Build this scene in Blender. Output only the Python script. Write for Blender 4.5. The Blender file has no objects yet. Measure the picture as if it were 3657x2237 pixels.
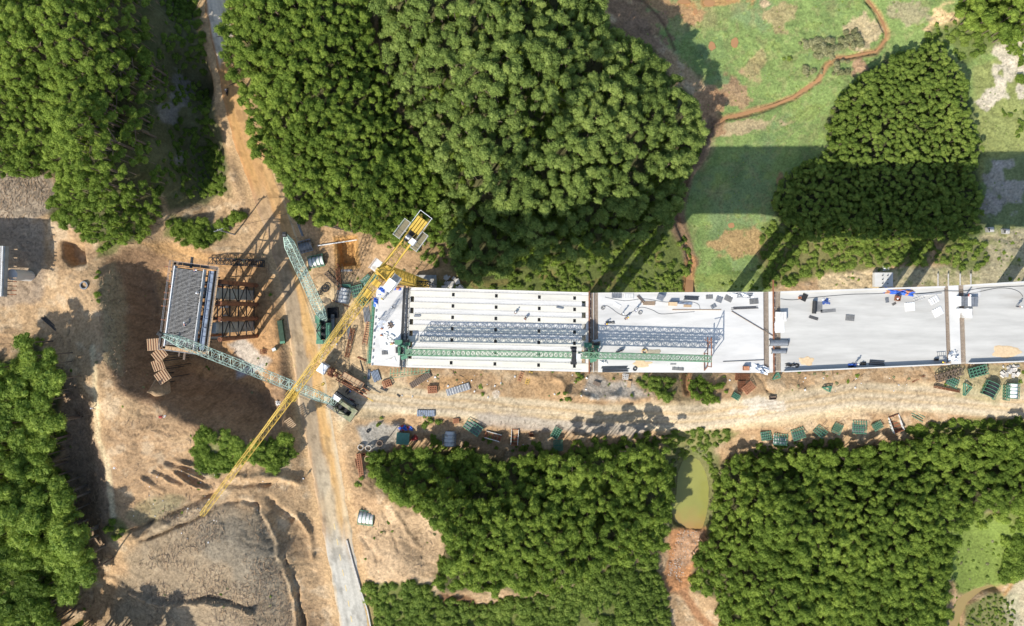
import bpy, bmesh, math, random
import numpy as np
from mathutils import Vector, Matrix, noise as mnoise

random.seed(7)
RNG = np.random.default_rng(11)
sc = bpy.context.scene
COL = sc.collection

# ------------------------------------------------------------------ camera, sky, sun, exposure
CAM_H = 177.0            # metres above the paved road; the bridge deck stands 27 m above that road
FPX, CX, CY = 2600.0, 1828.5, 1118.5     # focal length and centre in pixels of the photograph
cam_data = bpy.data.cameras.new('drone_camera')
cam = bpy.data.objects.new('drone_camera', cam_data)
COL.objects.link(cam)
cam.location = (0, 0, CAM_H)
cam.rotation_euler = (0, 0, 0)
cam_data.sensor_width = 36.0
cam_data.lens = 36.0 * FPX / 3657.0
cam_data.clip_start = 1.0
cam_data.clip_end = 3000.0
sc.camera = cam

SUN_ELEV = math.radians(40.0)
SUN_DIR = Vector((-0.61, -0.79, 0)).normalized()      # towards the sun, seen from above
world = bpy.data.worlds.new('World')
sc.world = world
world.use_nodes = True
wn = world.node_tree
bg = wn.nodes['Background']
sky = wn.nodes.new('ShaderNodeTexSky')
sky.sky_type = 'NISHITA'
sky.sun_disc = False
sky.sun_elevation = SUN_ELEV
sky.sun_rotation = math.atan2(SUN_DIR.x, SUN_DIR.y)
wn.links.new(sky.outputs[0], bg.inputs[0])
bg.inputs[1].default_value = 0.15
sun_d = bpy.data.lights.new('sun', 'SUN')
sun_d.energy = 4.4
sun_d.angle = math.radians(0.5)
sun_d.color = (1.0, 0.955, 0.88)
sun = bpy.data.objects.new('sun', sun_d)
COL.objects.link(sun)
to_sun = Vector((SUN_DIR.x * math.cos(SUN_ELEV), SUN_DIR.y * math.cos(SUN_ELEV), math.sin(SUN_ELEV)))
sun.rotation_euler = to_sun.to_track_quat('Z', 'Y').to_euler()
sun.location = (-60, -80, 120)
sc.view_settings.view_transform = 'Standard'
sc.view_settings.look = 'None'
sc.view_settings.gamma = 1.0
sc.view_settings.use_curve_mapping = False
sc.view_settings.exposure = 0.5
sc.cycles.max_bounces = 5
sc.cycles.diffuse_bounces = 3

DECK_Z = 27.0


def W(px, py, z=0.0):
    """Place in metres of a photographed point that lies at height z."""
    k = (CAM_H - z) / FPX
    return Vector(((px - CX) * k, (CY - py) * k, z))


# ------------------------------------------------------------------ small numpy noise
_T = RNG.random((256, 256))


def vnoise(x, y, seed=0):
    x = x + seed * 17.31
    y = y + seed * 9.77
    xi = np.floor(x).astype(int)
    yi = np.floor(y).astype(int)
    fx, fy = x - xi, y - yi
    fx = fx * fx * (3 - 2 * fx)
    fy = fy * fy * (3 - 2 * fy)
    a = _T[xi & 255, yi & 255]
    b = _T[(xi + 1) & 255, yi & 255]
    c = _T[xi & 255, (yi + 1) & 255]
    d = _T[(xi + 1) & 255, (yi + 1) & 255]
    return (a * (1 - fx) + b * fx) * (1 - fy) + (c * (1 - fx) + d * fx) * fy


def fbm(x, y, scale, octaves=4, seed=0, gain=0.5):
    s, amp, tot = 0.0, 1.0, 0.0
    for o in range(octaves):
        s = s + amp * vnoise(x / scale * 2 ** o, y / scale * 2 ** o, seed + o * 3)
        tot += amp
        amp *= gain
    return s / tot


def poly_sdf(px, py, poly):
    """Signed distance (negative inside), vectorised."""
    P = np.asarray(poly, float)
    n = len(P)
    best = np.full(px.shape, 1e18)
    inside = np.zeros(px.shape, bool)
    for i in range(n):
        ax, ay = P[i]
        bx, by = P[(i + 1) % n]
        ex, ey = bx - ax, by - ay
        wx, wy = px - ax, py - ay
        t = np.clip((wx * ex + wy * ey) / (ex * ex + ey * ey + 1e-9), 0, 1)
        best = np.minimum(best, (wx - ex * t) ** 2 + (wy - ey * t) ** 2)
        c = ((ay > py) != (by > py)) & (px < (bx - ax) * (py - ay) / (by - ay + 1e-12) + ax)
        inside ^= c
    d = np.sqrt(best)
    return np.where(inside, -d, d)


def line_dist(px, py, pts, vals=None):
    best = np.full(px.shape, 1e18)
    val = np.zeros(px.shape)
    for i in range(len(pts) - 1):
        ax, ay = pts[i][0], pts[i][1]
        bx, by = pts[i + 1][0], pts[i + 1][1]
        ex, ey = bx - ax, by - ay
        wx, wy = px - ax, py - ay
        t = np.clip((wx * ex + wy * ey) / (ex * ex + ey * ey + 1e-9), 0, 1)
        d = (wx - ex * t) ** 2 + (wy - ey * t) ** 2
        m = d < best
        best = np.where(m, d, best)
        if vals is not None:
            val = np.where(m, vals[i] * (1 - t) + vals[i + 1] * t, val)
    return np.sqrt(best), val


def sstep(a, b, x):
    t = np.clip((x - a) / (b - a), 0, 1)
    return t * t * (3 - 2 * t)


# ------------------------------------------------------------------ materials
def nd(t, kind, **kw):
    n = t.nodes.new(kind)
    for k, v in kw.items():
        setattr(n, k, v)
    return n


def mat(name, col, rough=0.8, metal=0.0, var=0.25, scale=1.5, bump=0.0, spec=0.3, col2=None, patch=0.0,
        stretch=(1, 1, 1), detail=5.0):
    """Principled material whose colour wanders with two noises; col2 is dirt or rust that shows in patches."""
    m = bpy.data.materials.new(name)
    m.use_nodes = True
    t = m.node_tree
    b = t.nodes['Principled BSDF']
    b.inputs['Roughness'].default_value = rough
    b.inputs['Metallic'].default_value = metal
    b.inputs['Specular IOR Level'].default_value = spec
    geo = nd(t, 'ShaderNodeNewGeometry')
    mp = nd(t, 'ShaderNodeMapping')
    mp.inputs['Scale'].default_value = stretch
    t.links.new(geo.outputs['Position'], mp.inputs['Vector'])
    n1 = nd(t, 'ShaderNodeTexNoise')
    n1.inputs['Scale'].default_value = scale
    n1.inputs['Detail'].default_value = detail
    n1.inputs['Roughness'].default_value = 0.62
    t.links.new(mp.outputs[0], n1.inputs['Vector'])
    mr = nd(t, 'ShaderNodeMapRange')
    mr.inputs['From Min'].default_value = 0.3
    mr.inputs['From Max'].default_value = 0.7
    mr.inputs['To Min'].default_value = 1 - var
    mr.inputs['To Max'].default_value = 1 + var
    t.links.new(n1.outputs['Fac'], mr.inputs['Value'])
    base = nd(t, 'ShaderNodeRGB')
    base.outputs[0].default_value = (*col, 1)
    src = base.outputs[0]
    if col2 is not None:
        n2 = nd(t, 'ShaderNodeTexNoise')
        n2.inputs['Scale'].default_value = scale * 0.37
        n2.inputs['Detail'].default_value = 6
        t.links.new(mp.outputs[0], n2.inputs['Vector'])
        r2 = nd(t, 'ShaderNodeMapRange')
        r2.inputs['From Min'].default_value = 0.62 - patch
        r2.inputs['From Max'].default_value = 0.72 - patch
        t.links.new(n2.outputs['Fac'], r2.inputs['Value'])
        mx = nd(t, 'ShaderNodeMix', data_type='RGBA')
        t.links.new(r2.outputs[0], mx.inputs['Factor'])
        t.links.new(src, mx.inputs['A'])
        mx.inputs['B'].default_value = (*col2, 1)
        src = mx.outputs['Result']
    mul = nd(t, 'ShaderNodeVectorMath', operation='SCALE')
    t.links.new(src, mul.inputs[0])
    t.links.new(mr.outputs[0], mul.inputs['Scale'])
    t.links.new(mul.outputs[0], b.inputs['Base Color'])
    if bump:
        bp = nd(t, 'ShaderNodeBump')
        bp.inputs['Strength'].default_value = bump
        bp.inputs['Distance'].default_value = 0.1
        t.links.new(n1.outputs['Fac'], bp.inputs['Height'])
        t.links.new(bp.outputs[0], b.inputs['Normal'])
    return m


def foliage(name, a, b_, c, top=None):
    m = bpy.data.materials.new(name)
    m.use_nodes = True
    t = m.node_tree
    b = t.nodes['Principled BSDF']
    b.inputs['Roughness'].default_value = 0.65
    b.inputs['Specular IOR Level'].default_value = 0.25
    geo = nd(t, 'ShaderNodeNewGeometry')
    oi = nd(t, 'ShaderNodeObjectInfo')
    n = nd(t, 'ShaderNodeTexNoise')
    n.inputs['Scale'].default_value = 0.07
    n.inputs['Detail'].default_value = 3
    t.links.new(geo.outputs['Position'], n.inputs['Vector'])
    ad = nd(t, 'ShaderNodeMath', operation='MULTIPLY_ADD')
    t.links.new(geo.outputs['Random Per Island'], ad.inputs[0])
    ad.inputs[1].default_value = 0.62
    m2 = nd(t, 'ShaderNodeMath', operation='MULTIPLY_ADD')
    t.links.new(oi.outputs['Random'], m2.inputs[0])
    m2.inputs[1].default_value = 0.42
    t.links.new(n.outputs['Fac'], m2.inputs[2])
    m3 = nd(t, 'ShaderNodeMath', operation='SUBTRACT')
    t.links.new(m2.outputs[0], m3.inputs[0])
    m3.inputs[1].default_value = 0.52
    t.links.new(m3.outputs[0], ad.inputs[2])
    cr = nd(t, 'ShaderNodeValToRGB')
    e = cr.color_ramp.elements
    e[0].position = 0.05
    e[0].color = (*a, 1)
    e[1].position = 0.95
    e[1].color = (*c, 1)
    mid = cr.color_ramp.elements.new(0.5)
    mid.color = (*b_, 1)
    t.links.new(ad.outputs[0], cr.inputs[0])
    t.links.new(cr.outputs[0], b.inputs['Base Color'])
    tr = nd(t, 'ShaderNodeBsdfTranslucent')
    t.links.new(cr.outputs[0], tr.inputs['Color'])
    ms = nd(t, 'ShaderNodeMixShader')
    ms.inputs[0].default_value = 0.38
    t.links.new(b.outputs[0], ms.inputs[1])
    t.links.new(tr.outputs[0], ms.inputs[2])
    t.links.new(ms.outputs[0], t.nodes['Material Output'].inputs['Surface'])
    return m


M = {}
M['concrete'] = mat('pale_concrete', (0.55, 0.535, 0.495), 0.85, var=0.09, scale=0.5, bump=0.1, col2=(0.52, 0.50, 0.46), patch=0.06, stretch=(0.45, 1, 1), detail=9)
M['concrete_grey'] = mat('weathered_concrete', (0.36, 0.35, 0.32), 0.9, var=0.22, scale=0.9, bump=0.2, col2=(0.25, 0.235, 0.2), patch=0.08)
M['girder'] = mat('new_girder_concrete', (0.61, 0.595, 0.56), 0.8, var=0.11, scale=0.9, bump=0.08, stretch=(0.25, 1.5, 1))
M['lid'] = mat('cream_girder_lid', (0.60, 0.57, 0.49), 0.85, var=0.11, scale=0.8, col2=(0.56, 0.54, 0.48), patch=0.04, stretch=(0.3, 1, 1))
M['slab'] = mat('deck_slab_concrete', (0.455, 0.44, 0.40), 0.88, var=0.16, scale=0.5, bump=0.12, col2=(0.355, 0.335, 0.295), patch=0.07, stretch=(0.16, 1, 1), detail=10)
M['slab_white'] = mat('fresh_deck_concrete', (0.545, 0.53, 0.495), 0.85, var=0.15, scale=0.5, bump=0.1, col2=(0.465, 0.45, 0.415), patch=0.07, stretch=(0.22, 1, 1), detail=10)
M['steel_green'] = mat('green_painted_steel', (0.10, 0.24, 0.15), 0.5, 0.1, var=0.2, scale=3, col2=(0.20, 0.15, 0.09), patch=0.0)
M['boom_green'] = mat('pale_green_boom_paint', (0.40, 0.52, 0.44), 0.5, 0.1, var=0.15, scale=3, col2=(0.2, 0.2, 0.15), patch=0.0)
M['truss_green'] = mat('gantry_green_paint', (0.17, 0.30, 0.18), 0.5, 0.1, var=0.2, scale=2, col2=(0.3, 0.33, 0.25), patch=0.04)
M['steel_yellow'] = mat('crane_yellow_paint', (0.56, 0.37, 0.065), 0.5, 0.0, var=0.15, scale=2, col2=(0.4, 0.23, 0.04), patch=0.0)
M['steel_dark'] = mat('dark_steel', (0.045, 0.045, 0.045), 0.55, 0.4, var=0.3, scale=3)
M['steel_grey'] = mat('grey_steel', (0.25, 0.26, 0.27), 0.5, 0.5, var=0.25, scale=3)
M['blue_grey'] = mat('blue_grey_form_plate', (0.22, 0.26, 0.32), 0.5, 0.3, var=0.3, scale=1.5, col2=(0.12, 0.13, 0.15), patch=0.08)
M['rust'] = mat('rusty_steel', (0.24, 0.10, 0.05), 0.85, 0.1, var=0.3, scale=3, col2=(0.13, 0.055, 0.03), patch=0.08)
M['rust_light'] = mat('orange_rust_mesh', (0.42, 0.19, 0.10), 0.85, 0.0, var=0.25, scale=4)
M['rebar'] = mat('rebar_steel', (0.12, 0.11, 0.10), 0.7, 0.3, var=0.3, scale=4)
M['form_grey'] = mat('wet_form_grey', (0.17, 0.17, 0.165), 0.8, var=0.25, scale=1.2)
M['white'] = mat('white_paint', (0.78, 0.78, 0.76), 0.45, var=0.06, scale=2, col2=(0.55, 0.5, 0.42), patch=0.0)
M['off_white'] = mat('dusty_white_sheet', (0.62, 0.61, 0.58), 0.6, 0.0, var=0.12, scale=2, col2=(0.4, 0.36, 0.3), patch=0.05)
M['wood'] = mat('raw_timber', (0.42, 0.29, 0.17), 0.85, var=0.25, scale=4, stretch=(1, 6, 1))
M['wood_dark'] = mat('weathered_timber', (0.16, 0.12, 0.09), 0.9, var=0.3, scale=4)
M['black'] = mat('black_rubber', (0.02, 0.02, 0.02), 0.8, var=0.2, scale=4)
M['glass'] = mat('dark_window_glass', (0.03, 0.04, 0.05), 0.1, var=0.05, scale=1, spec=0.6)
M['blue'] = mat('blue_tarpaulin', (0.04, 0.12, 0.48), 0.5, var=0.3, scale=3, col2=(0.15, 0.3, 0.6), patch=0.05)
M['red'] = mat('faded_red_tarpaulin', (0.42, 0.07, 0.06), 0.6, var=0.25, scale=3)
M['skin'] = mat('skin', (0.35, 0.2, 0.13), 0.6, var=0.05)
M['shirt_blue'] = mat('blue_workwear', (0.05, 0.09, 0.25), 0.9, var=0.1)
M['shirt_orange'] = mat('orange_workwear', (0.6, 0.16, 0.03), 0.9, var=0.1)
M['shirt_grey'] = mat('grey_workwear', (0.16, 0.17, 0.18), 0.9, var=0.1)
M['trousers'] = mat('dark_trousers', (0.03, 0.035, 0.05), 0.9, var=0.1)
M['helmet_white'] = mat('white_helmet', (0.8, 0.8, 0.78), 0.3, var=0.02)
M['helmet_yellow'] = mat('yellow_helmet', (0.8, 0.55, 0.05), 0.3, var=0.02)
M['sand'] = mat('sand_heap', (0.58, 0.43, 0.26), 0.95, var=0.15, scale=2, bump=0.4)
M['sack'] = mat('white_sack', (0.66, 0.65, 0.6), 0.8, var=0.1, scale=4)
M['bark'] = mat('grey_brown_bark', (0.16, 0.12, 0.085), 0.9, var=0.25, scale=6)
M['stone'] = mat('pale_stone', (0.48, 0.45, 0.40), 0.9, var=0.25, scale=3, bump=0.4)
M['paint_yellow'] = mat('worn_yellow_line', (0.66, 0.50, 0.22), 0.8, var=0.3, scale=5)
M['tarp_green'] = mat('dark_green_tarp', (0.03, 0.06, 0.035), 0.6, var=0.3, scale=1.5)
M['roof_green'] = mat('green_roof_sheet', (0.08, 0.20, 0.15), 0.5, var=0.15, scale=2)
M['fol_olive'] = foliage('olive_foliage', (0.11, 0.165, 0.034), (0.23, 0.315, 0.07), (0.385, 0.465, 0.12))
M['fol_green'] = foliage('green_foliage', (0.10, 0.16, 0.02), (0.205, 0.295, 0.042), (0.37, 0.465, 0.08))
M['fol_bright'] = foliage('bright_foliage', (0.11, 0.17, 0.025), (0.215, 0.305, 0.052), (0.37, 0.45, 0.095))
M['fol_dry'] = foliage('dry_foliage', (0.19, 0.20, 0.085), (0.32, 0.32, 0.155), (0.47, 0.45, 0.25))


# ------------------------------------------------------------------ mesh builder and tagging
class MB:
    def __init__(s):
        s.v, s.f = [], []

    def add(s, vs, fs):
        o = len(s.v)
        s.v.extend([tuple(a) for a in vs])
        s.f.extend([tuple(i + o for i in f) for f in fs])
        return s

    def box(s, c, d, rz=0.0, rx=0.0, ry=0.0):
        hx, hy, hz = d[0] / 2, d[1] / 2, d[2] / 2
        vs = [Vector((x, y, z)) for z in (-hz, hz) for y in (-hy, hy) for x in (-hx, hx)]
        if rz or rx or ry:
            R = Matrix.Rotation(rz, 3, 'Z') @ Matrix.Rotation(ry, 3, 'Y') @ Matrix.Rotation(rx, 3, 'X')
            vs = [R @ v for v in vs]
        c = Vector(c)
        return s.add([v + c for v in vs], [(0, 2, 3, 1), (4, 5, 7, 6), (0, 1, 5, 4), (2, 6, 7, 3), (0, 4, 6, 2), (1, 3, 7, 5)])

    def bar(s, p, q, t, t2=None):
        p, q = Vector(p), Vector(q)
        d = q - p
        if d.length < 1e-6:
            return s
        d.normalize()
        up = Vector((0, 0, 1)) if abs(d.z) < 0.9 else Vector((0, 1, 0))
        a = d.cross(up).normalized() * (t / 2)
        b = a.cross(d).normalized() * ((t2 or t) / 2)
        vs = [p - a - b, p + a - b, p + a + b, p - a + b, q - a - b, q + a - b, q + a + b, q - a + b]
        return s.add(vs, [(0, 1, 2, 3), (7, 6, 5, 4), (0, 4, 5, 1), (1, 5, 6, 2), (2, 6, 7, 3), (3, 7, 4, 0)])

    def tube(s, p, q, r, n=8, r2=None, caps=True):
        p, q = Vector(p), Vector(q)
        r2 = r if r2 is None else r2
        d = (q - p).normalized()
        up = Vector((0, 0, 1)) if abs(d.z) < 0.9 else Vector((0, 1, 0))
        a = d.cross(up).normalized()
        b = a.cross(d).normalized()
        ring = [(math.cos(2 * math.pi * i / n), math.sin(2 * math.pi * i / n)) for i in range(n)]
        vs = [p + (a * x + b * y) * r for x, y in ring] + [q + (a * x + b * y) * r2 for x, y in ring]
        fs = [(i, (i + 1) % n, n + (i + 1) % n, n + i) for i in range(n)]
        if caps:
            fs += [tuple(range(n))[::-1], tuple(range(n, 2 * n))]
        return s.add(vs, fs)

    def poly(s, pts, z0, z1):
        """Upright prism over a plan outline."""
        n = len(pts)
        vs = [(p[0], p[1], z0) for p in pts] + [(p[0], p[1], z1) for p in pts]
        fs = [(i, (i + 1) % n, n + (i + 1) % n, n + i) for i in range(n)] + [tuple(range(n))[::-1], tuple(range(n, 2 * n))]
        return s.add(vs, fs)

    def ring(s, c, R, r, h, n=16):
        c = Vector(c)
        vs = []
        for k in range(n):
            a = 2 * math.pi * k / n
            for rr, z in ((R, 0), (R, h), (r, h), (r, 0)):
                vs.append(c + Vector((rr * math.cos(a), rr * math.sin(a), z)))
        fs = []
        for k in range(n):
            o, p = 4 * k, 4 * ((k + 1) % n)
            for j in range(4):
                fs.append((o + j, p + j, p + (j + 1) % 4, o + (j + 1) % 4))
        return s.add(vs, fs)

    def arch(s, L, R, th, n=10, a0=0.0, a1=math.pi, c=(0, 0, 0), sy=1.0):
        """Curved shell along local x."""
        vs = []
        for i in range(n + 1):
            a = a0 + (a1 - a0) * i / n
            for x in (-L / 2, L / 2):
                for r in (R, R - th):
                    vs.append((c[0] + x, c[1] + r * math.cos(a) * sy, c[2] + r * math.sin(a)))
        fs = []
        for i in range(n):
            o, p = 4 * i, 4 * (i + 1)
            fs += [(o, o + 2, p + 2, p), (o + 1, p + 1, p + 3, o + 3), (o, p, p + 1, o + 1), (o + 2, o + 3, p + 3, p + 2)]
        fs += [(0, 1, 3, 2), (4 * n, 4 * n + 2, 4 * n + 3, 4 * n + 1)]
        return s.add(vs, fs)

    def blob(s, c, r, seed=0, amp=0.25, sub=2, flat=1.0):
        bm = bmesh.new()
        bmesh.ops.create_icosphere(bm, subdivisions=sub, radius=1.0)
        vs = []
        for v in bm.verts:
            k = 1 + amp * mnoise.noise(v.co * 1.7 + Vector((seed * 7.3, seed, 0)))
            vs.append((c[0] + v.co.x * r[0] * k, c[1] + v.co.y * r[1] * k, c[2] + v.co.z * r[2] * k * flat))
        fs = [tuple(l.index for l in f.verts) for f in bm.faces]
        bm.free()
        return s.add(vs, fs)

    def mesh(s, name, m, smooth=False):
        me = bpy.data.meshes.new(name)
        me.from_pydata(s.v, [], s.f)
        if m is not None:
            me.materials.append(M[m] if isinstance(m, str) else m)
        if smooth:
            me.polygons.foreach_set('use_smooth', [True] * len(me.polygons))
        me.update()
        return me

    def build(s, name, m, parent=None, kind=None, smooth=False, label=None, loc=None, rz=0.0):
        return link(name, s.mesh(name, m, smooth), parent, kind, label, loc, rz)


def link(name, me, parent=None, kind=None, label=None, loc=None, rz=0.0):
    o = bpy.data.objects.new(name, me)
    COL.objects.link(o)
    if parent is not None:
        o.parent = parent
    if kind:
        o['kind'] = kind
    if label:
        o['label'] = label
    if loc is not None:
        o.location = loc
    if rz:
        o.rotation_euler = (0, 0, rz)
    return o


def tag(o, label, cat, group=None):
    o['label'] = label
    o['category'] = cat
    if group:
        o['group'] = group
    return o


def thing(name, label, cat, loc, rz=0.0, group=None):
    o = bpy.data.objects.new(name, None)
    o.empty_display_size = 0.3
    COL.objects.link(o)
    o.location = loc
    o.rotation_euler = (0, 0, rz)
    return tag(o, label, cat, group)


def copy_tree(o, parent=None):
    c = o.copy()
    COL.objects.link(c)
    c.parent = parent
    for ch in list(o.children):
        copy_tree(ch, c)
    return c


def again(o, label, loc, rz=0.0, group=None, scale=None):
    c = copy_tree(o)
    c.location = loc
    c.rotation_euler = (0, 0, rz)
    c['label'] = label
    if group:
        c['group'] = group
    if scale:
        c.scale = scale
    return c
# ------------------------------------------------------------------ terrain heights
CTRL = [  # photo x, photo y, height
    (760, -60, 3), (770, 60, 3), (800, 220, 2), (850, 400, 1.5), (900, 560, .6), (960, 700, 0), (1020, 850, 0), (1060, 1000, 0), (1085, 1150, 0),
    (1110, 1300, 0), (1130, 1450, 0), (1160, 1600, 0), (1190, 1800, 0), (1225, 2000, 0), (1262, 2237, 0), (1280, 2350, 0),
    (1350, 1440, 0), (1550, 1440, -.6), (1800, 1460, -1.6), (2100, 1480, -3), (2450, 1490, -4.5), (2800, 1460, -4.5), (3100, 1420, -4), (3400, 1430, -3.5), (3657, 1450, -3),
    (1500, 1370, -.5), (1800, 1390, -1.6), (2100, 1400, -3), (2650, 1400, -5), (3000, 1370, -4.5), (3400, 1360, -3.5), (3640, 1360, -3),
    (1420, 1180, -1), (1800, 1180, -3), (2100, 1180, -5), (2300, 1180, -10), (2480, 1180, -14.4), (2650, 1180, -12), (2900, 1180, -9), (3300, 1180, -6), (3600, 1180, -4),
    (1480, 1000, -.5), (1700, 1000, -3), (1950, 1000, -6), (2250, 1000, -10.5), (2400, 1000, -13.5),
    (1230, 900, 0), (1230, 1080, 0), (1400, 930, -.3), (1300, 1300, 0),
    (2500, 740, -15), (2560, 560, -15), (2700, 760, -15), (2780, 560, -15), (2850, 500, -14.8), (2620, 640, -15), (2460, 640, -14.6), (2560, 1000, -15), (2700, 1640, -9.5), (2850, 1640, -9.5), (3100, 1620, -9), (3400, 1605, -8), (1400, 1650, -2.2), (1600, 1660, -4.5), (1850, 1670, -6), (2650, 900, -15), (2560, 700, -15), (2700, 620, -15), (2600, 400, -15), (2500, 150, -14.8), (2420, 0, -14.5), (2800, 200, -14.6), (2900, 400, -14.8), (2700, 0, -14), (3000, 30, -14), (3150, 150, -14), (3300, 60, -12),
    (2800, 900, -13), (2760, 1020, -12.5), (3000, 960, -11), (3200, 960, -9), (3400, 960, -8), (3600, 960, -6),
    (2900, 700, -12.5), (3200, 740, -11.5), (3450, 760, -10.5), (3620, 700, -9.5), (3100, 400, -12), (3300, 350, -11.5), (3450, 450, -11), (3600, 450, -10), (3600, 250, -10.5), (3600, 40, -10), (3000, 500, -13),
    (1500, 60, 4), (1700, 300, 6), (1900, 300, 5), (1900, 80, 3), (2100, 250, -1), (2000, 550, 1), (2300, 480, -6), (1700, 600, 3), (2420, 450, -11), (2200, 150, -8), (2130, 0, -8), (2300, 650, -9), (2380, 780, -13),
    (1800, 800, -3), (2050, 800, -5), (2250, 780, -8.5), (1700, 920, -3.5), (2000, 910, -6),
    (1395, 150, -1), (1440, 330, -1), (1530, 540, -1.5), (1580, 780, -2),
    (1000, 80, 4), (1150, 150, 5), (1100, 350, 4.5), (1250, 500, 3.5), (1350, 700, 1.5), (1150, 650, 2.5), (1050, 560, 1.5), (960, 360, 2.5), (900, 150, 3),
    (1200, 780, .5), (1450, 830, .3),
    (0, 0, 13), (200, 150, 13), (150, 350, 10), (300, 400, 12), (450, 300, 15), (480, 80, 12.5), (510, 550, 13.5), (490, 700, 11.5), (440, 830, 8.5), (555, 760, 6), (300, 650, 9), (600, 60, 4), (590, 300, 6), (640, 300, 2), (660, 400, .8), (590, 500, 5), (650, 560, .8), (670, 700, 1),
    (700, 150, 2.6), (740, 400, .9), (800, 600, .3), (870, 740, 0), (700, 840, .5), (560, 850, 2.5), (830, 850, -.2), (900, 880, -.5),
    (60, 680, 9), (60, 800, 8), (200, 830, 8), (80, 1000, 7.5), (200, 1000, 8), (230, 900, 7.6), (280, 1100, 9), (330, 960, 9), (420, 890, 6.5), (330, 1200, 10.5), (340, 1400, 11.5), (200, 1180, 7.5), (60, 1180, 7.5),
    (380, 1600, 11), (390, 1750, 9), (360, 1900, 6), (300, 1500, 6.5), (290, 1700, 4), (300, 1900, 1.5), (120, 1500, 9), (100, 1800, 7), (100, 2100, 3), (300, 2150, 1),
    (500, 1460, 11.5), (620, 1520, 11), (720, 1560, 10), (860, 1590, 8.5), (960, 1600, 6), (1040, 1590, 2), (560, 1650, 9.5), (750, 1650, 8), (950, 1700, 4.5), (1060, 1720, 1), (1050, 1900, 1.0), (1080, 2100, .6),
    (480, 1850, 7), (650, 1800, 7), (700, 2000, 7.5), (900, 1950, 6.5), (860, 2100, 6), (500, 2100, 5), (980, 2050, 4.5), (600, 2237, 4.5), (950, 2237, 4),
    (1330, 1600, -.5), (1550, 1560, -2), (1800, 1570, -4), (2100, 1560, -6), (2350, 1560, -9), (2640, 1560, -8.5), (2800, 1560, -7), (3100, 1540, -6), (3400, 1530, -5.5), (3640, 1530, -5),
    (1300, 1850, 1), (1400, 1950, 2), (1480, 2050, 2), (1400, 1700, 1), (1500, 1900, 1), (1350, 2150, .5), (1550, 2180, -2), (1700, 2150, -5),
    (1600, 1750, 1), (1850, 1800, 0), (2100, 1800, -3), (2300, 1750, -7), (2380, 1650, -11), (2380, 1900, -11), (2100, 2100, -6), (2300, 2150, -9), (1900, 2237, -6),
    (2420, 1700, -12.2), (2540, 1800, -12.2), (2470, 1750, -13.6), (2430, 2000, -12.5), (2440, 2120, -12.7), (2480, 2237, -13), (2420, 1500, -4.8), (2480, 1590, -9.5),
    (2620, 1800, -8), (2800, 1800, -5), (3000, 2000, -4.5), (3200, 1800, -4), (3300, 2150, -8), (3420, 1900, -8), (2700, 2150, -7), (3600, 1750, -5), (3550, 1950, -9.5), (3450, 2050, -10.5), (3480, 2200, -11), (3640, 2150, -9.5), (3640, 1900, -7.5),
]
_c = np.array([[W(a, b, h).x, W(a, b, h).y, h] for a, b, h in CTRL])
_ring = [(-320, 0, 12), (-320, 200, 14), (-300, -200, 5), (0, 320, 4), (150, 300, -9), (320, 0, -3), (320, 200, -8), (300, -220, -5), (0, -320, -4), (-150, -320, 2), (-150, 320, 12),
         (-600, 0, 12), (600, 0, 0), (0, 600, 0), (0, -600, 0), (-600, 600, 14), (600, 600, -5), (600, -600, 0), (-600, -600, 6)]
_c = np.vstack([_c, np.array(_ring, float)])


def _axis(lim, step, far):
    inner = np.arange(-lim, lim + step * .5, step)
    out, d, x = [], step * 2, lim
    while x < far:
        x += d
        out.append(x)
        d *= 1.28
    out = np.array(out)
    return np.concatenate([-out[::-1], inner, out])


GX = _axis(138.0, 0.34, 700)
GY = _axis(86.0, 0.34, 700)
X, Y = np.meshgrid(GX, GY)
D2 = lambda a, b: np.sqrt(((a[:, None, :] - b[None, :, :]) ** 2).sum(-1) + 36.0)
_n = len(_c)
_w = np.linalg.solve(D2(_c[:, :2], _c[:, :2]) + 1e-3 * np.eye(_n) * 40, _c[:, 2])
# solve on a coarse grid, then refine bilinearly with cubic smoothness (cheap and smooth)
cxs = np.arange(-740, 741, 4.0)
_cg = np.array(np.meshgrid(cxs, cxs)).reshape(2, -1).T
_cz = np.concatenate([D2(ch, _c[:, :2]) @ _w for ch in np.array_split(_cg, 40)]).reshape(len(cxs), len(cxs))


def coarse(x, y):
    u = np.clip((x - cxs[0]) / 4.0, 1, len(cxs) - 3)
    v = np.clip((y - cxs[0]) / 4.0, 1, len(cxs) - 3)
    i, j = np.floor(u).astype(int), np.floor(v).astype(int)
    fx, fy = u - i, v - j

    def cr(p0, p1, p2, p3, t):
        return p1 + .5 * t * (p2 - p0 + t * (2 * p0 - 5 * p1 + 4 * p2 - p3 + t * (3 * (p1 - p2) + p3 - p0)))
    rows = [cr(_cz[j + k, i - 1], _cz[j + k, i], _cz[j + k, i + 1], _cz[j + k, i + 2], fx) for k in (-1, 0, 1, 2)]
    return cr(*rows, fy)


Z = coarse(X, Y)


def px_of(x, y, z):
    k = FPX / (CAM_H - z)
    return CX + x * k, CY - y * k


def near(pxs, pys, pts, pad=60):
    P = np.asarray(pts, float)
    return (pxs > P[:, 0].min() - pad) & (pxs < P[:, 0].max() + pad) & (pys > P[:, 1].min() - pad) & (pys < P[:, 1].max() + pad)


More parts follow.
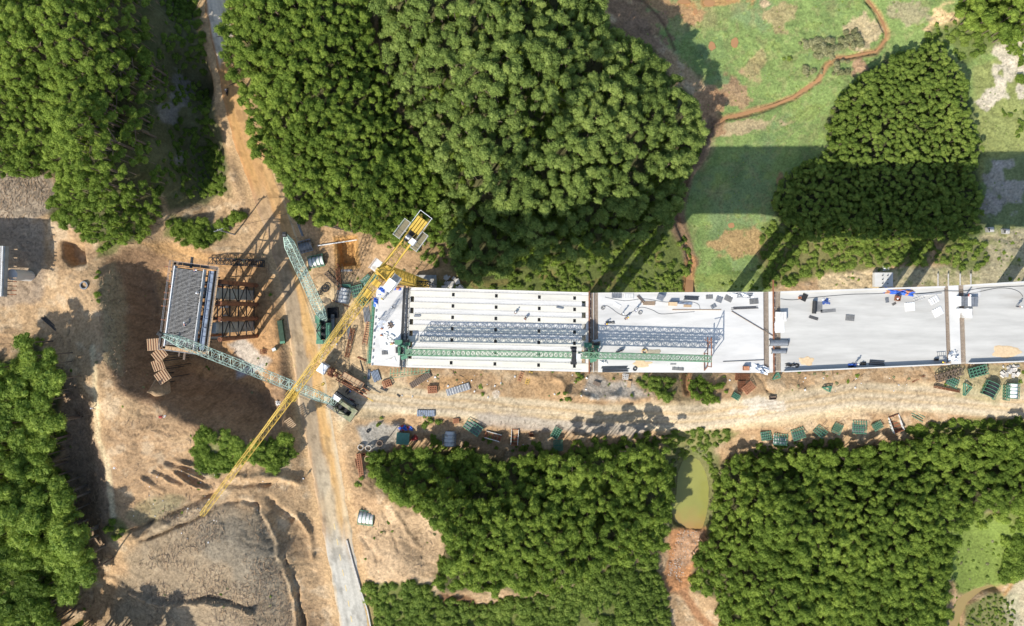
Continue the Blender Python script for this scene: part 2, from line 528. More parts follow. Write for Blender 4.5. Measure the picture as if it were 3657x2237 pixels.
# ---- the great pit round the unfinished pier: a steep cut bank on its west and south
PX, PY = px_of(X, Y, Z)
PIT = [(352, 1000), (395, 925), (470, 885), (560, 880), (680, 900), (800, 905), (900, 905), (960, 960), (1000, 1060), (1010, 1200), (1030, 1330), (1050, 1480), (1000, 1575),
       (900, 1585), (800, 1560), (700, 1530), (620, 1490), (560, 1455), (500, 1440), (420, 1400), (370, 1300), (352, 1150)]
m = near(PX, PY, PIT)
sd = poly_sdf(PX[m] + 30 * (fbm(X[m], Y[m], 14, 3, 5) - .5), PY[m] + 30 * (fbm(X[m], Y[m], 14, 3, 6) - .5), PIT)
t = sstep(0, 175, -sd)
floor = -3.0 + 1.2 * fbm(X[m], Y[m], 9, 3, 2)
Z[m] = Z[m] * (1 - t) + floor * t
# gullied relief of the bare banks
gul = (np.abs(fbm(X[m] * .8 + Y[m] * .2, Y[m] * 2.2, 5, 4, 8) - .5) * 2) ** .7
Z[m] -= 1.1 * gul * t * (1 - t) * 4 * .6
PX, PY = px_of(X, Y, Z)


def carve(poly, depth=None, level=None, width=30, noise_amp=14, nscale=6):
    """Lower (or set) the ground inside an outline; width in photo pixels."""
    global Z, PX, PY
    m = near(PX, PY, poly)
    sd = poly_sdf(PX[m] + noise_amp * (fbm(X[m], Y[m], nscale, 3, 21) - .5) * 2, PY[m] + noise_amp * (fbm(X[m], Y[m], nscale, 3, 22) - .5) * 2, poly)
    t = sstep(0, width, -sd)
    if level is not None:
        Z[m] = Z[m] * (1 - t) + level * t
    else:
        Z[m] += depth * t


def ridge(pts, width, dz, seed=0, wob=12):
    """A raised or sunk line; width in metres."""
    m = near(PX, PY, pts, 60)
    d, _ = line_dist(PX[m] + wob * (fbm(X[m], Y[m], 4, 3, 31 + seed) - .5) * 2, PY[m] + wob * (fbm(X[m], Y[m], 4, 3, 32 + seed) - .5) * 2, pts)
    Z[m] += dz * np.exp(-(d / 15.0 / (width * (.4 + .9 * fbm(X[m], Y[m], 2.2, 3, 36)))) ** 2) * (0.55 + .9 * sstep(.34, .62, fbm(X[m], Y[m], 4.0, 3, 33 + seed)))


POND = [(2412, 1690), (2432, 1640), (2470, 1618), (2515, 1640), (2540, 1700), (2548, 1745), (2542, 1800), (2530, 1850), (2518, 1905), (2450, 1895), (2402, 1876), (2384, 1815), (2408, 1765)]
carve(POND, level=-14.2, width=26, noise_amp=5)
SEPOND = [(3375, 2290), (3385, 2190), (3420, 2135), (3480, 2100), (3550, 2080), (3585, 2092), (3578, 2118), (3520, 2130), (3470, 2165), (3448, 2210), (3440, 2290)]
carve(SEPOND, level=-12.6, width=24, noise_amp=6)
carve([(2515, 460), (3000, 400), (2960, 560), (2800, 640), (2730, 760), (2740, 1000), (2495, 1000), (2490, 850), (2480, 650)], level=-15.0, width=45, noise_amp=3)
DUG = [(1199, 856), (1262, 848), (1274, 948), (1208, 956)]
carve(DUG, depth=-2.6, width=12, noise_amp=2)
carve([(215, 852), (300, 850), (312, 950), (250, 960), (218, 920)], depth=-3.2, width=22, noise_amp=5)
STREAM = [(3085, -60), (3100, 0), (3140, 50), (3165, 110), (3165, 140), (3128, 185), (3090, 192), (3030, 205), (2985, 208), (2950, 235), (2925, 285), (2880, 315), (2830, 350), (2770, 375), (2700, 397), (2640, 412), (2590, 422), (2540, 452), (2505, 520), (2455, 600), (2440, 690), (2410, 760), (2440, 850), (2468, 930), (2462, 1000), (2452, 1060), (2448, 1200), (2450, 1330), (2455, 1400)]
for q in [POND]:
    pass
m = near(PX, PY, STREAM, 60)
sdist, _ = line_dist(PX[m] + 6 * (fbm(X[m], Y[m], 5, 3, 41) - .5) * 2, PY[m] + 6 * (fbm(X[m], Y[m], 5, 3, 42) - .5) * 2, STREAM)
Z[m] -= .6 * (1 - sstep(5, 13, sdist))
# ruts, ledges, tracks and windrows of the cleared slopes
for i, (pts, w, dz) in enumerate([
    ([(470, 1935), (600, 1870), (760, 1790), (800, 1750), (850, 1710), (1000, 1700), (1060, 1715)], 1.1, 1.0),
    ([(440, 1900), (600, 1840), (745, 1765), (800, 1725), (860, 1735), (960, 1735)], .55, -1.0),
    ([(500, 1930), (640, 1880), (780, 1805), (860, 1790), (910, 1800), (930, 1850)], .5, -1.0),
    ([(570, 1670), (640, 1700), (700, 1735), (740, 1745)], .45, 1.1), ([(590, 1655), (660, 1685), (730, 1715)], .4, .9),
    ([(620, 1640), (690, 1665), (740, 1695)], .4, 1.0), ([(545, 1685), (600, 1715), (650, 1740)], .4, .8), ([(500, 1710), (560, 1740), (590, 1760)], .4, .7),
    ([(1000, 1990), (1030, 2060), (1050, 2140), (1070, 2260)], .55, .9), ([(1014, 1984), (1042, 2060), (1062, 2140), (1082, 2260)], .5, -1.3),
    ([(640, 2160), (740, 2150), (820, 2160), (900, 2190)], .6, 1.2), ([(640, 2148), (740, 2137), (820, 2147), (900, 2177)], .5, -.8),
    ([(380, 2060), (460, 2110), (530, 2150), (640, 2155)], .6, .9),
    ([(330, 1250), (345, 1400), (352, 1560), (390, 1680), (410, 1850)], .9, -.25),
    ([(950, 1850), (990, 1920), (1010, 1990)], .8, .8), ([(1060, 1830), (1110, 1920), (1120, 1990)], .6, .8), ([(960, 1780), (1000, 1830), (1040, 1855)], .7, -1.1),
    ([(2700, 1330), (2720, 1350), (2735, 1390), (2765, 1420)], .35, -.6),
    ([(1880, 1340), (2000, 1350), (2020, 1400)], .8, .4), ([(2020, 1410), (2100, 1420), (2200, 1410)], 1.0, .7), ([(2190, 1420), (2330, 1430)], 1.2, .6),
    ([(1300, 1950), (1400, 1900), (1450, 1850)], .6, .35), ([(1290, 1920), (1330, 1960), (1350, 2000)], .5, -.4), ([(1370, 1830), (1400, 1890), (1420, 1960)], .5, -.35), ([(1400, 1820), (1440, 1880), (1500, 1960)], .5, .3),
    ([(640, 1560), (560, 1600), (450, 1640), (400, 1680)], .35, -.22), ([(660, 1590), (580, 1630), (470, 1680), (420, 1700)], .35, -.22),
]):
    ridge(pts, w, dz, i)
PX, PY = px_of(X, Y, Z)

# ------------------------------------------------------------------ where the woods stand (outlines in the photograph, at crown height)
# name: outline, spacing m, crown radius m, tree height m, foliage kind
STANDS = {
    'west': ([(-120, -120), (520, -120), (545, 0), (530, 60), (550, 150), (565, 260), (570, 380), (545, 440), (530, 520), (540, 600), (560, 640), (600, 660), (560, 700), (575, 750), (540, 790), (520, 840), (440, 880), (395, 862), (300, 850), (180, 775), (160, 745), (215, 665), (170, 615), (60, 620), (-120, 650)], 1.65, 1.2, 10, 1),
    'middle': ([(815, -120), (1300, -120), (1325, 60), (1330, 130), (1370, 260), (1440, 420), (1500, 520), (1560, 600), (1590, 760), (1590, 850), (1560, 870), (1480, 840), (1420, 860), (1330, 850), (1230, 815), (1110, 800), (1040, 770), (1020, 680), (1000, 640), (960, 590), (925, 600), (905, 530), (872, 440), (855, 350), (825, 290), (800, 180), (795, 110), (820, 60)], 1.75, 1.32, 8.5, 1),
    'great': ([(1330, -120), (2150, -120), (2140, 0), (2160, 70), (2230, 125), (2330, 175), (2400, 270), (2470, 350), (2515, 470), (2500, 560), (2440, 640), (2430, 720), (2400, 790), (2330, 850), (2180, 900), (2050, 930), (1900, 950), (1780, 990), (1700, 1005), (1630, 980), (1600, 880), (1580, 760), (1570, 640), (1500, 500), (1440, 380), (1390, 250), (1345, 110)], 2.35, 1.8, 9.5, 0),
    'right': ([(3180, 200), (3350, 150), (3420, 250), (3460, 330), (3480, 450), (3512, 560), (3490, 620), (3510, 700), (3500, 830), (3400, 860), (3300, 850), (3180, 870), (3000, 870), (2860, 850), (2790, 800), (2760, 740), (2790, 640), (2850, 600), (2960, 540), (2960, 440), (3000, 350), (3080, 280)], 1.4, 1.02, 4.6, 2),
    'corner': ([(3440, -120), (3780, -120), (3780, 120), (3600, 140), (3550, 110), (3460, 90), (3430, 60)], 3.0, 2.1, 6.0, 1),
    'south': ([(1330, 1625), (1420, 1600), (1640, 1612), (1800, 1640), (1850, 1630), (2100, 1610), (2150, 1590), (2250, 1585), (2340, 1570), (2380, 1600), (2400, 1650), (2395, 1750), (2375, 1860), (2370, 1950), (2330, 2000), (2200, 2010), (2100, 2060), (1980, 2120), (1700, 2110), (1560, 2110), (1550, 2060), (1590, 1980), (1600, 1950), (1560, 1870), (1500, 1830), (1420, 1810), (1380, 1760), (1330, 1720), (1310, 1680)], 2.0, 1.6, 8.0, 1),
    'southeast': ([(2575, 1650), (2700, 1625), (2900, 1615), (3100, 1600), (3200, 1590), (3400, 1560), (3780, 1520), (3780, 1830), (3560, 1830), (3480, 1850), (3430, 1900), (3400, 1980), (3390, 2100), (3375, 2380), (2600, 2380), (2570, 2140), (2470, 2110), (2475, 2020), (2525, 1920), (2550, 1820), (2560, 1720)], 1.9, 1.52, 6.5, 1),
    'southwest': ([(-120, 1290), (50, 1280), (90, 1225), (130, 1215), (170, 1255), (205, 1340), (210, 1480), (225, 1560), (190, 1650), (250, 1750), (240, 1850), (280, 1920), (330, 2040), (270, 2110), (200, 2160), (190, 2265), (480, 2275), (540, 2420), (-120, 2420)], 3.0, 2.75, 11, 3),
}
BUSHES = {  # lower, looser growth: outline, spacing, radius, foliage kind, density
    'a': ([(560, -60), (705, -60), (730, 200), (750, 400), (795, 560), (805, 690), (620, 720), (560, 640), (560, 400)], 1.15, .85, 1, .88),
    'b': ([(600, 770), (720, 790), (800, 800), (810, 850), (740, 880), (660, 870), (590, 850)], 1.4, 1.3, 1, .95),
    'c': ([(810, 730), (850, 725), (870, 770), (880, 800), (830, 810), (790, 790)], 1.8, 1.4, 1, 1),
    'd': ([(1650, 1020), (1700, 1000), (1900, 960), (2100, 930), (2300, 850), (2430, 830), (2475, 900), (2455, 1045), (2100, 1050), (1740, 1030)], 1.35, .9, 2, .62),
    'e': ([(2870, 870), (3340, 855), (3310, 940), (3200, 950), (2950, 975), (2860, 1010), (2740, 1035), (2715, 950), (2720, 800), (2760, 780)], 1.5, 1.1, 2, .95),
    'f': ([(3330, 90), (3480, 60), (3657, 130), (3540, 170), (3450, 230), (3400, 160), (3280, 170)], 1.6, 1.0, 2, .8),
    'g': ([(3380, 860), (3520, 850), (3540, 930), (3500, 960), (3420, 960), (3330, 930)], 1.5, 1.0, 2, .75),
    'h': ([(2270, 1345), (2405, 1345), (2415, 1420), (2380, 1435), (2330, 1400), (2275, 1370)], 1.1, 1.0, 2, .9),
    'i': ([(2480, 1345), (2600, 1385), (2600, 1430), (2510, 1440), (2450, 1400)], 1.2, 1.0, 1, .85),
    'j': ([(2390, 1545), (2500, 1530), (2640, 1545), (2560, 1600), (2530, 1635), (2430, 1635), (2370, 1590)], 1.5, 1.0, 2, .85),
    'k': ([(720, 1530), (800, 1535), (870, 1580), (950, 1575), (1040, 1560), (1050, 1640), (980, 1680), (870, 1640), (820, 1670), (770, 1710), (700, 1670), (690, 1600)], 1.15, 1.2, 1, .95),
    'l': ([(1295, 2080), (1360, 2090), (1500, 2085), (1560, 2130), (1700, 2170), (2000, 2120), (2200, 2020), (2340, 2010), (2375, 2100), (2420, 2380), (1310, 2380)], 1.35, 1.3, 2, .93),
    'm': ([(3430, 1840), (3780, 1820), (3780, 1990), (3650, 2060), (3600, 2080), (3570, 2060), (3600, 1990), (3560, 1900), (3500, 1880)], 1.5, 1.7, 1, .8),
    'n': ([(3240, 1560), (3240, 1520), (3430, 1500), (3780, 1490), (3780, 1550), (3400, 1575)], 1.5, 1.0, 3, .75),
    'o': ([(350, 870), (430, 845), (450, 870), (400, 910), (350, 930)], 1.6, 1.0, 1, .8),
    'p': ([(340, 930), (380, 920), (360, 1080), (325, 1070)], 1.7, .8, 1, .35),
    'q': ([(370, 1880), (420, 1850), (460, 1900), (400, 1930)], 1.6, .9, 1, .6),
    'r': ([(3000, 110), (3060, 100), (3090, 140), (3070, 180), (2990, 170)], 1.2, 1.1, 4, .95),
    's': ([(2850, 150), (2920, 130), (2990, 145), (2990, 200), (2930, 215), (2880, 190)], 1.2, 1.2, 4, .95),
    't': ([(2865, 235), (2935, 232), (2940, 270), (2900, 280), (2860, 265)], 1.2, 1.0, 4, .95),
    'u': ([(3000, 215), (3035, 215), (3040, 270), (2970, 270), (2960, 250)], 1.2, 1.0, 4, .95),
    'v': ([(2790, 180), (2850, 175), (2850, 210), (2780, 225)], 1.5, .7, 2, .5),
    'w': ([(3020, 340), (3060, 290), (3120, 260), (3060, 360), (2970, 450), (2960, 540), (2960, 590), (2990, 600), (2950, 420)], 1.5, 1.0, 4, .8),
    'x': ([(1270, 1720), (1310, 1700), (1320, 1760), (1290, 1790)], 1.5, .8, 2, .6),
    'y': ([(1370, 850), (1560, 860), (1620, 960), (1620, 1010), (1560, 960), (1470, 900)], 1.6, 1.0, 2, .7),
    'z': ([(1330, 1500), (1380, 1490), (1380, 1515), (1345, 1525)], 1.3, .8, 2, .9),
    'aa': ([(1485, 1560), (1640, 1560), (1960, 1590), (2120, 1560), (2400, 1540), (2400, 1590), (2100, 1620), (1640, 1620), (1480, 1600)], 1.5, .9, 1, .6),
    'ab': ([(3560, 120), (3657, 150), (3780, 160), (3780, 330), (3640, 300), (3600, 220)], 1.8, 1.1, 1, .7),
    'ac': ([(3580, 380), (3780, 370), (3780, 520), (3600, 500)], 2.2, .9, 2, .35),
    'ad': ([(2480, 1010), (2700, 1000), (2720, 1045), (2480, 1045)], 1.6, .55, 2, .5),
    'ae': ([(2700, 1590), (2760, 1590), (3100, 1560), (3100, 1600), (2700, 1620)], 1.4, .9, 1, .7),
    'af': ([(2080, 0), (2330, 0), (2330, 40), (2200, 60)], 2.2, .9, 1, .25),
    'ag': ([(1985, 1405), (2030, 1400), (2050, 1435), (2010, 1440)], 1.3, .6, 2, .9),
    'ah': ([(2050, 1335), (2090, 1335), (2090, 1360), (2050, 1360)], 1.3, .6, 2, .9),
    'ai': ([(2120, 1335), (2160, 1335), (2160, 1370), (2120, 1370)], 1.3, .8, 2, .9),
    'ak': ([(3445, 2175), (3490, 2150), (3560, 2120), (3620, 2135), (3620, 2380), (3440, 2380)], 1.1, .5, 2, .9),
    'aj': ([(1500, 1480), (1560, 1490), (1590, 1510), (1510, 1520)], 1.3, .8, 2, .9),
}

# ------------------------------------------------------------------ ground colours (soil and grass, with shade painted in beside the west wood and stream)
TAN = (.425, .285, .155)
ORANGE = (.46, .235, .085)
PALE = (.53, .43, .29)
BROWN = (.25, .15, .08)
GREYL = (.275, .215, .14)
GRAVEL = (.40, .36, .30)
GRASS = (.205, .275, .085)
GRASS2 = (.165, .225, .10)
LIME = (.215, .26, .07)
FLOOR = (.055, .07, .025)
C = np.empty(X.shape + (3,))
C[:] = TAN
N1 = fbm(X, Y, 9, 5, 51)
N2 = fbm(X, Y, 2.6, 4, 52)
N3 = fbm(X, Y, .9, 3, 53)


def mix(mask, col, m=None):
    global C
    if m is None:
        C = C * (1 - mask[..., None]) + np.array(col) * mask[..., None]
    else:
        C[m] = C[m] * (1 - mask[:, None]) + np.array(col) * mask[:, None]


def zone(poly, col, soft=10, amp=16, op=1.0, seed=0, ns=4):
    m = near(PX, PY, poly, 40 + amp)
    if not m.any():
        return
    sd = poly_sdf(PX[m] + amp * (fbm(X[m], Y[m], ns, 4, 60 + seed) - .5) * 2.4, PY[m] + amp * (fbm(X[m], Y[m], ns, 4, 70 + seed) - .5) * 2.4, poly)
    mix((1 - sstep(-soft, soft, sd)) * op, col, m)


def band(pts, col, w, soft=8, amp=8, op=1.0, seed=0, ns=4):
    m = near(PX, PY, pts, w + 40)
    d, _ = line_dist(PX[m] + amp * (fbm(X[m], Y[m], ns, 4, 80 + seed) - .5) * 2.4, PY[m] + amp * (fbm(X[m], Y[m], ns, 4, 90 + seed) - .5) * 2.4, pts)
    mix((1 - sstep(w - soft, w + soft, d)) * op, col, m)


def spot(cx, cy, rx, ry, col, op=1.0, rot=0.0, seed=0, amp=.95):
    m = (np.abs(PX - cx) < max(rx, ry) * 1.8) & (np.abs(PY - cy) < max(rx, ry) * 1.8)
    dx, dy = PX[m] - cx, PY[m] - cy
    c, s = math.cos(rot), math.sin(rot)
    u, v = (dx * c + dy * s) / rx, (-dx * s + dy * c) / ry
    r = np.sqrt(u * u + v * v) + amp * (fbm(X[m], Y[m], 2.5, 4, 100 + seed) - .5) * 2
    mix((1 - sstep(.75, 1.1, r)) * op, col, m)


# base: dry earth of two hues
mix(sstep(.42, .62, N1) * .5, (.33, .205, .11))
mix(sstep(.55, .7, N2) * .35, PALE)
# the valley meadow
MEADOW = [(2150, -300), (4200, -300), (4200, 640), (3600, 660), (3560, 860), (2700, 860), (2740, 1045), (2700, 1200), (2480, 1200), (2480, 1000), (2440, 850), (2440, 700), (2540, 560), (2560, 450), (2560, 330), (2420, 200), (2300, 60)]
zone(MEADOW, GRASS, 16, 18)
mm = near(PX, PY, MEADOW, 0) & (poly_sdf(PX, PY, MEADOW) < 10)
k = mm * 1.0
mix(k * sstep(.5, .68, N1) * .8, GRASS2)
mix(k * sstep(.56, .64, fbm(X, Y, 1.4, 4, 57)) * .35, (.30, .27, .12))
mix(k * sstep(.55, .66, fbm(X, Y, 3.5, 5, 58)) * .5, (.12, .18, .06))
mix(k * sstep(.54, .70, fbm(X, Y, 14, 5, 55)) * .5, (.34, .27, .13))
mix(k * sstep(.62, .72, N2) * .5, LIME)
for a in [(2395, 25, 110, 38, (.42, .24, .12), .85, .3), (2560, -5, 120, 30, (.44, .24, .10), .8, 0), (2620, 330, 55, 70, (.40, .24, .14), .8, .6), (2690, 250, 40, 60, (.38, .26, .14), .6, .5), (2650, 455, 130, 22, (.45, .33, .19), .85, -.15),
          (2780, 60, 55, 50, (.40, .29, .15), .7, .5), (3080, 120, 60, 60, (.50, .38, .22), .85, .8), (3060, 160, 35, 22, (.60, .48, .3), .8, .8), (3075, 240, 42, 32, (.42, .26, .15), .95, 0), (2640, 872, 105, 55, (.40, .26, .12), .9, 0), (2730, 20, 25, 18, (.55, .4, .24), .9, 0),
          (2560, 440, 30, 40, (.33, .19, .10), .8, 0), (2530, 370, 50, 60, (.40, .23, .12), .9, .4), (2260, 60, 150, 60, (.28, .17, .10), .9, .5), (2300, 150, 110, 70, (.25, .16, .10), .9, .5), (2780, 640, 22, 30, (.35, .2, .1), .8, 0), (3380, 65, 75, 45, (.60, .43, .22), 1, -.4), (3250, 50, 70, 40, (.34, .27, .17), .7, 0),
          (2850, 420, 90, 20, LIME, .5, -.3), (2600, 1000, 120, 45, LIME, .8, 0), (2580, 960, 60, 30, (.09, .15, .04), .6, 0)]:
    spot(a[0], a[1], a[2], a[3], a[4], a[5], a[6], seed=int(a[0]) % 7)
# right-hand clearing with bare chalky ground
zone([(3470, 230), (3900, 150), (3900, 680), (3500, 640), (3480, 500)], (.25, .27, .09), 14, 14)
for a in [(3590, 180, 40, 45), (3600, 260, 30, 60), (3640, 230, 25, 70), (3560, 330, 45, 26), (3580, 300, 26, 50), (3650, 310, 22, 60), (3520, 370, 30, 18), (3560, 250, 22, 30)]:
    spot(*a, (.58, .50, .37), .9, seed=a[0] % 5)
zone([(3520, 560), (3900, 540), (3900, 840), (3500, 820)], (.16, .19, .08), 14, 14)
for a in [(3560, 640, 40, 60), (3620, 700, 50, 60), (3540, 740, 40, 40), (3600, 590, 50, 20)]:
    spot(*a, (.36, .325, .27), .85, seed=a[0] % 5)
zone([(3500, 830), (3900, 780), (3900, 1020), (3100, 1030), (3150, 970), (3300, 950), (3420, 940)], (.40, .34, .20), 12, 14)
mm2 = near(PX, PY, [(3100, 800), (3900, 1030)], 0)
mix(mm2 * sstep(.52, .64, N2) * .7, (.20, .21, .07))
zone([(2910, 985), (3110, 960), (3200, 975), (3200, 1040), (2930, 1040)], (.50, .38, .22), 10, 12)
# banks between wood and deck
zone([(1600, 960), (1800, 940), (2100, 900), (2400, 800), (2470, 900), (2450, 1200), (1700, 1200), (1500, 1040)], (.155, .18, .05), 14, 18)
for a in [(1750, 1010, 90, 18), (1960, 985, 30, 20), (2120, 1020, 40, 25), (2170, 1000, 26, 40), (2350, 930, 14, 30), (1830, 960, 40, 20)]:
    spot(*a, (.40, .22, .10), .9, seed=a[0] % 5)
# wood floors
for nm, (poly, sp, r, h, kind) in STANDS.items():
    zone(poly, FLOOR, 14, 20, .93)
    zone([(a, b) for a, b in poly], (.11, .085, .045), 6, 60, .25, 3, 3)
zone([(480, -80), (715, -80), (745, 200), (770, 400), (810, 560), (820, 700), (600, 760), (520, 600)], (.085, .095, .04), 16, 22, .9)  # scrub floor, coloured darker to paint in the shade beside the wood
for a in [(640, 340, 45, 80), (600, 410, 40, 50), (640, 560, 20, 30)]:
    spot(*a, (.24, .215, .18), .8, .4, seed=2)
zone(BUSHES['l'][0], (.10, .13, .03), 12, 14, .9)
zone([(1560, 2120), (1680, 2130), (1740, 2200), (1640, 2200), (1600, 2180)], (.20, .11, .055), 10, 14)
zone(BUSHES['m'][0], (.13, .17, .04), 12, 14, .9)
zone([(3390, 1880), (3500, 1850), (3650, 1880), (3780, 1950), (3780, 2040), (3560, 2090), (3420, 2120), (3390, 2060)], (.165, .215, .048), 12, 12)
zone([(3440, 2160), (3560, 2110), (3640, 2130), (3640, 2330), (3440, 2330)], (.16, .16, .06), 10, 10)
zone([(3600, 2080), (3780, 2040), (3780, 2330), (3590, 2330)], (.42, .37, .24), 14, 20, .8)
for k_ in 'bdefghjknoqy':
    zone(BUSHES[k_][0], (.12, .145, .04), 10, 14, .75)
# cleared ground in the south-west, with grey brush litter
zone([(560, 1790), (760, 1780), (880, 1810), (980, 1900), (1040, 2040), (1060, 2237), (1060, 2400), (300, 2400), (420, 2100), (480, 1960)], GREYL, 24, 30, .85)
zone([(700, 1860), (860, 1850), (960, 1960), (1010, 2060), (980, 2200), (860, 2080), (730, 1960)], (.20, .175, .13), 24, 34, .6)
zone([(-60, 640), (60, 615), (170, 630), (205, 680), (180, 760), (100, 790), (-60, 790)], (.29, .235, .17), 14, 16, .9)
zone([(-60, 780), (150, 790), (160, 1080), (60, 1100), (-60, 1080)], (.32, .25, .18), 14, 20, .8)
zone([(440, 1850), (560, 1760), (660, 1780), (600, 1830), (500, 1880)], (.20, .18, .09), 12, 22, .6)
zone([(250, 1300), (330, 1500), (400, 1700), (400, 1950), (330, 2080), (230, 2000), (260, 1800), (210, 1500)], (.25, .175, .115), 16, 20, .8)
# pit: rust-brown floor, dark red cut bank
zone(PIT, (.255, .155, .085), 14, 14, .85)
zone([(350, 1000), (420, 940), (450, 1100), (440, 1350), (370, 1300)], (.34, .27, .15), 12, 16, .75)
zone([(640, 900), (900, 900), (980, 980), (1000, 1250), (960, 1400), (700, 1340), (590, 1300), (560, 1000)], (.44, .255, .115), 14, 18, .75)
zone([(820, 1230), (880, 1215), (960, 1290), (930, 1340), (860, 1290)], (.50, .46, .39), 10, 18, .75)
zone([(840, 1320), (940, 1300), (900, 1340), (850, 1360)], (.4, .41, .42), 10, 12, .8)
zone([(490, 855), (620, 870), (700, 890), (760, 930), (640, 935), (560, 900)], (.50, .30, .13), 12, 8, .8)
# earth working strip, haul road and yard
zone([(1180, 1340), (1330, 1320), (1500, 1400), (1800, 1430), (2150, 1450), (2600, 1430), (2900, 1380), (3300, 1370), (3900, 1400), (3900, 1480), (3400, 1470), (3100, 1470), (2800, 1520), (2500, 1540), (2200, 1530), (1900, 1510), (1600, 1480), (1400, 1480), (1260, 1500), (1200, 1560), (1170, 1480)], (.49, .375, .222), 12, 10)
band([(1180, 1440)] + [(a, b + 4) for a, b in [(1250, 1400), (1400, 1425), (1600, 1440), (1850, 1465), (2150, 1490), (2500, 1490), (2800, 1450), (3050, 1410), (3300, 1420), (3657, 1450), (3900, 1470)]], (.53, .42, .265), 46, 4, 3, .95)
H0 = [(1250, 1400), (1400, 1425), (1600, 1440), (1850, 1465), (2150, 1490), (2500, 1490), (2800, 1450), (3050, 1410), (3300, 1420), (3657, 1450), (3900, 1470)]
for off, col, w, op in ((-28, PALE, 7, .6), (-12, (.50, .34, .17), 5, .6), (2, PALE, 9, .7), (16, (.48, .34, .18), 4, .6), (30, (.45, .38, .28), 8, .6), (40, (.6, .5, .34), 4, .5)):
    band([(a, b + off) for a, b in H0], col, w, 5, 7, op, int(off) % 9, 6)
zone([(1700, 1470), (2100, 1510), (2300, 1520), (2300, 1560), (1900, 1540), (1700, 1510)], (.38, .33, .27), 12, 14, .8)
zone([(2100, 1340), (2260, 1370), (2330, 1410), (2200, 1430), (2090, 1410)], GRAVEL, 12, 18, .8)
zone([(1270, 1530), (1330, 1500), (1420, 1520), (1430, 1570), (1370, 1620), (1300, 1600)], (.42, .39, .33), 10, 12, .9)
zone([(1850, 1340), (2040, 1350), (2010, 1430), (1850, 1420), (1800, 1380)], (.40, .255, .13), 12, 14, .8)
zone([(1570, 1340), (1700, 1340), (1640, 1390), (1560, 1400)], (.40, .24, .11), 10, 12, .8)
for a in [(2715, 1440, 60, 20), (2760, 1450, 50, 22), (2670, 1470, 50, 16), (2120, 1420, 20, 16), (1770, 1410, 12, 14)]:
    spot(*a, (.58, .525, .43), .6, seed=a[0] % 5)
zone([(3330, 1310), (3657, 1300), (3657, 1380), (3560, 1440), (3420, 1420), (3380, 1370)], (.38, .34, .18), 10, 20, .65)
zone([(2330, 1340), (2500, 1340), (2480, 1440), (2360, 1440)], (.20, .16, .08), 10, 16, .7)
zone([(1090, 1000), (1340, 1000), (1330, 1330), (1200, 1400), (1150, 1380), (1140, 1200)], (.50, .36, .20), 12, 14, .8)
zone([(1060, 760), (1260, 800), (1560, 870), (1640, 1000), (1330, 1020), (1140, 900)], (.44, .28, .145), 12, 14, .8)
zone([(1190, 845), (1275, 840), (1285, 960), (1200, 965)], (.50, .27, .09), 6, 5, .9)
zone([(1290, 1860), (1400, 1830), (1480, 1830), (1560, 1890), (1590, 1960), (1570, 2050), (1480, 2080), (1340, 2075), (1290, 1980)], (.43, .30, .175), 12, 14, .8)
for a in [(1200, 1080, 40, 50), (1150, 1070, 30, 40)]:
    spot(*a, (.60, .45, .26), .9)
spot(1175, 1470, 70, 26, PALE, .8, .4)
zone([(2370, 1600), (2440, 1590), (2560, 1620), (2590, 1760), (2570, 1860), (2540, 1920), (2380, 1910), (2350, 1800)], (.13, .14, .05), 12, 14, .9)
# wash of gravel and red silt below the pond, stream banks
zone([(2395, 1880), (2520, 1890), (2515, 1960), (2470, 2040), (2450, 2120), (2400, 2125), (2365, 2075), (2385, 1970)], (.44, .22, .10), 10, 12)
zone([(2430, 1900), (2510, 1900), (2500, 1980), (2440, 2030), (2400, 2010)], (.42, .28, .18), 10, 16, .6)
band([(2440, 2120), (2500, 2200), (2600, 2300)], (.30, .16, .08), 16)
band(STREAM[:18], (.36, .20, .10), 11, 6, 9, .8)
band(STREAM[17:24], (.19, .12, .075), 26, 10, 14, .9)  # dark band paints the forest shade over this stretch of stream
band(STREAM[23:], (.37, .19, .085), 19, 7, 8, .9)
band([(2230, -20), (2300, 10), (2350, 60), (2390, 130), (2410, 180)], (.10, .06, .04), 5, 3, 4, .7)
band([(3600, 2000), (3610, 2080), (3590, 2120)], (.40, .24, .10), 8)
# footpath along the top of the cut bank
band([(332, 1240), (340, 1400), (348, 1560), (385, 1660), (405, 1850)], (.62, .49, .29), 9, 6, 5, .8)
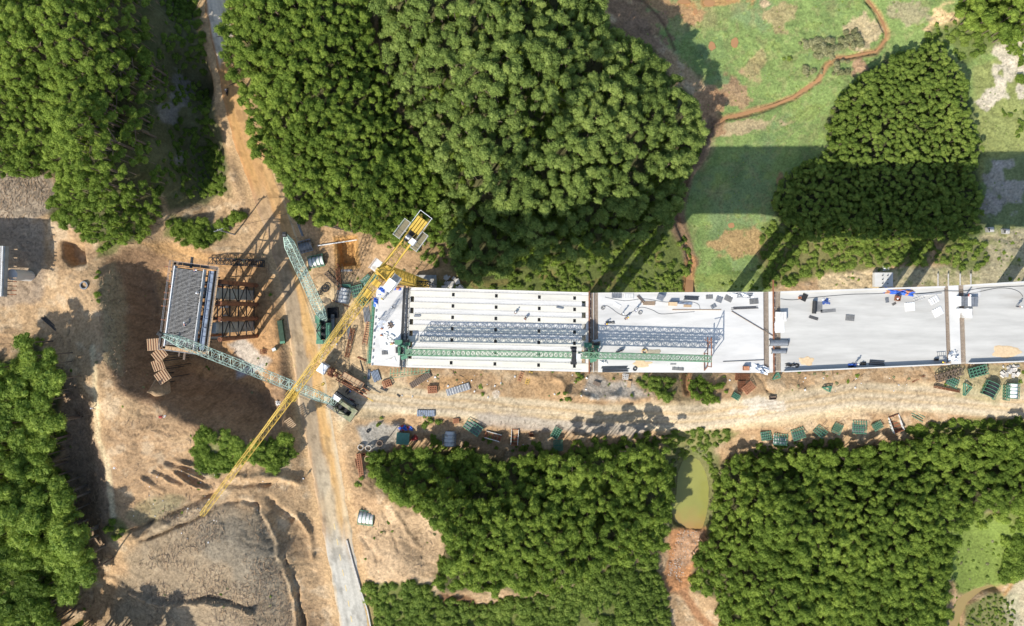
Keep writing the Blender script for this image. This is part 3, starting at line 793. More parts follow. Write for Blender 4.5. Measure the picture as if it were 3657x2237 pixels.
# tyre tracks and drag marks
for i, (pts, gap) in enumerate((
    ([(420, 1700), (520, 1650), (640, 1590), (720, 1550)], 14), ([(430, 1760), (560, 1700), (640, 1640)], 14), ([(360, 1560), (460, 1600), (560, 1580), (680, 1600)], 13),
    ([(1210, 1400), (1300, 1392), (1400, 1410), (1600, 1428), (1850, 1452), (2150, 1478), (2500, 1476), (2800, 1436), (3050, 1396), (3300, 1404), (3657, 1436)], 15),
    ([(1190, 1480), (1260, 1440), (1400, 1440), (1600, 1458), (1850, 1480), (2150, 1504), (2500, 1504), (2800, 1466), (3050, 1424), (3300, 1436), (3657, 1466)], 15),
    ([(1700, 1440), (1760, 1400), (1850, 1370), (1900, 1345)], 14), ([(1640, 1440), (1700, 1390), (1760, 1350)], 14), ([(1130, 1380), (1180, 1330), (1200, 1250), (1230, 1180)], 14),
    ([(1150, 1000), (1180, 940), (1170, 860)], 14), ([(2900, 1430), (3000, 1380), (3120, 1350)], 14), ([(3000, 1500), (3200, 1440), (3400, 1400)], 14), ([(1320, 2040), (1400, 2000), (1480, 1940)], 12),
    ([(300, 1060), (250, 1150), (240, 1260), (300, 1340)], 13), ([(120, 1120), (200, 1080), (280, 960)], 13), ([(2560, 700), (2640, 600), (2760, 520), (2900, 420)], 13), ([(600, 900), (760, 950), (900, 1000)], 13))):
    for o_ in (-gap / 2, gap / 2):
        band([(a + o_ * .5, b + o_) for a, b in pts], (.30, .215, .135) if i != 14 else (.22, .22, .10), 2.4, 2.4, 3, .38, i, 5)
streak = np.abs(fbm(X * .9 - Y * .5, Y * 1.3 + .5 * X, 3.2, 4, 113) - .5) * 2
streak2 = np.abs(fbm(X * .5 + Y * .9, Y * .5 - X * 1.2, 1.8, 4, 117) - .5) * 2
C *= (1 - .30 * (1 - sstep(0, .10, streak)) * (C[..., 0] > .2) * sstep(.42, .55, fbm(X, Y, 13, 3, 118)))[..., None]
C *= (1 - .22 * (1 - sstep(0, .10, streak2)) * (C[..., 0] > .2))[..., None]
# fine mottling of the soil
dirtness = (C[..., 0] > .2)
fl0 = np.zeros(X.shape)
m0_ = near(PX, PY, H0, 60)
d0_, _ = line_dist(PX[m0_], PY[m0_], H0)
fl0[m0_] = 1 - sstep(42, 60, d0_)
C *= ((0.82 + .36 * N2) * (1 - .65 * fl0) + .94 * .65 * fl0)[..., None]
C *= (0.86 + .28 * N3)[..., None]

# relief: rough bare earth, smoother haul road
rough = np.where(dirtness, 1.0, .4)
road_line = [(-60, 2)]
ZR = (fbm(X, Y, 6, 4, 111) - .5) * .95 * rough
ZR += (fbm(X * .6 + Y * .5, Y - .4 * X, 1.3, 3, 112) - .5) * .26 * rough
rg = np.abs(fbm(X * .9 - Y * .5, Y * 1.3 + .5 * X, 3.2, 4, 113) - .5) * 2
ZR -= (.22 * (1 - sstep(0, .12, rg)) - .05) * rough * sstep(.42, .6, fbm(X, Y, 16, 2, 114))
flat = np.zeros(X.shape)
mh = near(PX, PY, H0, 60)
dh, _ = line_dist(PX[mh], PY[mh], H0)
flat[mh] = 1 - sstep(42, 66, dh)
ZR *= 1 - .94 * flat
sdm = poly_sdf(PX, PY, [(2450, 420), (3000, 300), (2950, 560), (2780, 640), (2700, 1000), (2500, 1000), (2450, 700)])
ZR *= 1 - .6 * (sdm < 0)
ZR *= np.clip((200 - np.hypot(X, Y) * .6) / 60, .2, 1)

# ------------------------------------------------------------------ the paved road: centre line, half widths
ROAD = [(742, -420, 34, 2.5), (745, -100, 34, 2.5), (768, 0, 36, 2.5), (785, 100, 36, 2.3), (810, 220, 36, 2.0), (838, 350, 38, 1.6), (868, 460, 40, 1.2), (905, 570, 42, .6), (955, 700, 46, 0), (1010, 850, 46, 0), (1048, 1000, 46, 0), (1075, 1150, 48, 0),
        (1100, 1300, 50, 0), (1122, 1450, 50, 0), (1148, 1600, 49, 0), (1185, 1800, 48, 0), (1222, 2000, 46, 0), (1264, 2237, 45, 0), (1290, 2400, 45, 0), (1330, 2800, 45, 0)]
RC = np.array([[*W(a, b, z)[:2], w * 1.1 * (CAM_H - z) / FPX, z] for a, b, w, z in ROAD])
# resample with Catmull-Rom
rp = []
for i in range(1, len(RC) - 2):
    for t_ in np.arange(0, 1, 1 / 24):
        p0, p1, p2, p3 = RC[i - 1], RC[i], RC[i + 1], RC[i + 2]
        rp.append(p1 + .5 * t_ * (p2 - p0 + t_ * (2 * p0 - 5 * p1 + 4 * p2 - p3 + t_ * (3 * (p1 - p2) + p3 - p0))))
RP = np.array(rp)
mr_ = (X > -110) & (X < -25)
dr, zr = line_dist(X[mr_], Y[mr_], [tuple(a[:2]) for a in RP[::6]], [a[3] for a in RP[::6]])
tt = 1 - sstep(3.6, 6.5, dr)
ZR[mr_] *= 1 - tt
Z[mr_] = Z[mr_] * (1 - tt) + (zr - .06) * tt
Z += ZR
Z[:, :] = np.where(np.hypot(X, Y) > 5000, 0, Z)
PX, PY = px_of(X, Y, Z)
mm3 = dr < 9
C[mr_] = C[mr_] * (1 - (1 - sstep(4.0, 6.0, dr))[:, None] * .6) + np.array((.52, .34, .17)) * ((1 - sstep(4.0, 6.0, dr))[:, None] * .6)


def ground_z(x, y):
    """Terrain height at a place."""
    x = np.atleast_1d(np.asarray(x, float))
    y = np.atleast_1d(np.asarray(y, float))
    i = np.clip(np.searchsorted(GX, x) - 1, 0, len(GX) - 2)
    j = np.clip(np.searchsorted(GY, y) - 1, 0, len(GY) - 2)
    fx = np.clip((x - GX[i]) / (GX[i + 1] - GX[i]), 0, 1)
    fy = np.clip((y - GY[j]) / (GY[j + 1] - GY[j]), 0, 1)
    return (Z[j, i] * (1 - fx) + Z[j, i + 1] * fx) * (1 - fy) + (Z[j + 1, i] * (1 - fx) + Z[j + 1, i + 1] * fx) * fy


def G(px, py, up=0.0):
    """Point on the ground that the photograph shows at px, py (up: height of the looked-at top above the ground)."""
    z = 0.0
    for _ in range(12):
        w = W(px, py, z + up)
        z = .5 * z + .5 * float(ground_z(w.x, w.y)[0])
    w = W(px, py, z + up)
    return Vector((w.x, w.y, float(ground_z(w.x, w.y)[0])))


def ground_mesh():
    ny, nx = X.shape
    co = np.stack([X, Y, Z], -1).reshape(-1, 3).astype(np.float32)
    me = bpy.data.meshes.new('ground')
    me.vertices.add(nx * ny)
    me.vertices.foreach_set('co', co.ravel())
    idx = np.arange(nx * ny).reshape(ny, nx)
    q = np.stack([idx[:-1, :-1], idx[:-1, 1:], idx[1:, 1:], idx[1:, :-1]], -1).reshape(-1, 4)
    n = len(q)
    me.loops.add(n * 4)
    me.loops.foreach_set('vertex_index', q.ravel().astype(np.int32))
    me.polygons.add(n)
    me.polygons.foreach_set('loop_start', np.arange(0, n * 4, 4, dtype=np.int32))
    me.polygons.foreach_set('use_smooth', np.ones(n, bool))
    me.update(calc_edges=True)
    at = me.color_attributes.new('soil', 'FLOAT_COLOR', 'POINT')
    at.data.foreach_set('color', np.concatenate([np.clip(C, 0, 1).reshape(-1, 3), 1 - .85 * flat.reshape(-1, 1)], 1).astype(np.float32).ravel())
    m = bpy.data.materials.new('soil_and_grass')
    m.use_nodes = True
    t = m.node_tree
    b = t.nodes['Principled BSDF']
    b.inputs['Roughness'].default_value = .95
    b.inputs['Specular IOR Level'].default_value = .1
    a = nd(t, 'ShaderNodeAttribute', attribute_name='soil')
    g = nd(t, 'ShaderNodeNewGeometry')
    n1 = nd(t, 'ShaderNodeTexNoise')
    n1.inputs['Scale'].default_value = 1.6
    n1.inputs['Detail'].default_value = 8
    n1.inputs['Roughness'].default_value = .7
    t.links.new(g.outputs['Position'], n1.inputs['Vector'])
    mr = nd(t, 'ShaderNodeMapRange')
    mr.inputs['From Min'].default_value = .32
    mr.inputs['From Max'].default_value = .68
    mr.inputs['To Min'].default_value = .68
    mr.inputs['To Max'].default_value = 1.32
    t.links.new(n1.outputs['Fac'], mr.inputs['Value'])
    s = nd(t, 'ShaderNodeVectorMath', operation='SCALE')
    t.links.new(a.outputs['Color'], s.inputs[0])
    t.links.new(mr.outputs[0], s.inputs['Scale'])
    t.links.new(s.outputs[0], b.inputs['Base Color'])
    n2 = nd(t, 'ShaderNodeTexNoise')
    n2.inputs['Scale'].default_value = 1.7
    n2.inputs['Detail'].default_value = 7
    n2.inputs['Roughness'].default_value = .65
    t.links.new(g.outputs['Position'], n2.inputs['Vector'])
    bp = nd(t, 'ShaderNodeBump')
    bp.inputs['Strength'].default_value = .8
    bp.inputs['Distance'].default_value = .28
    sm = nd(t, 'ShaderNodeMath', operation='MULTIPLY')
    t.links.new(a.outputs['Alpha'], sm.inputs[0])
    sm.inputs[1].default_value = .8
    t.links.new(sm.outputs[0], bp.inputs['Strength'])
    t.links.new(n2.outputs['Fac'], bp.inputs['Height'])
    t.links.new(bp.outputs[0], b.inputs['Normal'])
    me.materials.append(m)
    o = link('ground', me, kind='structure')
    return o


ground = ground_mesh()

# ------------------------------------------------------------------ paved road sheet with mud stains, worn dashes
def road_sheet():
    n, lat = len(RP), 22
    d = np.gradient(RP[:, :2], axis=0)
    d /= np.linalg.norm(d, axis=1)[:, None]
    nrm = np.stack([-d[:, 1], d[:, 0]], 1)
    # v from -1 (left in the photo) to 1 (right); the line runs north to south
    sgn = -1.0 if nrm[n // 2, 0] > 0 else 1.0
    vs, cols = [], []
    v = np.linspace(-1, 1, lat)
    xs = RP[:, 0][:, None] - sgn * nrm[:, 0][:, None] * v[None, :] * RP[:, 2][:, None]
    ys = RP[:, 1][:, None] - sgn * nrm[:, 1][:, None] * v[None, :] * RP[:, 2][:, None]
    edge = (fbm(xs, ys, 2.5, 3, 121) - .5) * .9 * (np.abs(v)[None, :] > .9)
    xs = xs + edge
    zs = RP[:, 3][:, None] + .02 + .05 * (1 - v[None, :] ** 2)
    zs[:, 0] -= .12
    zs[:, -1] -= .12
    _, pyy = px_of(xs, ys, zs)
    V = np.broadcast_to(v[None, :], xs.shape)
    s = fbm(xs * 3, ys * .35, 3.0, 4, 122)
    V2 = V + (s - .5) * .5
    grey = np.array((.29, .25, .185))
    orange = np.array((.47, .27, .105))
    tan = np.array((.53, .385, .215))
    pale = np.array((.60, .53, .41))
    blue = np.array((.46, .43, .36))
    c = np.empty(xs.shape + (3,))
    c[:] = orange

    def mx(mask, col):
        nonlocal c
        c = c * (1 - mask[..., None]) + col * mask[..., None]
    lower = sstep(900, 1060, pyy)
    mx(lower * (1 - sstep(-.05, .2, V2)) * .75, grey)
    mx(lower * sstep(.1, .3, V2) * (1 - sstep(.55, .8, V2)), np.array((.55, .34, .14)))
    mx(lower * sstep(.6, .85, V2), np.array((.58, .44, .26)))
    mx(sstep(600, 800, pyy) * (1 - sstep(1700, 1900, pyy)) * sstep(.84, .9, np.abs(V)), np.array((.60, .48, .31)))
    mx(lower * (1 - sstep(-.95, -.75, V2)) * .7, np.array((.43, .26, .13)))
    lo2 = sstep(1550, 1750, pyy)
    mx(lo2 * sstep(-.7, -.5, V2) * (1 - sstep(.05, .4, V2)), np.array((.42, .345, .235)))
    lo3 = sstep(1830, 2050, pyy + 120 * (s - .5))
    mx(lo3, blue)
    mx(lo3 * (1 - sstep(-1, -.8, V2)) * .6, tan)
    mx(lower * (1 - lo3) * sstep(.55, .68, fbm(xs, ys, 5, 3, 125)) * .35, tan)
    top = 1 - sstep(170, 215, pyy + 60 * V2)
    mx(top, pale)
    mx((1 - sstep(-.95, -.6, V2)) * (1 - lower), np.array((.42, .22, .09)))
    mid = (1 - top) * (1 - lower)
    mx(mid * sstep(-.25, -.1, V2) * (1 - sstep(.2, .35, V2)) * .35, np.array((.40, .24, .12)))
    mx(mid * sstep(.2, .4, V2) * .4, np.array((.54, .36, .18)))
    mx(mid * sstep(620, 760, pyy) * (1 - sstep(-.05, .2, V2)) * .55, np.array((.36, .28, .19)))
    c = c * (0.80 + .40 * fbm(xs * 3, ys * .35, 1.0, 4, 123))[..., None]
    c = c * (1 - .16 * np.exp(-((np.abs(np.abs(V) - .45) - .0) / .09) ** 2))[..., None]
    c = c * (1 - .25 * sstep(.60, .66, fbm(xs, ys, 1.6, 3, 126)))[..., None]
    me = bpy.data.meshes.new('paved_road')
    idx = np.arange(n * lat).reshape(n, lat)
    q = np.stack([idx[:-1, :-1], idx[1:, :-1], idx[1:, 1:], idx[:-1, 1:]], -1).reshape(-1, 4)
    me.from_pydata(np.stack([xs, ys, zs], -1).reshape(-1, 3).tolist(), [], q.tolist())
    me.update()
    if me.polygons[10].normal.z < 0:
        me.flip_normals()
    me.polygons.foreach_set('use_smooth', [True] * len(me.polygons))
    at = me.color_attributes.new('soil', 'FLOAT_COLOR', 'POINT')
    at.data.foreach_set('color', np.concatenate([np.clip(c, 0, 1).reshape(-1, 3), np.full((n * lat, 1), .2)], 1).astype(np.float32).ravel())
    m = bpy.data.materials['soil_and_grass'].copy()
    m.name = 'muddy_asphalt'
    m.node_tree.nodes['Bump'].inputs['Strength'].default_value = .15
    for nn in m.node_tree.nodes:
        if nn.type == 'MAP_RANGE':
            nn.inputs['To Min'].default_value = .86
            nn.inputs['To Max'].default_value = 1.14
    m.node_tree.nodes['Principled BSDF'].inputs['Roughness'].default_value = .85
    me.materials.append(m)
    return link('paved_road', me, kind='structure')


road = road_sheet()
for (a, b), (c_, d_) in (((1039, 1259), (1042, 1271)), ((1050, 1300), (1053, 1313))) + tuple(((x0, y0), (x0 + 4.5, y0 + 22)) for x0, y0 in ((1193, 1870), (1203, 1925), (1213, 1980), (1223, 2035), (1233, 2090), (1243, 2145), (1253, 2200))):
    p, q = W(a, b, 0), W(c_, d_, 0)
    md = MB()
    md.bar((p.x, p.y, .085), (q.x, q.y, .085), .17, .02)
    md.build('lane_dash', 'paint_yellow', road)

# ------------------------------------------------------------------ water
def water(name, poly, z, m, pad=1.0):
    cx = sum(a for a, _ in poly) / len(poly)
    cy = sum(b for _, b in poly) / len(poly)
    pts = [W(cx + (a - cx) * pad, cy + (b - cy) * pad, z) for a, b in poly]
    me = bpy.data.meshes.new(name)
    me.from_pydata([(p.x, p.y, z) for p in pts], [], [tuple(range(len(pts)))])
    me.update()
    if me.polygons[0].normal.z < 0:
        me.flip_normals()
    me.materials.append(m)
    return link(name, me, kind='structure')


def water_mat(name, a, b_, scale=.15):
    m = mat(name, a, .12, var=.08, scale=scale, col2=b_, patch=.08, spec=.4)
    return m


M['pond_water'] = water_mat('silty_green_water', (.27, .27, .075), (.30, .26, .08))
M['mud_water'] = water_mat('muddy_orange_water', (.37, .20, .09), (.33, .18, .08))
M['brown_water'] = water_mat('brown_water', (.29, .215, .085), (.25, .19, .075))
def silt(m, col, y0, y1):
    """The water turns to reddish silt towards its shallow end."""
    t = m.node_tree
    g = nd(t, 'ShaderNodeNewGeometry')
    s = nd(t, 'ShaderNodeSeparateXYZ')
    n = nd(t, 'ShaderNodeTexNoise')
    n.inputs['Scale'].default_value = .35
    t.links.new(g.outputs['Position'], s.inputs[0])
    t.links.new(g.outputs['Position'], n.inputs['Vector'])
    a = nd(t, 'ShaderNodeMath', operation='MULTIPLY_ADD')
    t.links.new(n.outputs['Fac'], a.inputs[0])
    a.inputs[1].default_value = 5
    t.links.new(s.outputs['Y'], a.inputs[2])
    r = nd(t, 'ShaderNodeMapRange')
    r.inputs['From Min'].default_value = y0
    r.inputs['From Max'].default_value = y1
    t.links.new(a.outputs[0], r.inputs['Value'])
    mx = nd(t, 'ShaderNodeMix', data_type='RGBA')
    b = t.nodes['Principled BSDF']
    src = b.inputs['Base Color'].links[0].from_socket
    t.links.new(r.outputs[0], mx.inputs['Factor'])
    t.links.new(src, mx.inputs['A'])
    mx.inputs['B'].default_value = (*col, 1)
    t.links.new(mx.outputs['Result'], b.inputs['Base Color'])


silt(M['pond_water'], (.36, .21, .08), W(0, 1810, -13).y + 2.5, W(0, 1900, -13).y + 2.5)
water('pond', POND, -13.0, M['pond_water'], 1.04)
water('marsh_pool', SEPOND, -11.75, M['brown_water'], 1.05)
for SEG in (STREAM[:18], STREAM[22:]):
    bm = MB()
    ws = []
    for i, (a, b) in enumerate(SEG):
        p0 = SEG[max(0, i - 1)]
        p1 = SEG[min(len(SEG) - 1, i + 1)]
        w0 = G(a, b)
        t0, t1 = W(*p0, w0.z), W(*p1, w0.z)
        d = (t1 - t0).normalized()
        nn = Vector((-d.y, d.x, 0)) * ((.34 if b < 440 else .85) * (.55 + .9 * vnoise(np.array([i * .9]), np.array([3.0]))[0]))
        ws.append((w0, nn))
    zz = [float(min(ground_z(w.x, w.y)[0], ground_z(w.x + .4, w.y)[0], ground_z(w.x - .4, w.y)[0], ground_z(w.x, w.y + .4)[0], ground_z(w.x, w.y - .4)[0])) + .22 for w, _ in ws]
    zz = [float(np.mean(zz[max(0, i - 2):i + 3])) for i in range(len(zz))]
    vs, fs = [], []
    for i, (w, nn) in enumerate(ws):
        vs += [(w.x - nn.x, w.y - nn.y, zz[i]), (w.x + nn.x, w.y + nn.y, zz[i])]
        if i:
            fs.append((2 * i - 2, 2 * i, 2 * i + 1, 2 * i - 1))
    bm.add(vs, fs)
    bm.build('stream', M['mud_water'], kind='structure')
for i, (a, b, rx, ry) in enumerate(((2542, 165, 14, 16), (2624, 153, 13, 17), (2612, 806, 12, 9), (2531, 12, 20, 12), (2484, 42, 8, 10), (2440, 8, 26, 8), (2600, 2, 8, 5))):
    g = G(a, b)
    n = 20
    pts = []
    for k in range(n):
        r = 1 + .35 * (vnoise(np.array([k * .6 + i * 3.0]), np.array([1.0 * i]))[0] - .5)
        pts.append((g.x + rx * r * math.cos(2 * math.pi * k / n) * .073, g.y + ry * r * math.sin(2 * math.pi * k / n) * .073))
    zt = float(max(ground_z([p[0] for p in pts], [p[1] for p in pts]).max(), g.z)) + .03
    mb = MB()
    mb.poly(pts, zt - .5, zt)
    mb.build('puddle', M['mud_water'], kind='structure')
# ------------------------------------------------------------------ foliage: crown shapes made of leaf-sized faces round lumpy cores
def crown_bits(seed, lumps=10, leaves=460, flat=.75, leaf=.2, spread=.55, sub=2):
    r = random.Random(seed)
    mb = MB()
    cs = [((0, 0, .62 * flat), .5)]
    for i in range(lumps - 1):
        a = 2 * math.pi * i / (lumps - 1) + r.uniform(-.35, .35)
        d = r.uniform(.3, 1.05) * spread if i % 3 else r.uniform(.6, 1.2) * spread
        cs.append(((d * math.cos(a), d * math.sin(a), r.uniform(.12, .62) * flat), r.uniform(.26, .42)))
    for i, (c, rr) in enumerate(cs):
        mb.blob(c, (rr * .74, rr * .74, rr * .7), seed * 13 + i, .7, sub)
    for i in range(leaves):
        c, rr = cs[r.randrange(len(cs))] if r.random() > .2 else cs[0]
        th = r.uniform(0, 2 * math.pi)
        ph = math.acos(r.uniform(-.35, 1))
        d = Vector((math.sin(ph) * math.cos(th), math.sin(ph) * math.sin(th), math.cos(ph)))
        k = rr * (r.uniform(.8, 1.2) if r.random() < .7 else r.uniform(1.1, 1.5))
        p = Vector(c) + Vector((d.x * k, d.y * k, d.z * k * .9))
        nrm = (d + Vector((r.gauss(0, .5), r.gauss(0, .5), r.gauss(0, .4)))).normalized()
        t1 = nrm.cross(Vector((r.gauss(0, 1), r.gauss(0, 1), r.gauss(0, 1)))).normalized()
        t2 = nrm.cross(t1)
        L = leaf * r.uniform(.65, 1.45)
        w = L * r.uniform(.38, .62)
        a, b = p - t1 * L * .5, p + t1 * L * .5
        mb.add([a, p + t2 * w * .5 + nrm * w * .12, b, p - t2 * w * .5 + nrm * w * .12], [(0, 1, 2), (0, 2, 3)])
    return mb


KINDS = [('fol_olive', dict(lumps=9, leaves=1100, leaf=.15, spread=.7)), ('fol_green', dict(lumps=7, leaves=1000, leaf=.165, spread=.74)), ('fol_bright', dict(lumps=7, leaves=900, leaf=.2, flat=.6, spread=.75)),
         ('fol_green', dict(lumps=15, leaves=1700, leaf=.105, spread=.68)), ('fol_dry', dict(lumps=8, leaves=460, leaf=.2, flat=.6))]
CROWN = []
for ki, (mname, kw) in enumerate(KINDS):
    CROWN.append([crown_bits(100 * ki + j, **kw).mesh('crown', mname) for j in range(5)])
tm = MB()
tm.tube((0, 0, -.5), (0, 0, 1), .035, 7, .018)
for a in (0.3, 2.3, 4.4):
    tm.tube((0, 0, .55), (.22 * math.cos(a), .22 * math.sin(a), .86), .014, 5, .006)
TRUNK = tm.mesh('trunk', 'bark')


def inside(xs, ys, poly):
    return poly_sdf(xs, ys, poly) < 0


def scatter(poly, spacing, up, jitter=.42, density=1.0, rng=RNG):
    """Places on the ground whose crown (at height up) the photograph shows inside the outline."""
    P = np.asarray(poly, float)
    k = (CAM_H + 16) / FPX
    x0, x1 = (P[:, 0].min() - CX) * k, (P[:, 0].max() - CX) * k
    y0, y1 = (CY - P[:, 1].max()) * k, (CY - P[:, 1].min()) * k
    x0, x1, y0, y1 = min(x0, x0 * .8) - 8, max(x1, x1 * .8) + 8, min(y0, y0 * .8) - 8, max(y1, y1 * .8) + 8
    row = np.arange(y0, y1, spacing * .88)
    colx = np.arange(x0, x1, spacing)
    gx, gy = np.meshgrid(colx, row)
    gx = gx + (np.arange(len(row)) % 2)[:, None] * spacing * .5
    gx = gx + rng.uniform(-jitter, jitter, gx.shape) * spacing
    gy = gy + rng.uniform(-jitter, jitter, gy.shape) * spacing
    gx, gy = gx.ravel(), gy.ravel()
    if density < 1:
        patch = fbm(gx, gy, 5, 3, 151)
        keep = patch + rng.uniform(-.12, .12, gx.shape) > np.quantile(patch, 1 - density)
        gx, gy = gx[keep], gy[keep]
    z = ground_z(gx, gy)
    a, b = px_of(gx, gy, z + up)
    m = inside(a, b, poly) & (a > -160) & (a < 3820) & (b > -160) & (b < 2400)
    return gx[m], gy[m], z[m], a[m], b[m]


LABELS = {
    'west': ('tall green plantation tree in the wood left of the dirt road', 'west'),
    'middle': ('small crowned plantation tree between the dirt road and the dark ravine', 'middle'),
    'great': ('broad olive green plantation tree in the great domed wood', 'great'),
    'right': ('low bright green tree in the grove beside the meadow', 'right'),
    'corner': ('green tree in the far corner above the chalky clearing', 'corner'),
    'south': ('green plantation tree between the haul road and the green pond', 'south'),
    'southeast': ('green plantation tree in the wide wood right of the green pond', 'southeast'),
    'southwest': ('large bushy green tree in the hillside wood beyond the footpath', 'southwest'),
}
NKEEP = dict(west=42, middle=34, great=90, right=0, corner=6, south=40, southeast=48, southwest=40)
rest = []
for nm, (poly, sp, rad, hgt, kind) in STANDS.items():
    gx, gy, gz, a, b = scatter(poly, sp, hgt * .8, jitter=.38 if nm not in ('southwest', 'great') else .5)
    n = len(gx)
    big = fbm(gx, gy, 12, 3, 160)
    rr = rad * RNG.uniform(.66, 1.15, n) * (.78 + .44 * big)
    hh = hgt * RNG.uniform(.84, 1.14, n) * (.82 + .36 * big)
    if nm == 'south':
        hh = hh * (1 + .55 * ((a > 1960) & (a < 2380) & (b < 1720)))
    gap = RNG.random(n) < (.10 if nm == 'great' else .05)
    hh[gap] *= .66
    rr[gap] *= .7
    rot = RNG.uniform(0, 6.28, n)
    var = RNG.integers(0, 5, n)
    inview = (a > 5) & (a < 3650) & (b > 5) & (b < 2230)
    score = rr / (CAM_H - gz - hh) * inview
    order = np.argsort(-score)
    keep = set(order[:NKEEP[nm]].tolist())
    for i in range(n):
        if i in keep:
            P_ = np.clip(np.asarray(poly, float), (0, 0), (3657, 2237))
            u_ = (a[i] - P_[:, 0].min()) / np.ptp(P_[:, 0])
            v_ = (b[i] - P_[:, 1].min()) / np.ptp(P_[:, 1])
            cell = ('upper', 'middle', 'lower')[min(2, max(0, int(v_ * 3)))] + ' ' + ('left', 'centre', 'right')[min(2, max(0, int(u_ * 3)))]
            rim = float(poly_sdf(a[i:i + 1], b[i:i + 1], poly)[0]) > -55
            lab = LABELS[nm][0] + ', ' + cell + (' rim' if rim else ' part')
            t = thing('plantation_tree', lab, 'tree', (gx[i], gy[i], gz[i]), rot[i], 'trees of the %s wood, %s%s' % (nm.replace('great', 'great domed'), cell, ' rim' if rim else ' part'))
            c = link('crown', CROWN[kind][var[i]], t, loc=(0, 0, hh[i] - rr[i] * .95))
            c.scale = (rr[i], rr[i] * RNG.uniform(.72, 1.15), rr[i] * 1.05)
            k = link('trunk', TRUNK, t)
            k.scale = (hh[i], hh[i], hh[i] - rr[i] * .5)
        else:
            rest.append((gx[i], gy[i], gz[i] + hh[i] - rr[i] * .95, rr[i], rot[i], kind, 1.05, (hh[i] - rr[i] * .5) / max(rr[i], .1)))


def instancer(name, pts, label, cat):
    """One object of kind stuff whose nodes set crowns (and trunks) on its points."""
    pts = np.array(pts, float)
    me = bpy.data.meshes.new(name)
    me.vertices.add(len(pts))
    me.vertices.foreach_set('co', pts[:, :3].astype(np.float32).ravel())
    for an, col in (('size', 3), ('turn', 4), ('tall', 6)):
        at = me.attributes.new(an, 'FLOAT', 'POINT')
        at.data.foreach_set('value', pts[:, col].astype(np.float32))
    at = me.attributes.new('squash', 'FLOAT', 'POINT')
    at.data.foreach_set('value', RNG.uniform(.68, 1.2, len(pts)).astype(np.float32))
    at = me.attributes.new('sort', 'INT', 'POINT')
    at.data.foreach_set('value', pts[:, 5].astype(np.int32))
    o = link(name, me, kind='stuff')
    tag(o, label, cat)
    ng = bpy.data.node_groups.new(name, 'GeometryNodeTree')
    ng.interface.new_socket('Geometry', in_out='INPUT', socket_type='NodeSocketGeometry')
    ng.interface.new_socket('Geometry', in_out='OUTPUT', socket_type='NodeSocketGeometry')
    gi, go = nd(ng, 'NodeGroupInput'), nd(ng, 'NodeGroupOutput')
    join = nd(ng, 'GeometryNodeJoinGeometry')

    def attr(an, typ):
        n = nd(ng, 'GeometryNodeInputNamedAttribute', data_type=typ)
        n.inputs['Name'].default_value = an
        return n.outputs['Attribute']
    for kind in sorted(set(int(k) for k in pts[:, 5])):
        coll = VARIANTS[kind]
        ci = nd(ng, 'GeometryNodeCollectionInfo')
        ci.inputs['Collection'].default_value = coll
        ci.inputs['Separate Children'].default_value = True
        ci.inputs['Reset Children'].default_value = True
        iop = nd(ng, 'GeometryNodeInstanceOnPoints')
        cmp_ = nd(ng, 'FunctionNodeCompare', data_type='INT', operation='EQUAL')
        ng.links.new(attr('sort', 'INT'), cmp_.inputs[2])
        cmp_.inputs[3].default_value = kind
        ng.links.new(gi.outputs[0], iop.inputs['Points'])
        ng.links.new(cmp_.outputs[0], iop.inputs['Selection'])
        ng.links.new(ci.outputs[0], iop.inputs['Instance'])
        iop.inputs['Pick Instance'].default_value = True
        cx = nd(ng, 'ShaderNodeCombineXYZ')
        ng.links.new(attr('turn', 'FLOAT'), cx.inputs[2])
        ng.links.new(cx.outputs[0], iop.inputs['Rotation'])
        sx = nd(ng, 'ShaderNodeCombineXYZ')
        s = attr('size', 'FLOAT')
        ng.links.new(s, sx.inputs[0])
        sq = nd(ng, 'ShaderNodeMath', operation='MULTIPLY')
        ng.links.new(s, sq.inputs[0])
        ng.links.new(attr('squash', 'FLOAT'), sq.inputs[1])
        ng.links.new(sq.outputs[0], sx.inputs[1])
        mu = nd(ng, 'ShaderNodeMath', operation='MULTIPLY')
        ng.links.new(s, mu.inputs[0])
        ng.links.new(attr('tall', 'FLOAT'), mu.inputs[1])
        ng.links.new(mu.outputs[0], sx.inputs[2])
        ng.links.new(sx.outputs[0], iop.inputs['Scale'])
        ng.links.new(iop.outputs[0], join.inputs[0])
    ng.links.new(join.outputs[0], go.inputs[0])
    md = o.modifiers.new('scatter', 'NODES')
    md.node_group = ng
    return o


VARIANTS = []
for ki in range(len(KINDS)):
    coll = bpy.data.collections.new('crown_shapes')
    for j in range(5):
        # crown with its stem below, as one shape for the mass of the wood
        me = CROWN[ki][j].copy()
        b_ = bmesh.new()
        b_.from_mesh(me)
        bmesh.ops.create_cone(b_, cap_ends=False, segments=5, radius1=.09, radius2=.04, depth=4.2, matrix=Matrix.Translation((0, 0, -1.7)))
        b_.to_mesh(me)
        b_.free()
        me.materials.append(M['bark'])
        for p in me.polygons[-5:]:
            p.material_index = 1
        v = bpy.data.objects.new('crown', me)
        coll.objects.link(v)
    VARIANTS.append(coll)
instancer('woodland', rest, 'the mass of plantation trees that fills the woods round the bridge works', 'woodland')
print('trees in mass', len(rest))

bush = []
for nm, (poly, sp, rad, kind, dens) in BUSHES.items():
    gx, gy, gz, a, b = scatter(poly, sp, rad * .7, .5, dens)
    n = len(gx)
    rr = rad * RNG.uniform(.5, 1.25, n)
    for i in range(n):
        bush.append((gx[i], gy[i], gz[i] + rr[i] * .05, rr[i], RNG.uniform(0, 6.28), kind, RNG.uniform(.7, 1.15), 1))
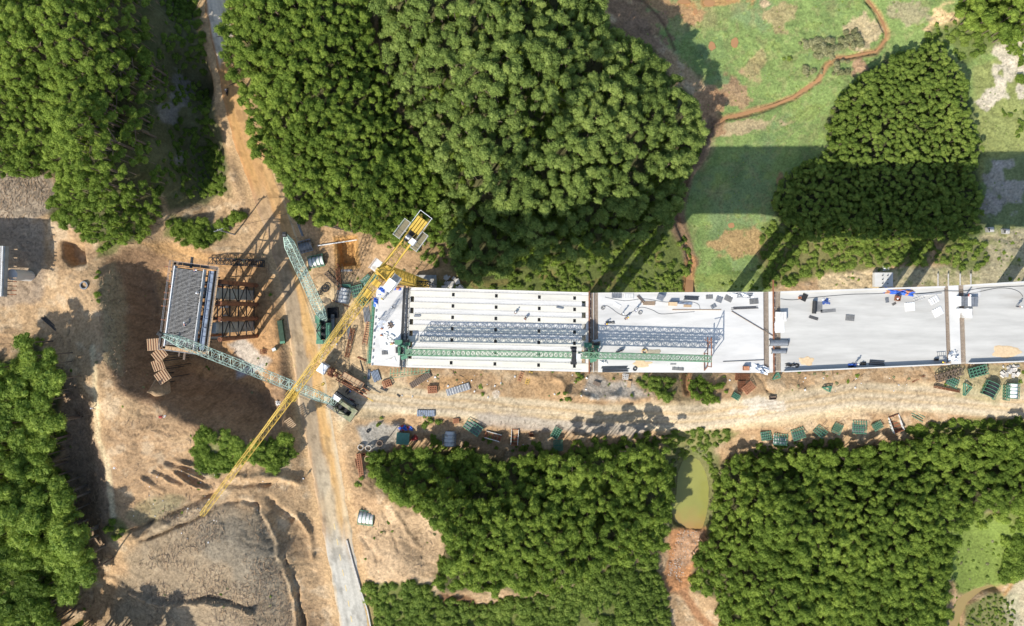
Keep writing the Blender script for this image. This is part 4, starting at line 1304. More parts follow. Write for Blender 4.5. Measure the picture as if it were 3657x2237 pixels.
# skirts of low growth along the wood edges and under thin canopy
for nm, (poly, sp, rad, hgt, kind) in STANDS.items():
    big_ = [(a, b) for a, b in poly]
    cxp, cyp = np.mean([a for a, _ in poly]), np.mean([b for _, b in poly])
    gx, gy, gz, a, b = scatter(poly, 1.9, 1.6, .5, .8)
    for i in range(len(gx)):
        bush.append((gx[i], gy[i], gz[i], RNG.uniform(.8, 1.6), RNG.uniform(0, 6.28), 1 if kind != 2 else 2, 1.2, 1))
# single tufts on open ground
gx, gy, gz, a, b = scatter([(250, 860), (1060, 860), (1060, 2300), (250, 2300)], 2.4, .2, .5, .16)
for i in range(len(gx)):
    if RNG.random() < .35:
        bush.append((gx[i], gy[i], gz[i] - .05, RNG.uniform(.15, .5), RNG.uniform(0, 6.28), 4 if RNG.random() < .5 else 1, .6, 1))
gx, gy, gz, a, b = scatter([(2250, -100), (3780, -100), (3780, 1000), (2480, 1040)], 1.9, .1, .5, .5)
for i in range(len(gx)):
    bush.append((gx[i], gy[i], gz[i] - .08, RNG.uniform(.12, .34), RNG.uniform(0, 6.28), 2 if RNG.random() < .8 else 4, .5, 1))
for x0, y0, x1, y1, den in ((1290, 1330, 3657, 1420, .3), (1290, 1850, 1560, 2070, .15), (3380, 1860, 3657, 2237, .6), (1000, 740, 1640, 1010, .15), (3520, 820, 3657, 1010, .5), (2880, 960, 3300, 1020, .3)):
    gx, gy, gz, a, b = scatter([(x0, y0), (x1, y0), (x1, y1), (x0, y1)], 1.5, .2, .5, den)
    for i in range(len(gx)):
        if RNG.random() < .6:
            bush.append((gx[i], gy[i], gz[i] - .05, RNG.uniform(.15, .6), RNG.uniform(0, 6.28), int(RNG.choice([1, 2, 4])), .6, 1))
bush = [q for q in bush if not (abs(q[0]) < 400 and -200 < q[1] < 200 and False)]
_bx = np.array([q[0] for q in bush])
_by = np.array([q[1] for q in bush])
_dr, _ = line_dist(_bx, _by, [tuple(a[:2]) for a in RP[::6]])
_a, _b = px_of(_bx, _by, np.array([q[2] for q in bush]))
_dp = poly_sdf(_a, _b, POND)
_dh, _ = line_dist(_a, _b, H0)
bush = [q for q, d, e, h in zip(bush, _dr, _dp, _dh) if d > 4.2 and e > 2 and h > 42]
gx, gy, gz, a, b = scatter([(2340, 1580), (2600, 1580), (2600, 1940), (2340, 1940)], .9, .2, .5, 1.0)
dp = poly_sdf(a, b, POND)
for i in range(len(gx)):
    if 3 < dp[i] < 26 and gy[i] > W(0, 1880, -13).y and RNG.random() < .85:
        bush.append((gx[i], gy[i], gz[i], RNG.uniform(.35, .9), RNG.uniform(0, 6.28), int(RNG.choice([1, 2, 2, 4])), 1.0, 1))
instancer('undergrowth', bush, 'bushes and tufts of low growth on the banks, clearings and wood edges', 'undergrowth')
print('bushes', len(bush))


# ------------------------------------------------------------------ dead brush, stubble and loose stones on the cleared ground
def litter(name, spots, m, label, cat, kind='stick'):
    mb = MB()
    r = random.Random(5)
    for poly, sp, lo, hi, dens in spots:
        gx, gy, gz, a, b = scatter(poly, sp, 0, .5, dens)
        for x, y, z in zip(gx, gy, gz):
            L = r.uniform(lo, hi)
            if kind == 'stick':
                an = r.uniform(0, 3.14) if r.random() < .4 else r.gauss(1.2, .5)
                dx, dy = math.cos(an) * L / 2, math.sin(an) * L / 2
                mb.bar((x - dx, y - dy, z + .05), (x + dx, y + dy, z + .05 + r.uniform(0, .35)), r.uniform(.035, .075))
            else:
                mb.box((x, y, z + L * .15), (L, L * r.uniform(.5, .9), L * .6), r.uniform(0, 3), r.uniform(-.4, .4), r.uniform(-.4, .4))
    o = mb.build(name, m, kind='stuff')
    return tag(o, label, cat)


LIT = [([(580, 1810), (760, 1800), (880, 1830), (980, 1910), (1030, 2050), (1050, 2330), (430, 2330), (440, 2130), (500, 1990)], .7, .25, 1.7, .5),
       ([(0, 650), (60, 620), (165, 640), (190, 700), (160, 770), (0, 790)], .6, .25, 1.2, .9),
       ([(250, 1400), (340, 1500), (380, 1700), (380, 1900), (300, 2000), (240, 1800)], 1.6, .4, 1.2, .6),
       ([(350, 960), (440, 950), (470, 1150), (440, 1380), (360, 1300)], 1.0, .4, 1.4, .8),
       ([(420, 1480), (700, 1560), (1000, 1680), (1030, 1760), (800, 1750), (500, 1900), (420, 1800)], 1.7, .3, 1.3, .5),
       ([(1290, 1860), (1560, 1880), (1560, 2060), (1320, 2070)], 1.5, .3, 1.3, .6)]
litter('dead_brush', LIT, 'wood_dark', 'dark dead brushwood littered over the cleared hillocks', 'brushwood')
litter('pale_brush', [(a, b * 1.25, c, d, e) for a, b, c, d, e in LIT], 'wood', 'pale dry sticks littered over the cleared hillocks', 'brushwood')
litter('timber_offcuts', [([(1090, 790), (1340, 1000), (1325, 1380), (1240, 1400), (1150, 1300), (1110, 1000)], 2.2, .5, 2.4, .6), ([(1330, 1330), (2100, 1340), (2080, 1400), (1350, 1400)], 2.6, .4, 1.8, .5), ([(2600, 1345), (3600, 1330), (3600, 1390), (2640, 1410)], 2.6, .4, 1.8, .5), ([(500, 890), (980, 930), (1000, 1300), (900, 1340), (560, 1300)], 2.8, .4, 1.8, .5), ([(1480, 1480), (2100, 1520), (2100, 1580), (1480, 1580)], 1.9, .5, 2.0, .7), ([(2700, 1530), (3200, 1480), (3220, 1560), (2720, 1600)], 1.8, .5, 2.0, .7)], 'wood_dark', 'dark offcuts of timber and bars strewn over the works yard', 'offcuts')
litter('river_gravel', [([(2425, 1895), (2505, 1895), (2500, 1970), (2450, 2030), (2430, 2110), (2375, 2080), (2395, 1990)], .45, .08, .24, .45)], 'stone', 'grey gravel washed out below the pond', 'gravel', 'stone')
litter('riprap', [([(3565, 1310), (3640, 1305), (3640, 1345), (3575, 1350)], 1.0, .5, 1.3, 1), ([(1585, 992), (1625, 985), (1650, 1012), (1645, 1030), (1580, 1030)], .9, .6, 1.3, 1)], 'stone', 'heaps of pale broken rock beside the deck', 'rubble', 'stone')
litter('yard_scraps', [([(1280, 1340), (2100, 1340), (2100, 1420), (1500, 1420), (1300, 1400)], 2.6, .15, .5, .3), ([(2600, 1350), (3600, 1340), (3600, 1400), (2640, 1420)], 2.6, .15, .5, .3), ([(500, 1560), (1040, 1700), (1000, 2000), (450, 1900)], 3.0, .12, .35, .3)], 'off_white', 'pale scraps and stones scattered on the bare earth', 'rubble', 'stone')
# ------------------------------------------------------------------ the bridge under construction
NE = [(1353, 1021), (1437, 1027), (2090, 1046), (2727, 1043), (3377, 1022), (3657, 1005), (3950, 985)]
SE = [(1332, 1304), (1433, 1312), (2116, 1330), (2729, 1332), (3387, 1302), (3657, 1292), (3950, 1280)]


def D(x, v, z=DECK_Z, zz=None):
    """Point of the deck: x along the photograph, v from 0 (far edge) to 1 (near edge); mapped at height z, set at height zz."""
    skew = float(np.interp(x, [1345, 1450, 2110, 2730, 3400, 3950], [-21, -12, 0, 2, 10, 10])) * (v - .5)
    xx = x + skew
    yn = float(np.interp(xx, [a for a, _ in NE], [b for _, b in NE]))
    ys = float(np.interp(xx, [a for a, _ in SE], [b for _, b in SE]))
    p = W(xx, yn + (ys - yn) * v, z)
    p.z = z if zz is None else zz
    return p


def hexa(mb, x0, x1, v0, v1, z0, z1, zm=DECK_Z):
    """A block of the deck between two places along it, two shares across it and two heights."""
    c = [D(x0, v0, zm), D(x1, v0, zm), D(x1, v1, zm), D(x0, v1, zm)]
    vs = [(p.x, p.y, z) for z in (z0, z1) for p in c]
    return mb.add(vs, [(0, 1, 2, 3), (7, 6, 5, 4), (0, 4, 5, 1), (1, 5, 6, 2), (2, 6, 7, 3), (3, 7, 4, 0)])


def slab_run(mb, x0, x1, z0, z1, v0=0.0, v1=1.0, step=110):
    n = max(1, int(round((x1 - x0) / step)))
    for i in range(n):
        hexa(mb, x0 + (x1 - x0) * i / n, x0 + (x1 - x0) * (i + 1) / n, v0, v1, z0, z1)


bridge = thing('bridge', 'long white concrete bridge deck under construction crossing the valley', 'bridge', (0, 0, 0))
# --- span of bare girders with their lids and openings
NG = 7
M['rebar_tan'] = mat('faded_rebar', (.26, .18, .13), .8, var=.2, scale=3)
M['joint_tan'] = mat('dusty_joint_concrete', (.42, .37, .29), .9, var=.25, scale=1.5)
lid_breaks = [1459, 1610, 1620, 1765, 1775, 1920, 1930, 2047, 2057, 2106]
for i in range(NG):
    vc = (i + .5) / NG
    g = MB()
    for sgn in (-1, 1):                    # webs of the trough
        hexa(g, 1459, 2106, vc + sgn * .030 - .006, vc + sgn * .030 + .006, 25.15, 26.72)
    hexa(g, 1459, 2106, vc - .030, vc + .030, 25.0, 25.148)
    gi = g.build('girder', 'girder', bridge)
    for sgn in (-1, 1):
        f = MB()
        a, b = (vc + sgn * .0362, vc + sgn * .0709)
        x0, x1 = 1474, 2078
        if (i == 0 and sgn < 0) or (i == NG - 1 and sgn > 0):
            x0, x1 = 1459, 2106
            b = vc + sgn * .0714
        hexa(f, x0, x1, min(a, b), max(a, b), 26.60, 26.80)
        e = vc + sgn * .050
        hexa(f, x0, x1, min(e, e + sgn * .004), max(e, e + sgn * .004), 26.802, 26.835)
        f.build('flange', 'girder', gi)
        for k0, k1 in ((1459, 1461.5), (2092, 2106)):
            if (i == 0 and sgn < 0) or (i == NG - 1 and sgn > 0):
                continue
            f = MB()
            hexa(f, k0, k1, min(a, b), max(a, b), 26.60, 26.81)
            f.build('diaphragm', 'girder', gi)
    w = .036
    for k in range(0, len(lid_breaks) - 1):
        x0, x1 = lid_breaks[k], lid_breaks[k + 1]
        l = MB()
        if k % 2 == 0:
            hexa(l, x0, x1, vc - w, vc + w, 26.74, 26.86)
        else:                              # beside an opening only narrow strips remain
            hexa(l, x0, x1, vc - w, vc - .022, 26.74, 26.86)
            hexa(l, x0, x1, vc + .022, vc + w, 26.74, 26.86)
        l.build('lid', 'lid', gi)
    st = MB()
    r = random.Random(i)
    for x in np.arange(1480, 2080, 5.0):  # stirrup loops along both lid edges
        for sgn in (-1, 1):
            p = D(x, vc + sgn * .041, DECK_Z, 26.80)
            st.box((p.x, p.y, 26.85), (.05, .12, .12))
    st.build('stirrup_row', 'concrete_grey', gi, kind='stuff')
# --- finished slabs
for x0, x1, m in ((1345, 1433, 'slab_white'), (2136, 2727, 'slab_white'), (2788, 3377, 'slab'), (3446, 3950, 'slab')):
    s = MB()
    slab_run(s, x0, x1, 26.72, 27.0)
    sl = s.build('deck_slab', m, bridge)
    if x0 > 1400:
        for i in range(NG):
            vc = (i + .5) / NG
            g = MB()
            hexa(g, x0 - 16, x1 + 16, vc - .034, vc + .034, 25.0, 26.6)
            g.build('girder', 'girder', bridge)
    else:
        g = MB()
        slab_run(g, x0 + 10, x1, 26.1, 26.715, .02, .98)
        g.build('end_block', 'concrete_grey', bridge)
# kerbs and parapets
for x0, x1, v0, v1, h in ((2788, 3377, 0, .022, .35), (3446, 3950, 0, .022, .45), (2797, 3380, .985, 1.0, .92), (3452, 3950, .985, 1.0, .92), (2136, 2727, 0, .008, .12), (1459, 2106, -.004, 0, .12)):
    s = MB()
    slab_run(s, x0, x1, 27.003 if x0 > 1500 else 26.803, 27.0 + h, v0, v1, 60)
    s.build('parapet' if h > .5 else 'kerb', 'concrete', bridge)
# --- joints between spans: cross beams with rebar bays on both sides
for (a0, a1, b0, b1, c0, c1) in ((2107, 2119, 2119.3, 2121, 2121.3, 2135.7), (2727.3, 2746, 2746.3, 2766, 2766.3, 2787.7), (3377.3, 3392, 3392.3, 3428, 3428.3, 3445.7)):
    m = MB()
    hexa(m, a0, a1, 0, 1, 26.2, 26.66)
    hexa(m, c0, c1, 0, 1, 26.2, 26.66)
    m.build('joint_bay', 'joint_tan', bridge)
    m = MB()
    hexa(m, b0, b1, 0, 1, 26.3, 26.985)
    m.build('cross_beam', 'concrete', bridge)
    m = MB()
    for q0, q1 in ((a0, a1), (c0, c1)):
        for v in np.arange(.01, .995, .021):
            p, q = D(q0, v, DECK_Z, 26.86), D(q1, v, DECK_Z, 26.86)
            m.bar(p, q, .035)
        for t_ in (.15, .38, .62, .85):
            x = q0 + (q1 - q0) * t_
            m.bar(D(x, .005, DECK_Z, 26.9), D(x, .995, DECK_Z, 26.9), .045)
    m.build('rebar_mat', 'rebar_tan', bridge, kind='stuff')
m = MB()
hexa(m, 1433.3, 1459, 0, 1, 26.0, 26.55)
m.build('joint_bay', 'concrete', bridge)
# end-of-slab starter bars and bearing blocks at the free end
m = MB()
for v in np.arange(.03, .98, .012):
    p, q = D(1433, v, DECK_Z, 26.9), D(1440, v, DECK_Z, 26.9)
    m.bar(p, q, .03)
m.build('starter_bars', 'rebar', bridge, kind='stuff')
for v in np.arange(.30, .99, .085):
    m = MB()
    hexa(m, 1338 + 0, 1341.5, v, v + .028, 26.6, 27.1)
    m.build('bearing_block', 'steel_grey', bridge)
m = MB()
hexa(m, 1335, 1344.7, .0, 1, 26.3, 26.9)
m.build('edge_form', 'off_white', bridge)
# --- piers: cap beam on two round columns and a pile cap
for xc in (1440, 2121, 2757, 3411, 3900):
    m = MB()
    hexa(m, xc - 26, xc + 26, .03, .97, 22.9, 24.97)
    pc = m.build('pier_cap', 'concrete_grey', bridge)
    for v in (.30, .70):
        p = D(xc, v)
        gz = float(ground_z(p.x, p.y)[0])
        m = MB()
        m.tube((p.x, p.y, gz - 1), (p.x, p.y, 22.9), 1.45, 20)
        cl = m.build('column', 'concrete_grey', bridge)
    p = D(xc, .5)
    gz = float(ground_z(p.x, p.y)[0])
    m = MB()
    m.box((p.x, p.y, gz - .2), (5.5, 13, 1.6))
    m.build('pile_cap', 'concrete_grey', bridge)
    for i in range(NG):
        for dx in (-14, 14):
            q = D(xc + dx, (i + .5) / NG)
            m = MB()
            m.box((q.x, q.y, 24.985), (.6, .6, .05))
# --- launching rails across the pier tops
for lab, x, v0, v1, mm_, w in (('dark steel launching rail across the deck behind the end slab', 1440, -.05, 1.03, 'steel_dark', .32),
                               ('second thin dark rail at the girder ends beside the end slab', 1453, -.01, 1.0, 'steel_dark', .2),
                               ('rusty launching rail under the feet of the green girder gantry', 2104, -.02, 1.02, 'rust', .28),
                               ('long rusty rail that sticks out past the far deck edge', 2762, -.145, 1.02, 'rust', .26)):
    t = thing('launching_rail', lab, 'rail', D(x, .5, DECK_Z, 27.0), 0, 'launching rails on the pier tops')
    o0 = t.location
    m = MB()
    p, q = D(x, v0, DECK_Z, 27.12), D(x, v1, DECK_Z, 27.12)
    m.bar(p - o0, q - o0, w, .22)
    m.build('rail_head', mm_, t)
    k = 0
    for v in np.arange(max(0.02, v0), v1 - .02, .06):
        p = D(x, v, DECK_Z, 27.02) - o0
        m = MB()
        m.box(p + Vector((w * .9, 0, .05)), (.16, .22, .1))
        m.build('sleeper', 'concrete' if k % 2 else 'steel_dark', t)
        k += 1
# edge scaffold brackets below the end slab
t = thing('edge_scaffold', 'green tube scaffold hung along the free end of the deck', 'scaffold', D(1330, .5, DECK_Z, 24), 0)
o0 = t.location.copy()
m = MB()
for v in np.arange(.2, 1.0, .045):
    a, b = D(1322, v, DECK_Z, 26.6), D(1335, v, DECK_Z, 26.6)
    m.bar(a - o0, b - o0, .07)
    m.bar(a - o0, Vector((a.x, a.y, 23.5)) - o0, .07)
    m.bar(Vector((a.x, a.y, 23.5)) - o0, b - o0, .07)
for x, z in ((1322, 26.6), (1328, 26.6), (1322, 25.4), (1322, 23.5), (1322, 27.5)):
    m.bar(D(x, .18, DECK_Z, z) - o0, D(x, .99, DECK_Z, z) - o0, .08)
m.build('scaffold_tubes', 'steel_green', t, kind='stuff')
m = MB()
a, b, c, d = D(1323, .2, DECK_Z, 26.5) - o0, D(1333, .2, DECK_Z, 26.5) - o0, D(1333, .98, DECK_Z, 26.5) - o0, D(1323, .98, DECK_Z, 26.5) - o0
m.add([a, b, c, d, a + Vector((0, 0, .05)), b + Vector((0, 0, .05)), c + Vector((0, 0, .05)), d + Vector((0, 0, .05))], [(0, 1, 2, 3), (7, 6, 5, 4), (0, 4, 5, 1), (1, 5, 6, 2), (2, 6, 7, 3), (3, 7, 4, 0)])
m.build('walkway', 'steel_green', t)
# south side bracket trusses under the end slab
t = thing('bracket_scaffold', 'green scaffold brackets under the near corner of the end slab', 'scaffold', W(1470, 1322, 22), 0)
o0 = t.location.copy()
m = MB()
for i in range(12):
    x = 1395 + i * 12.5
    L = 30 - i * 1.6
    a, b = W(x, 1316, 24.5), W(x - 2, 1316 + L, 22.0)
    m.bar(a - o0, b - o0, .09)
    m.bar(b - o0, Vector((b.x, b.y, 19)) - o0, .08)
a, b = W(1392, 1352, 22), W(1535, 1330, 22)
m.bar(a - o0, b - o0, .1)
m.bar(W(1392, 1335, 23) - o0, W(1535, 1322, 23) - o0, .1)
m.build('bracket_frame', 'steel_green', t, kind='stuff')


# ------------------------------------------------------------------ lattice helper
def lattice(parent, p0, p1, w0, w1, h0, h1, bays, m_, t_ch=.12, t_br=.07, up=Vector((0, 0, 1)), tri=False, name='chord'):
    """A lattice beam from p0 to p1: chords as parts, lacing as one part of fine bars."""
    p0, p1 = Vector(p0), Vector(p1)
    d = (p1 - p0).normalized()
    side = d.cross(up).normalized()
    u = side.cross(d).normalized()

    def cor(t):
        c = p0.lerp(p1, t)
        w = (w0 + (w1 - w0) * t) / 2
        h = (h0 + (h1 - h0) * t) / 2
        if tri:
            return [c + side * w - u * h, c - side * w - u * h, c + u * h]
        return [c + side * w - u * h, c - side * w - u * h, c - side * w + u * h, c + side * w + u * h]
    n = 3 if tri else 4
    for j in range(n):
        mb = MB()
        mb.bar(cor(0)[j], cor(1)[j], t_ch)
        mb.build(name, m_, parent)
    mb = MB()
    for i in range(bays):
        a, b = cor(i / bays), cor((i + 1) / bays)
        mid = cor((i + .5) / bays)
        for j in range(n):
            k = (j + 1) % n
            mb.bar(a[j], a[k], t_br)
            if i % 2:
                mb.bar(a[j], b[k], t_br)
            else:
                mb.bar(a[k], b[j], t_br)
    a = cor(1)
    for j in range(n):
        mb.bar(a[j], a[(j + 1) % n], t_br)
    mb.build('lattice_bracing', m_, parent, kind='stuff')
    return cor


# ------------------------------------------------------------------ launching gantry: two truss lengths over the girders
GZ = 31.2
tA = thing('launching_gantry', 'long green lattice launching gantry standing over the white girders', 'gantry', D(1780, .8, DECK_Z, 27.0), 0)
o0 = tA.location.copy()
P = [W(1450, 1260, GZ + 1.4), W(2048, 1270, GZ + 1.4), W(2541, 1283, GZ + 1.4)]
for (a, b, n) in ((P[0], P[1], 34), (P[1] + Vector((1.2, 0, 0)), P[2], 27)):
    for zc in (GZ + .85, GZ - .95):
        lattice(tA, Vector((a.x, a.y, zc)) - o0, Vector((b.x, b.y, zc)) - o0, 1.15, 1.15, 1.15, 1.15, n, 'truss_green', .15, .085)
    mb = MB()
    for k in range(n // 2 + 1):
        c = Vector((a.x, a.y, GZ)) .lerp(Vector((b.x, b.y, GZ)), k / (n // 2)) - o0
        for s_ in (-.52, .52):
            mb.bar(c + Vector((0, s_, .32)), c + Vector((0, s_, -.42)), .09)
    mb.build('post', 'truss_green', tA, kind='stuff')
    mb = MB()
    for s_ in (-.57, .57):
        mb.bar(Vector((a.x, a.y + s_, GZ + 1.46)) - o0, Vector((b.x, b.y + s_, GZ + 1.46)) - o0, .1, .06)
    mb.build('trolley_rail', 'concrete_grey', tA)
# support legs
for (x, y, w, hgt) in ((1437, 1252, 2.0, 4.2), (2117, 1262, 2.2, 4.2)):
    c = W(x, y, 29) - o0
    c.z = 0
    for dx, dy in ((-.7, -.9), (.7, -.9), (-.7, .9), (.7, .9)):
        mb = MB()
        mb.bar(c + Vector((dx, dy, .1)), c + Vector((dx * .6, dy * .8, hgt - 1)), .26)
        mb.build('leg', 'steel_green', tA)
    mb = MB()
    for z in (.5, 1.8, 2.9):
        mb.bar(c + Vector((-.7, -.9, z)), c + Vector((.7, -.9, z)), .14)
        mb.bar(c + Vector((-.7, .9, z)), c + Vector((.7, .9, z)), .14)
        mb.bar(c + Vector((-.7, -.9, z)), c + Vector((-.7, .9, z)), .14)
        mb.bar(c + Vector((.7, -.9, z)), c + Vector((.7, .9, z)), .14)
    mb.bar(c + Vector((-.7, -.9, .3)), c + Vector((-.7, .9, 2.9)), .12)
    mb.bar(c + Vector((.7, .9, .3)), c + Vector((.7, -.9, 2.9)), .12)
    mb.build('leg_bracing', 'steel_green', tA)
    mb = MB()
    mb.box(c + Vector((-.9, 1.6, 1.0)), (1.5, 1.0, .9))
    mb.box(c + Vector((.9, 1.4, .7)), (1.0, .9, 1.1))
    mb.box(c + Vector((.2, -1.5, .6)), (1.3, .7, .8), .3)
    mb.build('winch_box', 'steel_green', tA)
    mb = MB()
    mb.tube(c + Vector((-1.2, -.6, .5)), c + Vector((-1.2, .6, .5)), .42, 12)
    mb.tube(c + Vector((.2, 1.9, 1.7)), c + Vector((1.4, 1.9, 1.7)), .3, 12)
    mb.build('winch_drum', 'steel_dark', tA)
mb = MB()
for dy in (-1.6, 1.6):
    c = W(2050, 1271, GZ + 1.4) - o0
    mb.box(c + Vector((0, dy * .62, -.4)), (.9, .9, 1.5))
    mb.box(c + Vector((0, dy * .95, -1.2)), (1.1, .5, 2.2))
mb.box(W(2050, 1271, GZ + 1.8) - o0 + Vector((0, 0, 0)), (.8, 1.5, .5))
mb.build('trolley', 'steel_dark', tA)
mb = MB()
mb.box(W(2064, 1273, GZ + 1.5) - o0, (.9, 1.0, .9))
mb.build('motor_cover', 'white', tA)
# nose leg
e = W(2541, 1283, GZ) - o0
g = D(2531, 1.0, DECK_Z, 27.0) - o0
mb = MB()
for z in (-1.4, 1.35):
    mb.bar(e + Vector((-.4, -1.5, z)), e + Vector((-.4, 4.4, z + .1)), .16)
mb.bar(e + Vector((-.4, 4.4, 1.4)), e + Vector((-.4, 2.2, -1.4)), .12)
mb.bar(e + Vector((-.4, 3.2, 1.4)), e + Vector((-1.4, 3.9, .2)), .12)
mb.bar(e + Vector((-.4, -1.5, -1.4)), e + Vector((-.4, -1.5, 1.4)), .14)
mb.bar(e + Vector((-.4, -1.5, -1.2)), e + Vector((-.4, -2.6, -3.9)), .14)
mb.bar(e + Vector((-.4, 1.0, -1.2)), e + Vector((-.4, 1.0, -4.1)), .14)
mb.bar(e + Vector((-.4, -2.6, -3.9)), e + Vector((-.4, 1.0, -4.1)), .14)
mb.build('nose_leg', 'rust', tA)
# ------------------------------------------------------------------ tower crane
M['platform_mesh'] = mat('dull_walkway_mesh', (.20, .17, .10), .7, var=.25, scale=5)
JZ = 58.0
base = G(1519, 1012)
top = W(1372, 972, JZ)
base = Vector((top.x, top.y, float(ground_z(top.x, top.y)[0])))
tc = thing('tower_crane', 'yellow tower crane whose long jib crosses the dirt road', 'crane', base)
H = JZ - base.z
yaw = math.atan2((W(730, 1836, JZ) - W(1385, 962, JZ)).y, (W(730, 1836, JZ) - W(1385, 962, JZ)).x)
mb = MB()
mb.box((0, 0, .6), (5, 5, 1.6))
mb.build('foundation', 'concrete_grey', tc)
cor = lattice(tc, (0, 0, 1.2), (0, 0, H - 2.6), 1.9, 1.9, 1.9, 1.9, 27, 'steel_yellow', .2, .1, up=Vector((0, 1, 0)), name='mast_chord')
mb = MB()
for k in range(1, 9):
    z = 1.2 + (H - 3.8) * k / 9
    mb.box((0, 0, z), (1.6, 1.6, .06))
    mb.bar((.5, .5, z), (.3, .3, z - 5.4), .35, .05)
mb.build('ladder_landing', 'steel_yellow', tc, kind='stuff')
u = Vector((math.cos(yaw), math.sin(yaw), 0))
s = Vector((-u.y, u.x, 0))
Z3 = Vector((0, 0, 1))
mb = MB()
mb.tube((0, 0, H - 2.6), (0, 0, H - 1.7), 1.35, 16)
mb.box((0, 0, H - 1.2), (2.3, 2.3, .9), yaw)
mb.build('slewing_ring', 'steel_yellow', tc)
mb = MB()
for a, b in ((-1, -1), (-1, 1), (1, -1), (1, 1)):
    mb.bar(u * a * .9 + s * b * .8 + Z3 * (H - .8), Z3 * (H + 6.2) + u * a * .15 + s * b * .12, .2)
for k in (1.2, 2.8, 4.3):
    w = .9 - k * .11
    for a, b, c, d in ((-1, -1, 1, -1), (1, -1, 1, 1), (1, 1, -1, 1), (-1, 1, -1, -1)):
        mb.bar(u * a * w + s * b * w + Z3 * (H - .8 + k), u * c * w + s * d * w + Z3 * (H - .8 + k), .12)
mb.build('tower_head', 'steel_yellow', tc)
# jib: triangular, slightly rising
jl = (W(728, 1840, JZ) - top).length
j0, j1 = u * 1.2 + Z3 * H, u * jl + Z3 * (H + .6)
lattice(tc, j0 + u * 0, j0.lerp(j1, .62), 1.25, 1.1, 1.3, 1.1, 26, 'steel_yellow', .12, .06, tri=True, name='jib_chord')
lattice(tc, j0.lerp(j1, .62), j1, 1.05, .9, 1.1, .7, 15, 'steel_yellow', .10, .045, tri=True, name='jib_chord')
mb = MB()
for t_ in (.33, .72):
    q = j0.lerp(j1, t_) + Z3 * .7
    a = Z3 * (H + 6.1)
    mb.bar(a + s * .1, q + s * .1, .07)
    mb.bar(a - s * .1, q - s * .1, .07)
mb.build('tie_bar', 'steel_yellow', tc)
mb = MB()
q = j0.lerp(j1, .50)
mb.box(q - Z3 * 1.0, (1.6, 1.4, .35), yaw)
mb.bar(q + s * .9 - u * .6 - Z3 * .9, q + s * .9 + u * .6 - Z3 * .9, .08)
mb.bar(q - s * 1.0 - u * .6 - Z3 * .9, q - s * 1.0 + u * .6 - Z3 * .9, .08)
mb.build('trolley', 'steel_yellow', tc)
mb = MB()
mb.bar(q - Z3 * 1.2 + s * .2, q - Z3 * 20 + s * .2, .04)
mb.bar(q - Z3 * 1.2 - s * .2, q - Z3 * 20 - s * .2, .04)
mb.box(q - Z3 * 20.4, (.6, .35, .9), yaw)
mb.build('hook_block', 'steel_yellow', tc)
mb = MB()
mb.box(j0 + u * 3.2 + Z3 * .2, (1.3, 1.0, .9), yaw)
mb.box(j0 + u * 1.0 + s * .2 + Z3 * .2, (1.0, 1.2, .8), yaw)
mb.build('hoist_motor', 'steel_yellow', tc)
# counter jib: two girders, deck with machinery, platforms with rails, ballast
cl = (W(1512, 768, JZ) - top).length
for b in (-1, 1):
    mb = MB()
    mb.bar(-u * .8 + s * b * .75 + Z3 * H, -u * cl + s * b * .75 + Z3 * H, .26, .4)
    mb.build('counter_jib_girder', 'steel_yellow', tc)
mb = MB()
n = 9
for k in range(n):
    a, b = -u * (.8 + (cl - 1) * k / n), -u * (.8 + (cl - 1) * (k + 1) / n)
    mb.bar(a + s * .75 + Z3 * H, b - s * .75 + Z3 * H, .09)
    mb.bar(a + s * .75 + Z3 * H, a - s * .75 + Z3 * H, .09)
for b_ in (-1, 1):
    mb.bar(Z3 * (H + 6.1), -u * (cl - 2) + s * b_ * .7 + Z3 * (H + .2), .08)
mb.build('counter_jib_bracing', 'steel_yellow', tc)
for b in (-1, 1):
    mb = MB()
    c = -u * (cl - 3.9) + s * b * 1.75 + Z3 * (H + .1)
    mb.box(c, (3.2, 1.2, .07), yaw)
    mb.build('side_platform', 'platform_mesh', tc)
    mb = MB()
    L = [(-1.6, -.6), (1.6, -.6), (1.6, .6), (-1.6, .6)]
    for zz in (.55, 1.1):
        for k in range(4):
            p0, p1 = L[k], L[(k + 1) % 4]
            mb.bar(c + u * p0[0] + s * p0[1] + Z3 * zz, c + u * p1[0] + s * p1[1] + Z3 * zz, .045)
    for p0 in L + [(0, -.75), (0, .75)]:
        mb.bar(c + u * p0[0] + s * p0[1], c + u * p0[0] + s * p0[1] + Z3 * 1.1, .06)
    mb.build('guard_rail', 'off_white', tc)
mb = MB()
mb.box(-u * (cl - 3.9) + Z3 * (H + .15), (2.6, 1.4, .1), yaw)
mb.build('machinery_deck', 'steel_dark', tc)
mb = MB()
mb.tube(-u * (cl - 4.4) - s * .5 + Z3 * (H + .7), -u * (cl - 4.4) + s * .5 + Z3 * (H + .7), .42, 14)
mb.build('winch_drum', 'steel_grey', tc)
mb = MB()
mb.box(-u * (cl - 4.6) - s * .95 * -1 + Z3 * (H + .9), (1.0, .9, 1.4), yaw)
mb.build('electric_cabinet', 'white', tc)
for k in range(4):
    mb = MB()
    mb.box(-u * (cl - 1.9 + .0) - u * (-1.2 + .0) * 0 + s * (-.75 + .5 * k) + Z3 * (H - .5), (2.6, .4, 2.6), yaw)
    mb.build('ballast_block', 'steel_yellow', tc)
mb = MB()
